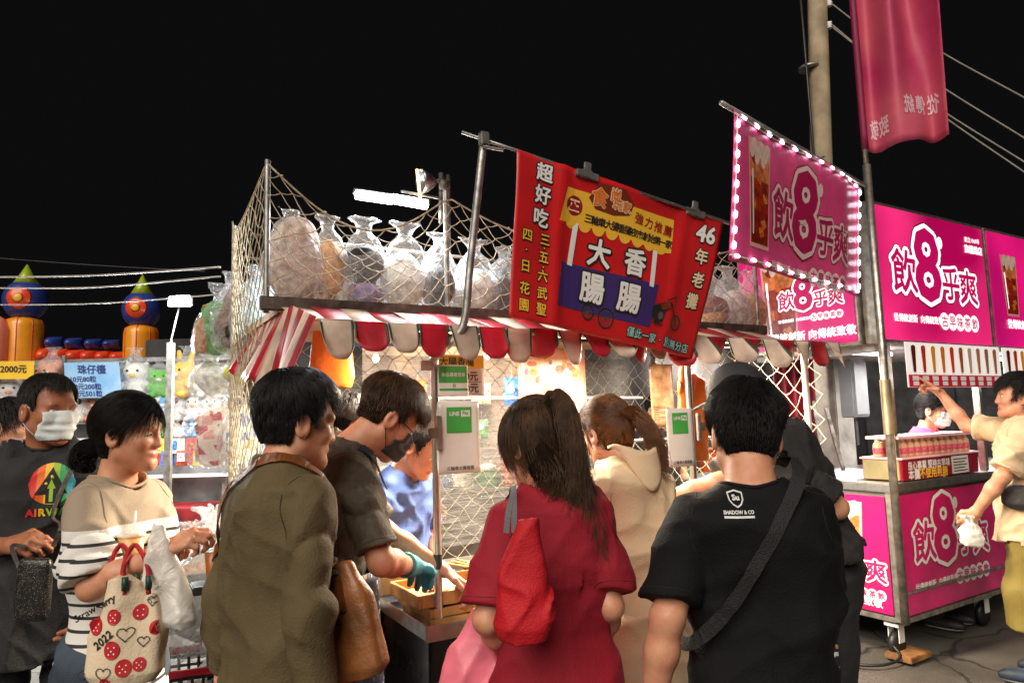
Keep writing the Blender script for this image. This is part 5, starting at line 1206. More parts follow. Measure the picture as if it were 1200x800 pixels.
# ---------------------------------------------------------------- toy game stall with shelves of bagged plush toys
YT = 6.2
ts = empty('toy_stall', (0, 0, 0), 0, 'toy game stall with wire shelves under white light, far left', 'market stall')
TX0, TX1 = at(-60, 450, YT).x, at(268, 450, YT).x
def shelf_z(y): return at(150, y, YT).z
for y in (424, 467, 494, 513, 560):
    b = MB(); b.box(((TX0 + TX1) / 2, YT + .12, shelf_z(y)), (TX1 - TX0, .3, .015), None, .003); b.build('shelf', WHITE if y > 424 else DULL, ts)
for px in (-20, 70, 150, 262):
    p = at(px, 450, YT); b = MB(); b.box((p.x, YT + .05, 1.08), (.03, .03, 2.16), None, .003); b.build('shelf_post', DULL, ts)
b = MB(); b.box(((TX0 + TX1) / 2, YT + .32, 1.1), (TX1 - TX0, .02, 2.1), None); b.build('back_panel', mat('toy_back', (.3, .3, .32), .6, var=.3, vscale=5), ts)
b = MB(); b.box(((TX0 + TX1) / 2, YT - .25, .42), (TX1 - TX0, .5, .84), None, .01); b.build('play_table', mat('toy_table_red', srgb(120, 20, 26), .5, var=.4, vscale=8), ts)
settle(ts)
def plush(px, y, w_, body, face, label, seed, ears='round', belly=None, dark=None):
    p = at(px, y, YT - .02); root = empty('plush_toy', (p.x, p.y, p.z), R(random.Random(seed).uniform(-25, 25)), label, 'toy', 'plush toys on the game stall shelves')
    s = w_ / .3
    def f(q):
        q = q / np.float32(s); d = smin(ell(q, (0, 0, .09), (.10, .09, .095)), ell(q, (0, -.01, .22), (.115, .10, .095)), .03)
        for sg in (-1, 1):
            d = smin(d, ell(q, (sg * .10, -.05, .11), (.035, .05, .04)), .02); d = smin(d, ell(q, (sg * .06, -.08, .03), (.04, .06, .035)), .02)
            if ears == 'round': d = smin(d, ell(q, (sg * .085, 0, .30), (.04, .025, .04)), .015)
            elif ears == 'long': d = smin(d, cone(q, (sg * .05, 0, .29), (sg * .08, .01, .40), .028, .02), .015)
            else: d = smin(d, cone(q, (sg * .07, 0, .28), (sg * .095, 0, .345), .03, .006), .015)
        return d * s
    v, fc = sdf_mesh(f, (-.17 * s, -.17 * s, -.02), (.17 * s, .14 * s, .44 * s), .014 * s); link('toy_body', mesh_np('toy_body', v, fc), body, root)
    for sg in (-1, 1):
        if dark: b = MB(); b.lathe([(.002, -.006 * s), (.03 * s, -.004 * s), (.032 * s, .004 * s), (.002, .009 * s)], Vector((sg * .042, -.098, .235)) * s, 12, (Vector((1, 0, 0)), Z * 1.2, Vector((sg * .3, -1, 0)).normalized())); b.build('eye_patch', dark, root, True)
        b = MB(); b.lathe([(.001, -.008 * s), (.011 * s, -.003 * s), (.011 * s, .003 * s), (.001, .009 * s)], Vector((sg * .042, -.104, .235)) * s, 10, (Vector((1, 0, 0)), Z, Vector((sg * .3, -1, 0)).normalized())); b.build('eye', BLACKP, root, True)
    b = MB(); b.lathe([(.001, -.01 * s), (.03 * s, -.004 * s), (.03 * s, .006 * s), (.002, .016 * s)], Vector((0, -.10, .195)) * s, 12, (Vector((1, 0, 0)), Z * .75, Vector((0, -1, 0)))); b.build('muzzle', face, root, True)
    v, fc = sack_shape(w_ * 1.12, w_ * .8, w_ * 1.5, seed, .86, vox=.022); link('bag_film', mesh_np('bag_film', v, fc), CLEAR, root)
    return root
PW = mat('plush_white', (.72, .7, .68), .9, var=.08, bump=.5, bscale=90); PY = mat('plush_yellow', srgb(232, 190, 90), .9, var=.1, bump=.5, bscale=90); PG = mat('plush_green', srgb(90, 170, 60), .9, var=.1, bump=.5, bscale=90); PP = mat('plush_peach', srgb(226, 150, 110), .9, var=.1, bump=.5, bscale=90); PB = mat('plush_dark', (.03, .03, .035), .9, var=.1); PBL = mat('plush_blue', srgb(90, 150, 205), .9, var=.1, bump=.5, bscale=90)
R1, R2, R3 = 466, 493.5, 512.5
plush(58, R1, .30, PP, PW, 'peach plush toy in a clear bag left of the blue price sign', 51, 'round')
plush(12, R1 + 18, .28, PW, PP, 'white plush toy under the yellow price sign', 52, 'long')
plush(160, R1, .30, PW, PY, 'white plush toy with yellow muzzle right of the blue price sign', 53, 'point')
plush(187, R1, .24, PG, PW, 'green plush toy in a clear bag on the top shelf', 54, 'round')
plush(216, R1, .31, PY, PW, 'yellow plush toy in a clear bag beside the light post', 55, 'long')
plush(242, R1, .26, PW, PW, 'black eyed white plush toy at the end of the top shelf', 56, 'round', dark=PB)
plush(148, R1 + 1, .2, PBL, PW, 'small blue plush toy tucked beside the blue sign', 57, 'round')
plush(113, R2, .22, PP, PW, 'peach plush toy on the second shelf behind the masked man', 58, 'long')
plush(184, R2, .22, PW, PW, 'white panda plush on the second shelf left of the light post', 59, 'round', dark=PB)
plush(208, R2, .23, PW, PW, 'white panda plush on the second shelf right of the light post', 60, 'round', dark=PB)
plush(229, R2, .22, PW, PY, 'white yellow nosed plush on the second shelf', 61, 'point')
plush(247, R2, .22, PW, PP, 'white long eared plush at the end of the second shelf', 62, 'long')
for i_, (x_, y_, m1, m2, e_, lb_) in enumerate(((170, R2, PY, PW, 'round', 'yellow plush on the second shelf behind the striped woman'), (196, R2, PBL, PW, 'round', 'blue plush peeking out behind the light post'), (176, R3, PW, PP, 'long', 'small long eared white plush low on the left of the light post'), (190, R3, PG, PW, 'round', 'small green plush low beside the light post'), (217, R3, PW, PW, 'round', 'small panda plush on the third shelf'), (240, R3, PP, PW, 'point', 'small peach plush at the end of the third shelf'), (95, R2, PW, PW, 'round', 'panda plush between the masked man and the blue sign'), (130, R2, PG, PW, 'point', 'green plush under the blue price sign'), (150, R2, PW, PY, 'round', 'white plush under the right edge of the blue sign'))): plush(x_, y_, .22 if y_ == R2 else .17, m1, m2, lb_, 70 + i_, e_, dark=PB if 'panda' in lb_ else None)
plush(206, R3, .18, PW, PBL, 'small white plush on the third shelf', 63, 'round'); plush(228, R3, .18, PBL, PW, 'small blue plush on the third shelf', 64, 'round')
TOYC = [srgb(200, 40, 40), srgb(230, 180, 40), srgb(60, 110, 190), srgb(220, 220, 210), srgb(170, 60, 30)]
for i in range(9):
    px = 178 + i * 9.5; p = at(px, 545 - (i % 2) * 14, YT - .3 - .03 * i); r_ = random.Random(i); root = empty('toy_box', p, R(r_.uniform(-20, 20)), '%s boxed toy, %s along the game stall table' % (('red', 'yellow', 'blue', 'white', 'brown')[i % 5], ('first', 'second', 'third', 'fourth', 'fifth', 'sixth', 'seventh', 'eighth', 'ninth')[i]), 'toy box', 'boxed toys on the game stall table')
    m = MB(); m.box((0, 0, .06), (.1, .08, .12), None, .004); m.build('carton', mat('carton_%d' % (i % 5), TOYC[i % 5], .4, var=.3, vscale=30), root); m = MB(); m.box((0, -.042, .07), (.07, .004, .07), None); m.build('window', mat('carton_w%d' % (i % 3), TOYC[(i + 2) % 5], .2, var=.5, vscale=60), root)
# hand-written signs
def sign(name, TLp, TRp, BRp, BLp, Y, col, label, lines, ink, off=.003):
    root = empty(name, (0, 0, 0), 0, label, 'sign'); f = quad_map(at(*TLp, Y), at(*TRp, Y), at(*BRp, Y), at(*BLp, Y))
    b = MB(); b.grid(lambda u, v: f(u, v), 4, 4, .006); b.build('board', col, root); m = MB()
    asp = (at(*TRp, Y) - at(*TLp, Y)).length / (at(*TLp, Y) - at(*BLp, Y)).length
    for t, u, v, h in lines: put_text(m, t, lambda a, b_, o: f(a / asp, b_, o), u * asp, v, h, fat=.03, off=off)
    m.build('lettering', ink, root, kind='stuff'); return settle(root)
sign('price_sign', (75, 425), (139, 424), (143, 466), (77, 466), YT - .2, mat('sign_blue', srgb(120, 176, 226), .4, var=.15, vscale=6, col2=srgb(170, 205, 235)), 'light blue hand lettered price sign on the toy stall', [('珠仔檯', .5, .80, .27), ('10元80粒', .34, .53, .19), ('100元200粒', .36, .32, .19), ('200元501粒', .36, .12, .19)], mat('blue_ink', srgb(40, 60, 120), .5, var=0))
sign('price_sign', (-30, 423), (40, 423), (39, 444), (-30, 444), YT - .2, mat('sign_yellow', srgb(244, 196, 50), .4, var=.05), 'yellow hand written sign reading 2000 at the far left edge', [('2000元', .66, .55, .5)], INK)
# light post with flood light
lp = empty('light_post', (0, 0, 0), 0, 'thin steel post carrying the glaring white floodlight on the left', 'lamp post')
p0 = at(196, 575, 5.0); b = MB(); b.box((p0.x, p0.y, 1.05), (.045, .045, 2.1), None, .003); b.build('post', DULL, lp)
b = MB(); b.tube([(p0.x, p0.y + .03, 1.95), at(199, 405, 5.05), at(210, 360, 5.02)], .0065, 8); b.build('arm', STEEL, lp, True)
b = MB(); c = at(212, 353, 4.96); b.box(c, (.155, .05, .075), None, .008); b.build('housing', DULL, lp); b = MB(); b.box(c - Vector((0, .032, .004)), (.145, .012, .065), None, .003); b.build('led_face', mat('flood_led', (1, 1, 1), .4, var=0, emit=60, ecol=(.92, 1, .98)), lp)
l = bpy.data.lights.new('flood', 'AREA'); l.shape = 'RECTANGLE'; l.size = .15; l.size_y = .08; l.energy = 50; l.color = (.93, 1, .98); lo = bpy.data.objects.new('lamp_light', l); COL.objects.link(lo); lo.location = c - Vector((0, .09, .0)); lo.rotation_euler = (R(60), 0, R(-12)); lo.parent = lp
l = bpy.data.lights.new('toy_fill_light', 'AREA'); l.shape = 'RECTANGLE'; l.size = 1.2; l.size_y = .06; l.energy = 210; l.color = (.95, 1, 1); lo = bpy.data.objects.new('lamp_light', l); COL.objects.link(lo); lo.location = at(150, 408, 5.6); lo.rotation_euler = (R(-50), 0, 0); lo.parent = lp  # added area light without a fitting, meant to brighten the toys
settle(lp)
# wires
WIRE = mat('pale_wire', (.45, .42, .38), .6, var=.1)
def wire(pts, r, label, m=WIRE):
    b = MB(); b.tube(spline(pts, 24), r, 6); b.build('overhead_wire', m, None, True, label=label, cat='wire')
wire([at(-60, 325, 4.6), at(100, 323, 4.6), at(258, 313, 3.6)], .0055, 'topmost of the thick pale wires on the left'); wire([at(-60, 337, 4.6), at(100, 337, 4.6), at(258, 324, 3.6)], .005, 'middle pale wire crossing the castle tops'); wire([at(-60, 357, 4.6), at(100, 356, 4.6), at(258, 345, 3.6)], .004, 'lowest pale wire passing the floodlight'); wire([at(-60, 298, 7), at(100, 310, 7), at(240, 318, 7)], .004, 'faint dark wire above the castle', mat('dark_wire', (.05, .05, .05), .6))
# utility pole
up_ = empty('utility_pole', (0, 0, 0), 0, 'tall round concrete utility pole behind the pink stand', 'utility pole')
p = at(962, 250, 11.0); pt = at(958, 0, 11.0); b = MB(); b.tube([(p.x, 11, 0), (p.x, 11, 4), (pt.x + .03, 11, 9), (pt.x + .03, 11, 11)], [.19, .175, .15, .14], 20); b.build('shaft', mat('pole_concrete', srgb(170, 152, 124), .8, var=.2, vscale=3, bump=.2, bscale=30), up_, True)
for zz in (at(962, 188, 11).z, at(960, 80, 11).z): b = MB(); b.lathe([(.172, -.02), (.176, 0), (.172, .02)], (p.x, 11, zz), 20); b.build('band', DULL, up_, True)
b = MB(); b.tube([(p.x - .1, 10.83, 2), (p.x - .12, 10.84, 6), (p.x - .14, 10.86, 10)], .02, 7); b.build('cable', BLACKP, up_, True)
for y in (4, 30): b = MB(); c = at(972, y, 10.9); b.lathe([(.03, -.06), (.05, -.05), (.03, -.02), (.05, 0), (.03, .03), (.045, .05)], c, 12); b.build('insulator', WHITE, up_, True)
settle(up_)
for i, (a_, b_) in enumerate((((975, 5), (1210, 168)), ((975, 32), (1210, 196)), ((985, -20), (1210, 120)), ((976, 30), (1215, 212)))):
    p, q = at(*a_, 10.9), at(*b_, 9.5); wire([p, (p + q) / 2 - Z * .12, q], .012, ('upper of the three wires running right from the concrete pole', 'middle of the three wires running right from the concrete pole', 'high wire passing behind the flag', 'lowest of the three wires running right from the concrete pole')[i], mat('grey_wire', (.25, .23, .2), .6))
# ---------------------------------------------------------------- seen through the stall: the next row of the market
bs = empty('market_stall', (0, 0, 0), 0, 'warm lit snack stall seen through the plastic and netting', 'market stall')
YB = 6.4
xa, xb = at(400, 500, YB).x, at(880, 500, YB).x
b = MB(); b.box(((xa + xb) / 2, YB, .45), (xb - xa, .7, .9), None, .01); b.build('table', mat('bs_table', (.16, .12, .09), .6, var=.4), bs)
b = MB(); b.grid(lambda u, v: (xa + (xb - xa) * u, YB + .9 + .04 * math.sin(u * 50), .2 + 2.3 * v), 60, 3, .004); b.build('back_cloth', mat('bs_cloth', srgb(176, 146, 110), .8, var=.5, vscale=1.6, col2=srgb(70, 84, 110)), bs, True)
b = MB(); b.grid(lambda u, v: (xa + (xb - xa) * u, YB - .5 + 1.3 * v, 2.15 + .18 * v - .05 * math.sin(math.pi * u)), 20, 6, .004); b.build('canopy', mat('bs_canopy', srgb(44, 80, 130), .6, var=.3, vscale=3), bs, True)
for k, x in enumerate(np.linspace(xa + .3, xb - .3, 4)):
    b = MB(); b.lathe([(.008, -.04), (.03, -.02), (.034, .0), (.015, .04)], (x, YB + .1, 2.08), 10); o = b.build('bulb', mat('bs_bulb', (1, .9, .7), .4, var=0, emit=10, ecol=(1, .86, .62)), bs, True)
    l = bpy.data.lights.new('bulb_light', 'POINT'); l.energy = 130; l.color = (1, .88, .70); l.shadow_soft_size = .06; lo = bpy.data.objects.new('lamp_light', l); COL.objects.link(lo); lo.location = (x, YB - .1, 1.98); lo.parent = o
settle(bs)
ITEMS = [('crate', (140, 60, 40)), ('tub', (210, 205, 195)), ('tray', (190, 160, 110)), ('box', (60, 100, 160)), ('bowl', (225, 215, 195)), ('crate', (70, 120, 70)), ('tub', (200, 90, 50)), ('box', (225, 190, 80))]
for i in range(16):
    nm, c = ITEMS[i % 8]; x = xa + .15 + (xb - xa - .3) * (i + .5) / 16; r_ = random.Random(i + 40); h_ = r_.uniform(.1, .26); root = empty('food_' + nm, (x, YB - .2 + r_.uniform(-.1, .1), .9), R(r_.uniform(-15, 15)), '%s %s, %s on the far snack stall table' % (('reddish', 'pale', 'tan', 'blue', 'cream', 'green', 'orange', 'yellow')[i % 8], nm, 'in its left half' if i < 8 else 'in its right half'), nm, 'containers on the far snack stall')
    m = MB(); cm = mat('item_%d' % (i % 8), srgb(*c), .5, var=.3, vscale=20)
    if nm in ('tub', 'bowl'): m.lathe([(.05, 0), (.08, .01), (.10, h_), (.092, h_), (.075, .02), (.01, .02)], (0, 0, 0), 16)
    else:
        m.box((0, 0, .01), (.2, .16, .02))
        for a_, d_ in (((-.1, 0, h_ / 2), (.012, .16, h_)), ((.1, 0, h_ / 2), (.012, .16, h_)), ((0, -.08, h_ / 2), (.212, .012, h_)), ((0, .08, h_ / 2), (.212, .012, h_))): m.box(a_, d_, None, .002)
    m.build('container', cm, root); v, fc = blob_shape(.15, .13, .08, i + 70, .012, .02); v[:, 2] += h_ - .04; link('contents', mesh_np('contents', v, fc), filling('food_%d' % (i % 4), srgb(*[(196, 130, 60), (230, 215, 185), (120, 60, 30), (170, 160, 60)][i % 4])), root)
PK_ = [('red', (190, 40, 40)), ('yellow', (230, 190, 70)), ('blue', (60, 110, 180)), ('cream', (225, 205, 170)), ('green', (70, 140, 80)), ('orange', (220, 120, 50))]
for i in range(22):
    nm, c = PK_[(i * 5) % 6]; rr = random.Random(i + 300); x = xa + .2 + (xb - xa - .4) * (i % 11 + .5) / 11; z = (1.78 if i < 11 else 1.42) + rr.uniform(-.05, .05); w2, h2 = rr.uniform(.12, .2), rr.uniform(.18, .28)
    root = empty('snack_packet', (x, YB + .35 + rr.uniform(-.1, .1), z), R(rr.uniform(-20, 20)), '%s snack packet in the %s row hanging in the far stall' % (nm, 'upper' if i < 11 else 'lower'), 'packet', 'packets hanging in the far stall')
    m = MB(); m.grid(lambda u, v: Vector(((u - .5) * w2, -.035 * (max(0, math.sin(math.pi * u)) * max(0, math.sin(math.pi * v))) ** .6, (v - .5) * h2)), 8, 8); m.grid(lambda u, v: Vector(((.5 - u) * w2, .035 * (max(0, math.sin(math.pi * u)) * max(0, math.sin(math.pi * v))) ** .6, (v - .5) * h2)), 8, 8); m.build('packet', mat('packet_' + nm, srgb(*c), .3, var=.4, vscale=25), root, True)
    m = MB(); m.tube([(0, 0, h2 / 2), (0, 0, h2 / 2 + .08)], .002, 5); m.build('string', WIRE, root)
    m = MB(); disc(m, lambda a, b_, o: Vector((a, -.037 - o, b_)), 0, .02, w2 * .22, .003, 14, h2 * .14); m.build('print', WINK, root)
bp2 = empty('street_booth', (0, 0, 0), 0, 'dark shuttered booth behind the market row', 'booth')
b = MB(); b.box((1.5, 10.5, 1.4), (14, .3, 2.8), None, .02); b.build('wall', mat('booth_dark', (.03, .03, .033), .7, var=.4, vscale=2), bp2)
for k in range(14): b = MB(); b.box((-5 + k, 10.32, 1.3), (.94, .05, 2.4), None, .01); b.build('shutter', mat('booth_shutter', (.04, .04, .045), .6, var=.3), bp2)
settle(bp2)
# ---------------------------------------------------------------- the people, front to back
def gp(px, Y): p = at(px, 480, Y); return (p.x, Y, 0.)
def wl(loc, face): M = Matrix.Rotation(R(face), 3, 'Z'); L_ = Vector(loc); return lambda px, py, Y: M @ (at(px, py, Y) - L_)
def world_of(P): return Matrix.Translation(P.root.location) @ Matrix.Rotation(P.root.rotation_euler.z, 4, 'Z')
def give(o, P, bag):
    """hand a piece made in the person's frame over to a thing that is carried"""
    o.data.transform(world_of(P)); o.parent = bag; return o
def cloth(name, c, rough=.8, **k): return mat(name, c, rough, var=k.pop('var', .08), vscale=k.pop('vscale', 5), bump=k.pop('bump', .28), bscale=k.pop('bscale', 170), sheen=k.pop('sheen', 0.), wrinkle=k.pop('wrinkle', .3), **k)
DARKP = cloth('dark_trousers', (.018, .018, .02)); JEAN = cloth('denim', srgb(62, 76, 92), bump=.4, bscale=240, var=.25, vscale=7)
def leather(name, c): return mat(name, c, .42, var=.25, vscale=9, bump=.2, bscale=120, coat=.15)

# --- man in the olive jacket (left foreground)
loc, fc = gp(326, 1.88), 44; W = wl(loc, fc)
P = Person('man in olive jacket seen from behind, brown leather bag at his hip', loc, fc, h=1.60, lean=2, head=(-14, 6, 0), wid=1.06, arms={'R': dict(el=W(360, 705, 1.71), wr=W(378, 828, 1.70)), 'L': dict(el=W(266, 712, 1.98), wr=W(262, 835, 2.02))}, vox=.0045)
P.eyes()
P.shirt(cloth('olive_jacket', srgb(92, 78, 50), var=.06), 'jacket', 'long', hem=.62, loose=.004, amp=.010, dirs=[(20, 4, 5), (-15, 5, 9), (7, 5, 24), (26, 3, -8)], seed=21, collar=.035, armr=(.064, .056), hemw=.94, neck_r=.066, blend=.007, waist=.95)
P.seams(cloth('olive_seam', srgb(60, 50, 32)))
P.trousers(DARKP, r=(.066, .062, .056), pel=.78)
v, f = P.hair_cap('black', lambda q: short_line(q, .07, -.058), .013, .004, .014, 5)
P.hair('black', [(v, f), P.strands(v, f, 11000, .034, .14, crown=(0, -.06, .13), grav=.35, r=.0008, seed=5, lenf=lambda q: np.clip(.28 + (q[:, 2] + .05) * 5.5, .25, 1.3))])
bag = empty('shoulder_bag', (0, 0, 0), 0, 'brown leather shoulder bag at the olive jacket man hip', 'bag')
LEA = leather('brown_leather', srgb(150, 92, 46)); LEA2 = leather('dark_brown_leather', srgb(112, 62, 28))
def bagf(p):
    d = loft(p, np.array([-.001, .02, .12, .22, .275]), np.array([.066, .086, .086, .068, .036]), np.array([.028, .04, .038, .028, .016]), pw=3.2); return d - .004 * noise3(p, 22, 3) - .002 * noise3(p, 60, 4)
v, f = sdf_mesh(bagf, (-.16, -.09, -.02), (.16, .09, .32), .006); bc = at(422, 792, 1.80); BM = Matrix.Translation(bc) @ Matrix.Rotation(R(-20), 4, 'Z') @ Matrix.Rotation(R(-14), 4, 'Y')
me = mesh_np('bag_body', v, f); me.transform(BM); link('bag_body', me, LEA, bag)
b = MB(); b.box(BM @ Vector((-.005, -.036, .205)), (.06, .008, .09), (BM.to_3x3() @ Vector((1, 0, 0)), BM.to_3x3() @ Vector((0, 1, 0)), BM.to_3x3() @ Vector((0, 0, 1))), .004); b.build('flap', LEA2, bag)
b = MB(); b.tube([BM @ Vector((-.066, -.018, .13)), BM @ Vector((-.02, -.036, .14)), BM @ Vector((.064, -.02, .11))], .003, 6); b.build('piping', LEA2, bag, True)
top = world_of(P).inverted() @ (BM @ Vector((-.005, -.02, .26)))
shp = P.l(P.sh['L'])
st = P.strap([P.l((-.20, -.03, 1.10)), P.l((-.16, -.12, 1.20)), P.l((-.09, -.13, 1.30)), P.l((.0, -.11, 1.375)), P.l((.085, -.03, 1.41)), P.l((.12, .08, 1.33)), P.l((.15, .12, 1.15)), top], .028, .004, LEA2, 'strap', 80, .005, wrap='snap'); give(st, P, bag)
for k in range(2): b = MB(); b.box(BM @ Vector((-.005, -.03, .262 + .03 * k)), (.05, .01, .014), None, .003); b.build('buckle', DULL, bag)
settle(bag)

# --- apron man at the counter
loc, fc = gp(374, 2.24), 70; W = wl(loc, fc)
GLOVE = mat('nitrile_glove', srgb(60, 160, 176), .45, var=.1, bump=.2)
P = Person('stall worker in dark grey shirt and navy apron, head bowed, blue glove', loc, fc, h=1.66, lean=12, head=(6, 26, 0), wid=1.0, neck_fwd=.02, arms={'R': dict(el=W(442, 640, 2.05), wr=W(478, 662, 2.25), nrm=(.3, -.1, 1), curl=.6, glove=GLOVE), 'L': dict(el=W(455, 630, 2.45), wr=W(500, 655, 2.5), nrm=(0, -.1, 1), curl=.7)}, vox=.0045)
P.eyes(); P.mask(cloth('dark_mask', (.03, .028, .035), bump=.1))
P.shirt(cloth('charcoal_shirt', srgb(86, 78, 66), var=.2, vscale=40), 'shirt', 'short', hem=.82, loose=.006, amp=.012, dirs=[(16, 4, 18), (-20, 5, 14), (5, 4, 30)], seed=33)
P.seams(cloth('charcoal_seam', srgb(36, 32, 28)), MATS['charcoal_shirt'])
P.trousers(DARKP)
v, f = P.hair_cap('brown', lambda q: short_line(q, .068, -.045), .008, .003, .02, 6)
P.hair('brown', [(v, f), P.strands(v, f, 9000, .038, .2, crown=(0, -.055, .13), grav=.25, r=.0008, seed=8, lenf=lambda q: np.clip((q[:, 2] + .02) * 9, .12, 1.3))])
b = MB(); 
for sx in (-1, 1): b.tube([P.hl((sx * .062, .085, .006)), P.hl((sx * .074, .04, .01)), P.hl((sx * .08, -.005, .008))], .0022, 6)
for sx in (-1, 1): b.tube([P.hl((sx * .034 + .026 * math.cos(t), .10, .002 + .019 * math.sin(t))) for t in np.linspace(0, 2 * math.pi, 16, endpoint=False)], .0018, 5, close=True)
b.build('glasses', BLACKP, P.root, True, kind='stuff')
NAVY = cloth('navy_strap', (.012, .014, .03)); APR = speckle('navy_apron_print', (.012, .016, .05), [(.7, .68, .62), (.55, .28, .1), (.7, .68, .62), (.02, .03, .08)], 44, .27)
hipz = .92 * P.k
P.strap([P.l((-.08, .12, 1.32)), P.l((-.09, .02, 1.425)), P.l((-.03, -.12, 1.28)), P.l((.12, -.12, 1.10)), P.l((.18, -.02, 1.0))], .035, .003, NAVY, 'apron_strap'); P.strap([P.l((.08, .12, 1.32)), P.l((.095, .02, 1.425)), P.l((.03, -.12, 1.28)), P.l((-.12, -.12, 1.10))], .035, .003, NAVY, 'apron_strap')
ap = MB(); 
def apron(u, v):
    a = (u - .5) * 2.5; zz = (1.04 - .52 * v); rr = .155 + .02 * v; return Vector((math.sin(a) * (rr + .045) * P.wid, math.cos(a) * (rr + .0) + .015 * math.sin(u * 19) * v + .03, zz * P.k))
ap.grid(lambda u, v: apron(u, v), 40, 16, .003); ap.build('apron', APR, P.root, True)
P.strap([P.l((.19, .0, 1.03)), P.l((.15, -.1, 1.04)), P.l((0, -.13, 1.05)), P.l((-.15, -.1, 1.04))], .025, .003, NAVY, 'apron_tie')

# --- woman in maroon T-shirt (centre foreground)
loc, fc = gp(645, 1.90), -16; W = wl(loc, fc)
P = Person('woman in maroon T-shirt with half tied brown hair, back turned', loc, fc, h=1.51, lean=5, head=(24, 14, 2), fem=True, wid=1.0, arms={'L': dict(el=W(572, 700, 1.84), wr=W(600, 770, 2.0), curl=.7), 'R': dict(el=W(714, 692, 1.90), wr=W(704, 756, 2.06), curl=.7)}, vox=.0045)
P.eyes('brown')
P.shirt(cloth('maroon_shirt', srgb(150, 14, 38), bump=.2), 'shirt', 'short', hem=.66, loose=.006, amp=.012, dirs=[(13, 3, 9), (-10, 3, 14), (16, 2, 3), (4, 4, 22)], seed=45, blend=.009, armr=(.064, .074), hemw=1.06, neck_r=.07)
P.seams(cloth('maroon_seam', srgb(90, 6, 22)), MATS['maroon_shirt'])
P.trousers(DARKP, r=(.07, .064, .056), pel=.84)
v, f = P.hair_cap('brown', long_line, .013, .004, .010, 9)
parts = [(v, f), P.strands(v, f, 6000, .06, .05, grav=.0, r=.0008, seed=9, jitter=.15, flow=lambda q: np.array((0, -.085, .095)) - q)]
parts += [P.strands(v, f, 4500, .09, .06, crown=(0, -.02, .14), grav=.8, r=.0008, seed=10, jitter=.2)]
# tied tuft at the crown, then long hair over the back
kn = Vector((0, -.088, .098))
parts += [P.bundle([(0, -.08, .09), (0, -.12, .11), (.0, -.14, .06), (.0, -.14, -.04), (.0, -.13, -.14), (.006, -.12, -.24)], [.02, .028, .032, .032, .026, .008], 1000, r=.0009, seed=12, wave=.010)]
parts += [P.core([(0, -.08, .085), (0, -.115, .09), (.0, -.12, .03), (.0, -.12, -.04), (.0, -.115, -.10)], [.022, .026, .03, .03, .018])]
for k, (x, y, z, L_) in enumerate(((.055, -.072, -.01, .30), (.066, -.045, -.02, .28), (.02, -.09, -.04, .28), (-.02, -.09, -.04, .18), (-.05, -.075, -.03, .15), (.07, -.025, -.03, .16), (-.062, -.055, -.04, .12), (.04, -.085, -.03, .33))):
    g = [(x * .9, y * .85, z + .04), (x * 1.02, y - .012, z - .03), (x * 1.05 + .004, y - .022, z - L_ * .45), (x * 1.0 + .008, y - .022, z - L_ * .75), (x * 1.1 + .004, y - .018, z - L_)]
    parts += [P.bundle(g, [.022, .026, .024, .02, .008], 480, r=.0009, seed=20 + k, wave=.012), P.core(g[:-1], [.018, .022, .018, .008])]
rg = np.random.default_rng(4); n = 140; d0 = rg.normal(size=(n, 3)); d0[:, 2] = np.abs(d0[:, 2]) + .5; d0 /= np.linalg.norm(d0, axis=1, keepdims=True)
kk = np.array(P.hc + P.HM @ kn); tt = np.linspace(0, 1, 6)[None, :, None]; spr = kk + d0[:, None, :] * tt * rg.uniform(.02, .055, (n, 1, 1)) + np.array((0, 0, -.02)) * tt ** 2
parts += [(spr, .0008)]
P.hair('brown', parts)
b = MB(); b.lathe([(.016, -.006), (.024, -.004), (.024, .004), (.016, .006)], P.hl((0, -.10, .098)), 16, (Vector((1, 0, 0)), Vector((0, .5, .8)).normalized(), Vector((0, -.8, .5)).normalized())); b.build('hair_tie', BLACKP, P.root, True)
tote = empty('tote_bag', (0, 0, 0), 0, 'bright red cloth tote on a grey strap over the maroon woman shoulder', 'bag')
RT = cloth('red_tote', srgb(190, 14, 30), .7)
def tf(p):
    d = loft(p, np.array([-.001, .03, .15, .27]), np.array([.058, .072, .06, .022]), np.array([.035, .045, .035, .018]), pw=2.6); return d - folds(p, [(60, 10, 5), (-40, 20, 12)], .006, 6)
v, f = sdf_mesh(tf, (-.1, -.08, -.02), (.1, .08, .3), .005); TM = Matrix.Translation(at(612, 748, 1.66)) @ Matrix.Rotation(R(4), 4, 'Y') @ Matrix.Rotation(R(-8), 4, 'Z'); me = mesh_np('bag_body', v, f); me.transform(TM); link('bag_body', me, RT, tote)
GS = cloth('grey_strap', srgb(110, 106, 108))
for dx in (-.009, .010):
    st = P.strap([W(598 + dx * 500, 624, 1.66), W(599 + dx * 350, 600, 1.67), W(602, 575, 1.72), W(600, 572, 1.83), W(598, 600, 1.95), W(600, 660, 1.98)], .014, .002, GS, 'strap', 40, .004); give(st, P, tote)
settle(tote)

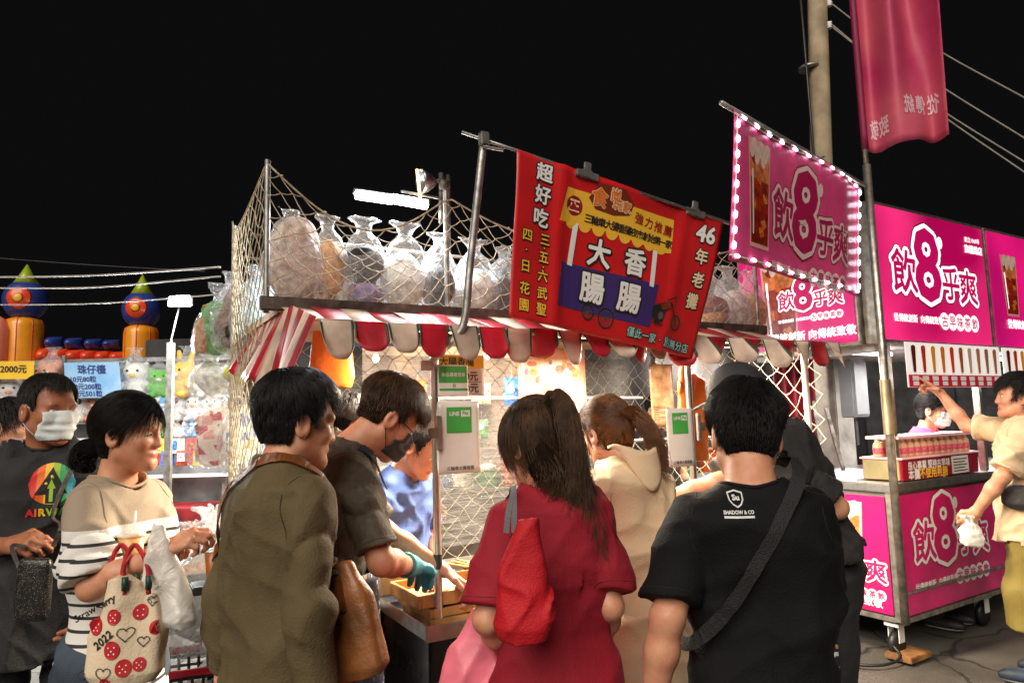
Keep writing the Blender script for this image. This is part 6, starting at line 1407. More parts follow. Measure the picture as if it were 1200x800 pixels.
# --- man in black T-shirt (right foreground)
loc, fc = gp(876, 1.74), 7; W = wl(loc, fc)
P = Person('man in black T-shirt with shield print between the shoulders, back turned', loc, fc, h=1.53, lean=4, head=(2, 14, 5), wid=1.10, arms={'L': dict(el=W(780, 742, 1.68), wr=W(756, 880, 1.72)), 'R': dict(el=W(946, 706, 1.84), wr=W(936, 770, 2.08), curl=.6)}, vox=.0045)
P.shirt(cloth('black_shirt', (.0045, .0045, .005), .8, spec=.25), 'shirt', 'short', hem=.62, loose=.0, amp=.012, dirs=[(11, 3, 10), (-12, 3, 12), (14, 2, -4), (4, 4, 20)], seed=52, blend=.009, armr=(.064, .074), hemw=1.02, neck_r=.072)
P.seams(cloth('black_seam', (.003, .003, .003)), MATS['black_shirt'])
P.trousers(DARKP, r=(.072, .066, .058), pel=.84)
v, f = P.hair_cap('black', lambda q: short_line(q, .07, -.060), .007, .003, .022, 12)
P.hair('black', [(v, f), P.strands(v, f, 12000, .030, .30, crown=(.01, -.065, .13), grav=.2, r=.0008, seed=13, lenf=lambda q: np.clip(.22 + (q[:, 2] + .03) * 7, .18, 1.25))])
fn = P.decal_fn(P.l((-.055, -.4, 1.285)), (1, 0, 0), (0, 0, 1), (0, 1, -.06))
m = MB(); sh = [(x_ * .78, y_ * .78) for x_, y_ in ((-.022, .018), (-.012, .021), (0, .025), (.012, .021), (.022, .018), (.021, -.004), (.013, -.018), (0, -.027), (-.013, -.018), (-.021, -.004))]
for i in range(len(sh)):
    a, c = sh[i], sh[(i + 1) % len(sh)]; m.add([fn(a[0], a[1]), fn(c[0], c[1]), fn(c[0] * .82, c[1] * .82), fn(a[0] * .82, a[1] * .82)], [(0, 1, 2, 3)])
put_text(m, 'Su', fn, 0, .002, .017, fat=.05); put_text(m, 'SHADOW & CO', fn, 0, -.030, .0115, w=.068, fat=.04); rect(m, fn, -.034, -.043, .034, -.038, nu=8)
m.build('shirt_print', mat('print_white', (.7, .7, .7), .6, var=0), P.root, kind='stuff')
sb = empty('sling_bag', (0, 0, 0), 0, 'black sling strap across the back of the black shirt man', 'bag')
st = P.strap([P.l((.10, .10, 1.36)), P.l((.105, -.0, 1.39)), P.l((.09, -.11, 1.33)), P.l((.02, -.13, 1.21)), P.l((-.08, -.13, 1.06)), P.l((-.17, -.08, .96)), P.l((-.2, .05, .94))], .032, .002, cloth('black_webbing', (.011, .011, .012), .65, bump=.5, bscale=300), 'strap', 70, .004); give(st, P, sb)
v, f = sdf_mesh(lambda p: loft(p, np.array([-.001, .03, .15, .18]), np.array([.07, .09, .09, .07]), np.array([.02, .03, .03, .02]), pw=3), (-.12, -.06, -.02), (.12, .06, .2), .008); me = mesh_np('pouch', v, f); o = link('pouch', me, BLACKP, sb); me.transform(world_of(P) @ Matrix.Translation(P.l((-.06, .165, 1.0)))); settle(sb)

# --- woman in cream jacket, ponytail, leaning over the counter
loc, fc = gp(742, 2.36), -30; W = wl(loc, fc)
P = Person('woman in cream hooded jacket with auburn ponytail leaning to the counter', loc, fc, h=1.54, lean=9, head=(8, 14, 0), fem=True, wid=.96, arms={'L': dict(el=W(700, 640, 2.5), wr=W(678, 660, 2.7)), 'R': dict(el=W(792, 640, 2.42), wr=W(765, 660, 2.68))}, vox=.005)
P.eyes('brown')
P.shirt(cloth('cream_jacket', srgb(222, 196, 160), .7), 'jacket', 'long', hem=.56, loose=.012, amp=.015, dirs=[(20, 4, 8), (-14, 4, 13), (8, 4, 26)], seed=61, armr=(.066, .058), collar=.02, neck_r=.072, hemw=1.08)
P.trousers(JEAN)
P.seams(cloth('cream_seam', srgb(180, 154, 120)))
hd_ = MB(); hd_.grid(lambda u, v: Vector(P.l((.105 * math.cos(math.pi * u) * (1 - .25 * v), -.07 - .075 * math.sin(math.pi * u) * (1 - .2 * v) - .02 * v, 1.375 - .13 * v * math.sin(math.pi * u) + .015 * math.sin(u * 9)))), 24, 8, .012); hd_.build('hood', MATS['cream_jacket'], P.root, True)
v, f = P.hair_cap('auburn', long_line, .010, .003, .008, 15); tie = (.0, -.105, .03)
parts = [(v, f), P.strands(v, f, 7000, .075, .02, grav=.0, r=.0008, seed=16, jitter=.1, flow=lambda q: np.array(tie) - q)]
g = [tie, (.012, -.14, .02), (.03, -.16, -.04), (.045, -.155, -.12), (.06, -.135, -.215)]
parts += [P.bundle(g, [.014, .026, .028, .022, .006], 1100, r=.0009, seed=17, wave=.008), P.core(g[:-1], [.012, .022, .02, .01])]
P.hair('auburn', parts)
b = MB(); b.lathe([(.012, -.008), (.02, -.005), (.02, .005), (.012, .008)], P.hl((.004, -.115, .03)), 14, (Vector((1, 0, 0)), Z, Vector((0, -1, 0)))); b.build('hair_tie', BLACKP, P.root, True)

# --- worker with black cap behind the black T-shirt man
loc, fc = gp(957, 2.54), -72; W = wl(loc, fc)
P = Person('stall worker in black shirt and cap reaching left behind the black shirt man', loc, fc, h=1.71, lean=22, head=(-30, 2, 0), wid=1.08, arms={'L': dict(el=W(950, 566, 2.40), wr=W(893, 614, 2.36), curl=.5), 'R': dict(el=W(832, 572, 2.72), wr=W(765, 590, 2.8), nrm=(0, 0, 1), curl=.4)}, vox=.005)
P.eyes()
P.shirt(cloth('black_worker_shirt', (.018, .016, .016)), 'shirt', 'short', hem=.93, loose=.008, amp=.012, seed=71, armr=(.075, .078))
P.trousers(DARKP)
v, f = P.hair_cap('black', short_line, .006, .003, .004, 18); P.hair('black', [(v, f), P.strands(v, f, 1500, .025, .2, r=.001, seed=19)])
CAPM = cloth('black_cap', (.02, .02, .024))
def capf(p):
    q = P.hq(p); d = ell(q, (0, -.012, .045), (.09, .11, .10)); d = smax(d, .035 - q[:, 2], .006); br = ell(q, (0, .12, .042), (.075, .075, .008)); return smin(d, br, .006)
v, f = sdf_mesh(capf, P.hc - Vector((.16, .2, .2)), P.hc + Vector((.16, .25, .2)), .0055); link('cap', mesh_np('cap', P.to_l(v), f), CAPM, P.root)
ap = MB(); ap.grid(lambda u, v: Vector((math.sin((u - .5) * 3.4) * .205 * P.wid, math.cos((u - .5) * 3.4) * .165 + .03 + .012 * math.sin(u * 17) * v, (1.10 - .5 * v) * P.k)), 40, 14, .003); ap.build('apron', APR, P.root, True)

# --- man with face mask (left)
loc, fc = gp(56, 2.52), 158; W = wl(loc, fc)
P = Person('older man in black T-shirt with rainbow print and white face mask', loc, fc, h=1.675, lean=0, head=(42, 2, 0), skin='b', wid=1.02, arms={'L': dict(el=W(128, 640, 2.5), wr=W(110, 690, 2.35), curl=.5), 'R': dict(el=W(-32, 620, 2.45), wr=W(44, 634, 2.28), nrm=(.2, .7, .6), curl=.9, thumb=.8)}, vox=.0045)
P.eyes('darkgrey'); P.mask(mat('mask_white', (.72, .78, .8), .7, var=.05, bump=.15, bscale=200))
P.shirt(cloth('black_tee', (.016, .016, .018)), 'shirt', 'short', hem=.70, loose=.006, amp=.014, seed=81, armr=(.068, .074)); P.seams(MATS['black_seam'], MATS['black_tee']); P.trousers(DARKP)
v, f = P.hair_cap('darkgrey', lambda q: short_line(q, .082, -.05), .005, .002, .008, 22); P.hair('darkgrey', [(v, f), P.strands(v, f, 5000, .034, .15, crown=(-.03, -.06, .12), grav=.15, r=.0009, seed=23, lenf=lambda q: np.clip(.3 + (q[:, 2]) * 7, .2, 1.2))])
fn = P.decal_fn(P.l((-.045, .5, 1.315)), (-1, 0, 0), (0, 0, 1), (0, -1, 0)); HUE = [srgb(214, 40, 40), srgb(236, 110, 30), srgb(240, 190, 40), srgb(150, 190, 50), srgb(50, 160, 90), srgb(40, 140, 170)]
for i in range(6):
    m = MB(); x0, x1 = -.07 + .14 * i / 6, -.07 + .14 * (i + 1) / 6
    for j in range(3):
        a, c = x0 + (x1 - x0) * j / 3, x0 + (x1 - x0) * (j + 1) / 3; ya, yc = math.sqrt(max(0, .0049 - a * a)), math.sqrt(max(0, .0049 - c * c)); ns = 6
        for q in range(ns): m.add([fn(a, -ya + 2 * ya * q / ns), fn(c, -yc + 2 * yc * q / ns), fn(c, -yc + 2 * yc * (q + 1) / ns), fn(a, -ya + 2 * ya * (q + 1) / ns)], [(0, 1, 2, 3)])
    put_text(m, 'AIRWAL'[i], fn, (-.060, -.043, -.024, .006, .036, .06)[i], -.095, .034, fat=.05); m.build('rainbow_print', mat('rainbow_%d' % i, HUE[i], .6, var=0), P.root, kind='stuff')
m = MB(); flat_poly(m, [(0, .056), (.05, -.035), (.017, -.035), (.017, -.066), (-.017, -.066), (-.017, -.035), (-.05, -.035)], fn, .004, .02); m.build('print_mark', MATS['black_tee'], P.root)
m = MB(); flat_poly(m, [(0, .016), (.013, -.016), (.006, -.016), (.006, -.06), (-.006, -.06), (-.006, -.016), (-.013, -.016)], fn, .0055, .02); m.build('print_mark', mat('rainbow_3', HUE[3]), P.root)
sb = empty('crossbody_bag', (0, 0, 0), 0, 'small glittery black crossbody bag of the masked man', 'bag')
v, f = sdf_mesh(lambda p: loft(p, np.array([-.001, .02, .17, .19]), np.array([.05, .055, .052, .045]), np.array([.015, .022, .018, .012]), pw=4), (-.1, -.05, -.02), (.1, .05, .22), .006); me = mesh_np('pouch', v, f); me.transform(Matrix.Translation(at(36, 726, 2.27)) @ Matrix.Rotation(R(3), 4, 'Y')); link('pouch', me, speckle('glitter_black', (.015, .015, .015), [(.5, .42, .3), (.2, .17, .12), (.1, .1, .1)], 260, .22, .35, .3), sb)
st = P.strap([W(23, 665, 2.27), W(14, 640, 2.27), W(30, 640, 2.28)], .012, .003, RUST, 'strap', 20, .004, wrap=False, nrm=(0, 1, 0)); give(st, P, sb)
st = P.strap([P.l((-.11, -.02, 1.44)), P.l((-.10, .10, 1.36)), P.l((-.06, .155, 1.22)), W(72, 615, 2.29), W(62, 640, 2.27)], .014, .003, RUST, 'strap', 40, .005); give(st, P, sb); settle(sb)

# --- woman in striped top
loc, fc = gp(143, 2.20), 106; W = wl(loc, fc)
P = Person('woman in grey and white striped top carrying a strawberry tote', loc, fc, h=1.575, lean=0, head=(16, 2, 0), fem=True, wid=.92, arms={'R': dict(el=W(104, 674, 1.98), wr=W(182, 650, 1.96), curl=.9, nrm=(.6, 0, .8)), 'L': dict(el=W(192, 672, 2.22), wr=W(206, 640, 2.04), curl=1.0, nrm=(0, .3, 1))}, vox=.0045)
P.eyes()
ST = [(1.212 - i * .037, 1.221 - i * .037, (.02, .02, .024)) for i in range(1, 14)]
sm = zband('striped_knit', [(.2, 1.215, (.74, .72, .68))] + ST, srgb(156, 140, 120))
P.shirt(sm, 'top', 'short', hem=.72, loose=.0, amp=.012, dirs=[(8, 3, 6), (14, 3, 5), (-10, 3, 16)], seed=91, armr=(.056, .072), cuff=.93, neck_r=.074, blend=.007)
P.seams(cloth('knit_seam', srgb(140, 120, 98)), cloth('knit_band', srgb(160, 140, 116)), True, False); P.trousers(JEAN, r=(.1, .085, .08))
v, f = P.hair_cap('black', long_line, .009, .003, .008, 25); tie = (.0, -.10, -.045)
parts = [(v, f), P.strands(v, f, 7000, .08, .02, grav=.0, r=.0008, seed=26, jitter=.1, flow=lambda q: np.array(tie) - q)]
g = [tie, (0, -.135, -.05), (.0, -.145, -.085), (-.01, -.12, -.105)]
parts += [P.bundle(g, [.018, .032, .03, .012], 500, r=.0012, seed=27, wave=.012), P.core(g, [.016, .03, .026, .01])]; P.hair('black', parts)
# what she carries
cupo = empty('drink_cup', (0, 0, 0), 0, 'clear takeaway cup of milky drink in the striped woman arm', 'cup')
c = at(153, 668, 2.08); m = MB(); m.lathe([(.024, 0), (.025, .002), (.036, .098)], c, 24); m.build('cup', mat('milky_drink', srgb(226, 184, 116), .35, var=.08), cupo, True); m = MB(); m.lathe([(.037, .096), (.039, .10), (.037, .106), (.025, .113), (.008, .115)], c, 24); m.build('lid', film('cup_lid', (.9, .88, .84), .55, .15, 30, .3, .4), cupo, True); m = MB(); m.tube([c + Z * .03, c + Z * .17 + Vector((.01, 0, 0))], .0035, 8); m.build('straw', WINK, cupo, True); settle(cupo)
tb = empty('tote_bag', (0, 0, 0), 0, 'cream tote printed with strawberries and hearts, red rope handles', 'bag')
TC = at(147, 798, 1.90)
def ttf(p):
    an = p[:, 0] * 40; d = loft(p, np.array([-.001, .03, .12, .22, .26]), np.array([.076, .095, .090, .062, .048]), np.array([.04, .05, .045, .03, .022]), pw=3.0); return d - .008 * np.cos(p[:, 0] * 62 + 4 * p[:, 2]) * np.clip(p[:, 2] * 5, .2, 1) - .003 * noise3(p, 30, 3)
v, f = sdf_mesh(ttf, (-.16, -.1, -.02), (.16, .1, .3), .005); v = v @ np.array(Matrix.Rotation(R(8), 3, 'Z')).T + np.array(TC); link('bag_body', mesh_np('bag_body', v, f), cloth('cream_canvas', srgb(226, 206, 176)), tb)
fn = drape_fn(bvh_of(v, f), TC + Vector((0, -.3, .12)), (1, 0, 0), (0, 0, 1), (0, 1, 0), .26); SR = mat('strawberry_red', srgb(190, 24, 36), .6, var=0)
m = MB(); mw = MB(); mk = MB()
for x, y, r_ in ((-.012, .055, .017), (.045, .06, .017), (-.01, -.025, .02), (.02, -.07, .019), (.085, .02, .015), (.055, -.065, .015), (-.06, .03, .018), (-.025, -.108, .014)):
    disc(m, fn, x, y, r_, .002, 18, r_ * 1.15)
    for dx, dy in ((-.4, .3), (.35, .35), (0, -.1), (-.3, -.5), (.35, -.45)): disc(mw, fn, x + dx * r_, y + dy * r_, r_ * .11, .003, 6)
def heart(x, y, s_):
    pts = [(16 * math.sin(t) ** 3 / 17 * s_, (13 * math.cos(t) - 5 * math.cos(2 * t) - 2 * math.cos(3 * t) - math.cos(4 * t)) / 17 * s_) for t in np.linspace(0, 2 * math.pi, 26)]
    for (a, b_), (c_, d_) in zip(pts, pts[1:]): L_ = math.hypot(c_ - a, d_ - b_) + 1e-9; nx, ny = -(d_ - b_) / L_ * .0011, (c_ - a) / L_ * .0011; mk.add([fn(x + a + nx, y + b_ + ny), fn(x + a - nx, y + b_ - ny), fn(x + c_ - nx, y + d_ - ny), fn(x + c_ + nx, y + d_ + ny)], [(0, 1, 2, 3)])
for h_ in ((.02, .012, .02), (-.028, -.082, .02), (.06, -.01, .015), (.07, .085, .014), (-.09, -.09, .012)): heart(*h_)
put_text(mk, 'Strawberry', fn, -.062, .075, .026, fat=.02, rot=.5); put_text(mk, '2022', fn, -.035, -.0, .03, fat=.02, rot=.7)
m.build('strawberry_print', SR, tb, kind='stuff'); mw.build('seed_print', WINK, tb, kind='stuff'); mk.build('line_print', INK, tb, kind='stuff')
ROPER = mat('red_rope', srgb(170, 16, 30), .7, var=.2, vscale=60)
for (xa_, ya_), (xb_, yb_), dy in (((146, 697), (174, 695), -.03), ((128, 700), (160, 692), .03)):
    p0, p1 = at(xa_, ya_, 1.90 + dy), at(xb_, yb_, 1.90 + dy); tp = at((xa_ + xb_) / 2 - 2, 638, 1.97 + dy * .5); hb = MB(); hb.tube(spline([p0, p0 * .45 + tp * .55 + Vector((-.018, 0, 0)), tp, p1 * .45 + tp * .55 + Vector((.018, 0, 0)), p1], 24), .0065, 8); hb.build('handle', ROPER, tb, True)
    for p_ in (p0, p1): q = MB(); q.tube([p_ + Z * .012, p_ + Z * .045], .0085, 8); q.build('handle_band', C_GRN, tb, True)
settle(tb)
pb = empty('plastic_bag', (0, 0, 0), 0, 'white plastic carrier bag hanging from the striped woman wrist', 'bag')
pc = at(198, 734, 1.94)
def pf_(p):
    d = loft(p, np.array([-.001, .02, .09, .2, .27]), np.array([.062, .075, .066, .03, .012]), np.array([.03, .04, .035, .02, .01]), pw=2.6); return d - folds(p, [(60, 20, 6), (-45, 10, 9)], .0045, 8)
v, f = sdf_mesh(pf_, (-.11, -.07, -.02), (.11, .07, .3), .005); v = v + np.array(pc); v[:, 0] -= (v[:, 2] - pc.z) * .12; link('bag_film', mesh_np('bag_film', v, f), film('white_carrier', (.85, .82, .76), .3, .3, 14, .25, .3), pb)
m = MB(); m.box(pc + Vector((0, 0, .045)), (.10, .05, .07), None, .008); m.build('takeaway_box', WINK, pb); settle(pb)

# --- customer pointing at the menu
loc, fc = gp(1190, 3.96), -58; W = wl(loc, fc)
P = Person('customer in beige T-shirt and olive shorts pointing at the drinks menu', loc, fc, h=1.63, lean=-3, head=(6, -4, 0), wid=1.1, arms={'R': dict(el=W(1142, 500, 4.28), wr=W(1114, 475, 4.36), dr=W(1070, 448, 4.40) - W(1114, 475, 4.36), curl=(.04, 1.1, 1.25, 1.3), thumb=.9, nrm=(.3, -.2, 1)), 'L': dict(el=W(1158, 588, 3.80), wr=W(1134, 612, 3.95), curl=.9)}, vox=.0055)
P.eyes()
P.shirt(cloth('beige_tee', srgb(216, 188, 152)), 'shirt', 'short', hem=.74, loose=.012, amp=.014, seed=101, armr=(.07, .08), vox=.009); P.seams(cloth('beige_seam', srgb(170, 144, 112)), MATS['beige_tee'])
P.trousers(cloth('olive_shorts', srgb(120, 104, 44)), 'shorts', vox=.012, r=(.10, .115, .12), bottom=.29, shoes=mat('sneaker_blue_black', srgb(30, 44, 60), .6, var=.4, vscale=14), feet={'L': (-.11, .02), 'R': (.11, -.08)})
P.legs([(-.11, .02), (.11, -.08)], .42)
v, f = P.hair_cap('black', lambda q: short_line(q, .06, -.05), .014, .004, .010, 31); P.hair('black', [(v, f), P.strands(v, f, 3000, .05, .15, grav=.4, r=.0013, seed=32)])
fb = empty('waist_bag', (0, 0, 0), 0, 'black waist bag on the hip of the pointing customer', 'bag')
v, f = sdf_mesh(lambda p: loft(p, np.array([-.001, .03, .10, .13]), np.array([.08, .12, .12, .09]), np.array([.03, .045, .04, .025]), pw=2.6), (-.16, -.08, -.02), (.16, .08, .16), .008); me = mesh_np('pouch', v, f); me.transform(world_of(P) @ Matrix.Translation(P.l((-.20, .0, .93))) @ Matrix.Rotation(R(78), 4, 'Z')); link('pouch', me, cloth('black_nylon', (.02, .02, .02), .5), fb)
st = P.strap([P.l((-.2, .1, 1.0)), P.l((0, .17, 1.0)), P.l((.2, .05, 1.02)), P.l((.1, -.16, 1.02)), P.l((-.15, -.12, 1.0))], .03, .003, BLACKP, 'strap', 50, .004); give(st, P, fb); settle(fb)
cb_ = empty('plastic_bag', (0, 0, 0), 0, 'small crumpled white plastic bag in the pointing customer hand', 'bag'); v, f = sack_shape(.12, .08, .16, 66, .8, crin=.008, vox=.007); v = v + np.array(at(1138, 640, 3.90)); link('bag_film', mesh_np('bag_film', v, f), film('white_carrier', (.85, .82, .76)), cb_); settle(cb_)

# --- drinks seller in pink
loc, fc = gp(1079, 4.98), 138; W = wl(loc, fc)
P = Person('drinks seller in pink top and white mask behind the counter', loc, fc, h=1.56, lean=4, head=(2, 6, 0), fem=True, vox=.006, arms={'L': dict(el=W(1110, 530, 4.9), wr=W(1105, 545, 4.75)), 'R': dict(el=W(1058, 530, 5.0), wr=W(1068, 548, 4.8))})
P.eyes(); P.mask(mat('mask_bright_white', (.82, .83, .83), .7, var=.03)); P.shirt(cloth('pink_top', srgb(224, 70, 130)), 'top', 'short', seed=111, vox=.01, neck_r=.075, neckdrop=.03); P.trousers(DARKP, vox=.016)
v, f = P.hair_cap('black', long_line, .010, .003, .008, 35); P.hair('black', [(v, f), P.strands(v, f, 1800, .07, .05, grav=0, r=.0014, seed=36, flow=lambda q: np.array((0, -.11, 0)) - q)])

# --- people further back, partly hidden
def extra(label, px, Y, fc, h, top, hair, legs=DARKP, skin='a', head=(0, 0, 0), lean=0, fem=False, cap=None, arms=None, wid=1., seed=1):
    P = Person(label, gp(px, Y), fc, h=h, lean=lean, head=head, fem=fem, skin=skin, vox=.007, arms=arms, wid=wid); P.eyes(); P.shirt(top, 'shirt', 'short', seed=seed, vox=.011); P.trousers(legs, vox=.016)
    v, f = P.hair_cap(hair, long_line if fem else short_line, .010, .003, .008, seed); P.hair(hair, [(v, f), P.strands(v, f, 1500, .06 if fem else .03, .1, r=.0014, seed=seed)])
    if cap:
        def cf(p): q = P.hq(p); d = smax(ell(q, (0, -.012, .045), (.092, .112, .10)), .02 - q[:, 2], .006); return smin(d, ell(q, (0, .12, .03), (.075, .075, .008)), .006)
        v, f = sdf_mesh(cf, P.hc - Vector((.16, .2, .2)), P.hc + Vector((.16, .25, .2)), .008); link('cap', mesh_np('cap', P.to_l(v), f), cap, P.root)
    return P
extra('dark haired woman in black cut off by the left edge', 8, 3.25, 85, 1.62, cloth('black_blouse', (.02, .02, .026)), 'black', fem=True, seed=201)
extra('person in grey patterned cap behind the olive jacket man', 403, 2.95, 80, 1.58, cloth('grey_tee', (.2, .2, .2)), 'black', cap=speckle('grey_cap_print', (.05, .05, .05), [(.25, .25, .25), (.12, .12, .12)], 40, .3), head=(0, 15, 0), seed=202)
extra('helper in blue T-shirt behind the bowed worker', 463, 3.12, 120, 1.50, cloth('blue_tee', srgb(70, 96, 160)), 'black', cloth('dark_apron', (.02, .02, .03)), head=(0, 30, 0), lean=8, seed=203)
extra('passer-by in cyan top seen through the netting', 492, 5.6, 110, 1.56, cloth('cyan_tee', srgb(130, 200, 205)), 'black', fem=True, seed=204, skin='a')
extra('person in black seen through the plastic behind the counter', 770, 5.3, 150, 1.62, cloth('black_tee2', (.02, .02, .02)), 'black', seed=205)
extra('person in dark shirt on the far side of the snack stall', 645, 5.6, 170, 1.58, cloth('slate_tee', srgb(70, 76, 90)), 'black', seed=206)
# ---------------------------------------------------------------- papers, posters and small things at the stall
GREENP = mat('pay_green', srgb(70, 170, 80), .4, var=.03)
def paper(name, c, w_, h_, label, ex=None, tilt=0., m=PAPER, cat='sign', curl=.004):
    """sheet of paper hung with its own slight curl; returns root and mapping (origin lower left)"""
    root = empty(name, (0, 0, 0), 0, label, cat); ex = (ex or U).normalized(); n = ex.cross(Z); ex2 = (ex * math.cos(tilt) + Z * math.sin(tilt)); ey = (Z * math.cos(tilt) - ex * math.sin(tilt)); c = Vector(c)
    f = lambda a, b_, off=0.: c + ex2 * (a - w_ / 2) + ey * (b_ - h_ / 2) + n * (off + curl * math.sin(a / w_ * 3.1) + curl * .6 * math.cos(b_ / h_ * 4))
    b = MB(); b.grid(lambda u, v: f(u * w_, v * h_), 10, 10, .0008); b.build('sheet', m, root, True); return root, f
def pay_paper(c, w_, h_, label, foot):
    root, f = paper('payment_notice', c, w_, h_, label); m = MB(); rect(m, f, w_ * .2, h_ * .56, w_ * .8, h_ * .92, .0015, 6, 4); m.build('green_panel', GREENP, root)
    m = MB(); put_text(m, 'LINE', f, w_ * .38, h_ * .83, h_ * .075, fat=.04, off=.003); rect(m, f, w_ * .54, h_ * .785, w_ * .76, h_ * .875, .0022, 2, 2); m.build('lettering', WINK, root, kind='stuff'); m = MB(); put_text(m, 'Pay', f, w_ * .65, h_ * .832, h_ * .07, fat=.03, off=.0035); m.build('lettering', GREENP, root, kind='stuff')
    m = MB(); put_text(m, foot, f, w_ * .5, h_ * .075, h_ * .06, fat=.01, off=.0025); m.build('lettering', INK, root, kind='stuff'); return root, f
def on_s(px, t):
    """distance along the stall front where a sight line meets the line at depth t"""
    a = at(px, 500, 1.0); d = Vector((a.x, a.y)); o = SP(0, t, 0); den = d.x * U.y - d.y * U.x; k = (o.x * U.y - o.y * U.x) / den; p = Vector((d.x * k, d.y * k, 0)); return (p - SP(0, t, 0)).dot(U)
s_ = on_s(538, -.03); pz = lambda px, py, t: (lambda s: at(px, py, SP(s, t, 0).y).z)(on_s(px, t))
r_, f = pay_paper(SP(s_, -.03, pz(538, 512, -.03)), .165, .255, 'mobile payment notice with green panel clipped to the near post', '三輪車大腸香腸'); settle(r_)
s_ = on_s(797, -.03); r_, f = pay_paper(SP(s_, -.03, pz(797, 512, -.03)), .15, .25, 'mobile payment notice with green panel clipped to the farther post', '三輪車大腸香腸'); settle(r_)
r_, f = paper('green_notice', SP(on_s(532, -.02), -.02, pz(532, 446, -.02)), .12, .115, 'small green and white notice above the near payment notice'); m = MB(); rect(m, f, .004, .05, .116, .11, .0015, 4, 2); rect(m, f, .004, .022, .116, .03, .0015, 4, 1); m.build('green_panel', GREENP, r_)
m = MB(); put_text(m, '食品業者登錄', f, .06, .08, .016, fat=.02, off=.003); m.build('lettering', WINK, r_, kind='stuff'); m = MB(); put_text(m, '33', f, .06, .04, .014, fat=.02, off=.003); m.build('lettering', INK, r_, kind='stuff'); settle(r_)
tt_ = .05
r_, f = paper('price_list', SP(on_s(540, tt_), tt_, pz(540, 440, tt_)), 0.205, .155, 'hand written yellow and white price list behind the near post'); m = MB(); rect(m, f, .0, .105, .205, .155, .0015, 4, 2); m.build('yellow_panel', mat('price_yellow', srgb(240, 200, 60), .5, var=.03), r_)
m = MB(); put_text(m, '大腸香腸', f, .09, .13, .036, fat=.02, off=.003); put_text(m, '60元', f, .14, .075, .038, fat=.02, off=.003); put_text(m, '50元', f, .14, .03, .038, fat=.02, off=.003); rect(m, f, .04, .053, .19, .055, .002); rect(m, f, .04, .008, .19, .010, .002); m.build('lettering', INK, r_, kind='stuff'); settle(r_)
tp_ = 1.18
r_, f = paper('poster', SP(on_s(650, tp_), tp_, pz(650, 448, tp_)), .48, .40, 'large pale poster with pink and orange print behind the counter', m=mat('poster_print', srgb(236, 205, 180), .35, var=.9, vscale=9, col2=srgb(226, 140, 100), coat=.4), cat='poster'); PC = [srgb(220, 110, 90), srgb(240, 170, 90), srgb(170, 130, 170), srgb(250, 220, 190)]
for i in range(4):
    m = MB()
    for k in range(7): q = random.Random(i * 20 + k); disc(m, f, q.uniform(.04, .44), q.uniform(.04, .36), q.uniform(.012, .04), .0015 + i * 4e-4 + k * 3e-5, 12, q.uniform(.012, .03))
    m.build('printed_shapes', mat('poster_c%d' % i, PC[i], .4, var=.3, vscale=40), r_, kind='stuff')
settle(r_)
r_, f = paper('poster', SP(on_s(778, tp_), tp_, pz(778, 462, tp_)), .20, .40, 'narrow brown press poster beside the orange bag', m=mat('press_print', srgb(190, 150, 110), .4, var=.9, vscale=14, col2=srgb(110, 66, 36), coat=.3), cat='poster'); m = MB()
for i in range(9): rect(m, f, .02, .03 + i * .011, .18 - .03 * (i % 3), .035 + i * .011, .002)
m.build('lettering', INK, r_, kind='stuff'); settle(r_)
r_, f = paper('notice', SP(on_s(762, .5), .5, pz(762, 552, .5)), .13, .19, 'plain white notice with small print by the cream jacket woman'); m = MB()
for i in range(5): rect(m, f, .02, .16 - i * .014, .11 - .02 * (i % 2), .163 - i * .014, .002)
m.build('lettering', INK, r_, kind='stuff'); settle(r_)
for k, (px, py) in enumerate(((515, 507), (819, 500))):     # metal clips holding the notices
    s_ = on_s(px, -.04); m = MB(); c = SP(s_ - .005, -.045, pz(px, py, -.045)); m.box(c, (.018, .018, .12), AX, .003); m.box(c + U * .02 * (1 if k else -1), (.04, .01, .035), AX, .004); m.build('bulldog_clip', DULL, None, label='long steel clip on the %s payment notice' % ('farther' if k else 'near'), cat='clip')
# orange plastic bag hung on the farther post
ob = empty('plastic_bag', (0, 0, 0), 0, 'orange plastic bags hanging under the awning at the farther post', 'bag'); s_ = on_s(813, .05)
def of(p): d = loft(p, np.array([-.001, .03, .2, .36, .40]), np.array([.075, .085, .088, .07, .02]), np.array([.02, .025, .03, .03, .012]), pw=2.5); return d - folds(p, [(90, 10, 6), (-60, 30, 10), (40, 40, 20)], .006, 12)
v, f_ = sdf_mesh(of, (-.14, -.06, -.02), (.14, .06, .42), .006); c = SP(s_, .05, pz(813, 540, .05)); link('bag_film', mesh_np('bag_film', v @ np.array(Matrix.Rotation(math.atan2(U.y, U.x), 3, 'Z')).T + np.array(c), f_), mat('orange_plastic', srgb(236, 120, 44), .35, var=.15, vscale=10, bump=.3, bscale=20), ob)
m = MB(); m.tube([c + Z * .38, c + Z * .46 - U * .03, c + Z * .40 - U * .05, c + Z * .30 - U * .06], [.01, .012, .02, .014], 8); m.build('handle_loop', MATS['orange_plastic'], ob, True); settle(ob)
m = MB(); c = at(388, 455, 3.0); v, f_ = sdf_mesh(lambda p: loft(p, np.array([-.001, .05, .25]), np.array([.09, .1, .08]), np.array([.03, .03, .02]), pw=2.5) - folds(p, [(50, 10, 5)], .008, 3), (-.14, -.06, -.02), (.14, .06, .27), .01); o = link('plastic_bag', mesh_np('plastic_bag', v + np.array(c), f_), MATS['orange_plastic']); tag(o, 'orange plastic bag hanging by the striped side curtain', 'bag')
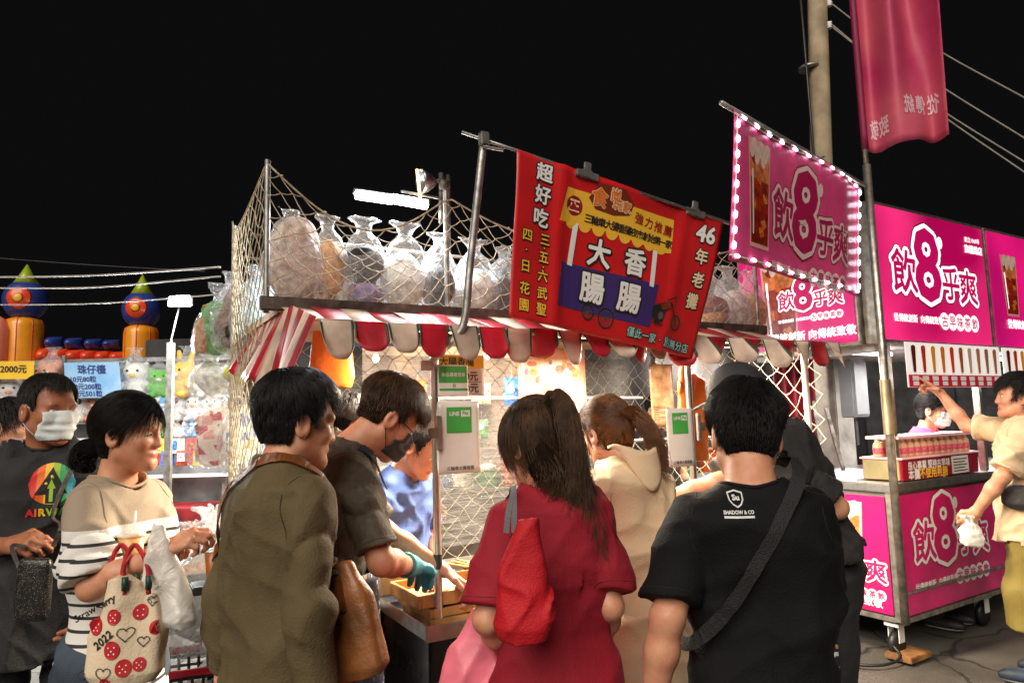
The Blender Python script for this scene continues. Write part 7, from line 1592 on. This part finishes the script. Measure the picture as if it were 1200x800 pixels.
# ---- food on the counter
WOODT = mat('bamboo_board', srgb(196, 150, 90), .55, var=.25, vscale=14, bump=.15, bscale=40); SAUS = mat('sausage_skin', srgb(176, 84, 40), .3, var=.35, vscale=25, coat=.5, col2=srgb(120, 40, 18)); SAUS2 = mat('pale_sausage', srgb(222, 176, 120), .35, var=.2, vscale=25, coat=.3)
def tray(s, t, z, w_, d_, label, fill=None, rz=0., h_=.045, m=WOODT):
    root = empty('food_tray', SP(s, t, z), math.atan2(U.y, U.x) + rz, label, 'tray', 'food trays on the sausage stall counter'); b = MB(); b.box((0, 0, .005), (w_, d_, .01), None, .002); b.build('tray_base', m, root)
    for c_, d2 in (((-w_ / 2, 0, h_ / 2), (.01, d_ + .01, h_)), ((w_ / 2, 0, h_ / 2), (.01, d_ + .01, h_))): b = MB(); b.box(c_, d2, None, .002); b.build('tray_side', m, root)
    for y in (-d_ / 2, d_ / 2): b = MB(); b.box((0, y, h_ / 2), (w_ - .012, .01, h_), None, .002); b.build('tray_side', m, root)
    return root
SAUSN = [0]
def sausages(s, t, z, n, w_, d_, m, label, rows=1, rz=0., L_=.13):
    b = MB(); b.tube([(-L_ / 2, 0, 0)] + [(x, .008 * math.sin(x * 20), .004) for x in np.linspace(-L_ * .44, L_ * .44, 6)] + [(L_ / 2, 0, 0)], [.004, .013, .016, .017, .017, .016, .013, .004], 9); me = None; root0 = b.build('sausage', m, None, True)
    M = Matrix.Rotation(math.atan2(U.y, U.x) + rz, 3, 'Z'); first = True; q = random.Random(n)
    for r_ in range(rows):
        for i in range(n):
            o = root0 if first else root0.copy()
            if not first: COL.objects.link(o)
            first = False; o.location = SP(s, t, z) + M @ Vector((q.uniform(-.01, .01), (i - n / 2) * .037, .016 + r_ * .028)); o.rotation_euler = (q.uniform(-.3, .3), q.uniform(-.1, .1), math.atan2(U.y, U.x) + rz + q.uniform(-.25, .25)); tag(o, label, 'sausage', label)
tray(.14, .12, .785, .34, .26, 'lower bamboo tray by the near post', h_=.03); tray(.13, .13, .818, .34, .26, 'bamboo tray stacked second by the near post', h_=.03, rz=.06)
tray(.10, .14, .852, .34, .26, 'top bamboo tray with pale sausages by the near post', rz=.02); sausages(.10, .15, .864, 6, .3, .24, SAUS2, 'pale sausage in the top bamboo tray', rz=.1)
tray(.42, .13, .786, .26, .28, 'bamboo tray of browned sausages right of the near post'); sausages(.42, .13, .80, 7, .26, .28, SAUS, 'browned sausage right of the near post', 2)
tray(.30, .48, .80, .5, .26, 'long grill tray of sausages at the back of the counter', m=STEEL, h_=.06); sausages(.22, .48, .83, 6, .3, .3, SAUS, 'browned sausage on the back grill tray', 1); sausages(.42, .48, .83, 6, .3, .3, SAUS, 'glossy sausage on the right of the back grill tray', 1)
tray(.78, .14, .786, .34, .28, 'bamboo tray in front of the cream jacket woman'); sausages(.78, .14, .80, 7, .26, .28, SAUS2, 'pale sausage in front of the cream jacket woman', 1)
for i, dx in enumerate((0, .03, .055)): b = MB(); b.tube([SP(.16 + dx, .30, .93 + .004 * i), SP(.48 - dx, .05 + .03 * i, .87)], .004, 6); b.build('skewer', WOODT, None, True, label='long bamboo stick lying across the trays, %s' % ('nearest the glove', 'middle one', 'farthest right')[i], cat='stick')
b = MB(); b.box(SP(-.02, .36, .90), (.16, .10, .13), AX, .006); b.build('carton', mat('cream_card', srgb(232, 210, 160), .6, var=.08), None, label='cream card box on the counter behind the gloved hand', cat='box')
tg = empty('tongs', (0, 0, 0), 0, 'steel tongs held in the blue gloved hand', 'tongs'); p, q = at(485, 666, 2.28), at(452, 672, 2.34)
for k in (-1, 1): b = MB(); b.tube([p + Z * .006 * k, (p + q) / 2 + Z * .012 * k, q + Z * .004 * k], .005, 6); b.build('arm', STEEL, tg, True)
settle(tg)
# pink carrier bag in the maroon woman's hand
pk = empty('plastic_bag', (0, 0, 0), 0, 'pink plastic carrier bag hanging beside the maroon woman', 'bag')
v, f_ = sdf_mesh(lambda p: loft(p, np.array([-.001, .04, .15, .26, .30]), np.array([.08, .10, .085, .035, .02]), np.array([.04, .055, .045, .025, .015]), pw=2.6) - folds(p, [(50, 10, 10), (-40, 20, 16)], .009, 5), (-.14, -.1, -.02), (.14, .1, .32), .006); c = at(548, 850, 1.93); link('bag_film', mesh_np('bag_film', v + np.array(c) + np.stack([(v[:, 2]) * .12, v[:, 2] * 0, v[:, 2] * 0], 1), f_), mat('pink_plastic', srgb(232, 120, 140), .4, var=.15, vscale=8, bump=.3, bscale=22), pk); settle(pk)
# ---- heap of bags and the basket on the left
bk = empty('basket', (0, 0, 0), 0, 'black slatted shopping basket with red rim holding clear bags', 'basket'); B0 = at(236, 745, 2.75); B0.z = 0
X, Yv = Vector((.94, .34, 0)), Vector((-.34, .94, 0)); w_, d_, z0, z1 = .40, .28, .30, .62
for k in range(9):
    z = z0 + .02 + k * (z1 - z0 - .04) / 8; g = .86 + .14 * k / 8; cs = [B0 + X * sx * w_ / 2 * g + Yv * sy * d_ / 2 * g + Z * z for sx, sy in ((-1, -1), (1, -1), (1, 1), (-1, 1))]; b = MB(); b.tube(cs, .006, 5, close=True); b.build('slat', BLACKP, bk)
for k in range(12):
    for sy in (-1, 1): t = -1 + 2 * k / 11; b = MB(); b.tube([B0 + X * t * w_ / 2 * .86 + Yv * sy * d_ / 2 * .86 + Z * z0, B0 + X * t * w_ / 2 + Yv * sy * d_ / 2 + Z * z1], .006, 5); b.build('rib', BLACKP, bk)
b = MB(); b.box(B0 + Z * (z0 + .005), (w_ * .84, d_ * .84, .01), (X, Yv, Z)); b.build('bottom', BLACKP, bk)
b = MB(); b.tube([B0 + X * sx * (w_ / 2 + .005) + Yv * sy * (d_ / 2 + .005) + Z * z1 for sx, sy in ((-1, -1), (1, -1), (1, 1), (-1, 1))], .014, 8, close=True); b.build('rim', mat('basket_red', srgb(170, 24, 40), .4), bk, True)
b = MB(); b.tube(spline([B0 - X * .12 - Yv * (d_ / 2 + .02) + Z * (z1 - .02), B0 - X * .10 - Yv * (d_ / 2 + .03) + Z * (z1 - .06), B0 + X * .10 - Yv * (d_ / 2 + .03) + Z * (z1 - .06), B0 + X * .12 - Yv * (d_ / 2 + .02) + Z * (z1 - .02)], 16), .011, 8); b.build('handle', mat('basket_grey', (.5, .49, .47), .5), bk, True); settle(bk)
bsx = MB(); bsx.box(B0 + Z * .15, (.42, .32, .30), (X, Yv, Z), .01); bsx.build('crate', mat('crate_dark', (.03, .03, .035), .6), None, label='dark crate under the red rimmed basket', cat='crate')
stuffed_bag('clear_bag', B0 + Z * .33 + X * .06, .24, .2, .40, 301, [(WH, .8, .5, 0, 0)], 'clear bag of white goods standing in the red rimmed basket', film_=CLEAR2)
stuffed_bag('clear_bag', B0 + Z * .33 - X * .1, .2, .2, .34, 302, [(BL, .7, .4, 0, 0)], 'small clear bag leaning in the red rimmed basket')
tb_ = empty('side_table', (0, 0, 0), 0, 'low steel table piled with clear food bags behind the striped woman', 'table'); T0 = at(238, 640, 3.45); T0.z = 0
b = MB(); b.box(T0 + Z * .62, (.9, .6, .03), (U, V, Z), .004); b.build('table_top', DULL, tb_)
for sx in (-1, 1):
    for sy in (-1, 1): b = MB(); b.tube([T0 + U * sx * .42 + V * sy * .27, T0 + U * sx * .42 + V * sy * .27 + Z * .61], .014, 8); b.build('leg', DULL, tb_)
settle(tb_)
TG = 'clear bags piled on the low table'
for dx, dy, w2, h2, fl_, lab, sd, fm in ((-.05, -.05, .46, .40, [(OR, .85, .45, .05, 0)], 'big clear bag of golden snacks on the low table', 311, None), (.2, -.12, .34, .34, [(BL, .8, .6, 0, 0)], 'cloudy bag right of the golden snacks on the low table', 312, CLEAR2), (-.28, .05, .3, .3, [(WH, .8, .6, 0, 0)], 'pale bag at the left end of the low table', 313, CLEAR2), (.05, .16, .34, .44, [(WH, .8, .6, 0, 0)], 'tall pale bag at the back of the low table', 314, CLEAR2), (.34, .1, .26, .4, [(OR, .8, .5, 0, 0)], 'amber filled bag at the right end of the low table', 315, None)):
    stuffed_bag('clear_bag', T0 + U * dx + V * dy + Z * .64, w2, w2 * .8, h2, sd, fl_, lab, 'bag', TG, .4, fm, tie=.82, crin=.014)
stuffed_bag('clear_bag', at(238, 760, 3.0) * 1.0 - Z * .0, .4, .34, .46, 321, [(BL, .8, .6, 0, 0)], 'large crumpled clear bag hanging below the low table edge', 'bag', TG, .2, CLEAR2, tie=.85, crin=.016)
cpk = empty('drink_cup', (0, 0, 0), 0, 'tall cup of brown tea standing on the dark ledge by the bags', 'cup'); c = at(251, 680, 2.72); m = MB(); m.lathe([(.026, 0), (.027, .002), (.036, .11)], c, 20); m.build('cup', mat('brown_tea', srgb(170, 104, 50), .25, var=.2), cpk, True); m = MB(); m.lathe([(.037, .108), (.038, .114), (.02, .122)], c, 20); m.build('lid', MATS['cup_lid'], cpk, True); settle(cpk)
lg = MB(); lg.box(c - Z * .02, (.16, .12, .03), AX, .004); lg.box(Vector((c.x, c.y, (c.z - .035) / 2)), (.04, .04, c.z - .04), AX); lg.build('stand', BLACKP, None, label='small dark stand carrying the cup of brown tea', cat='stand')
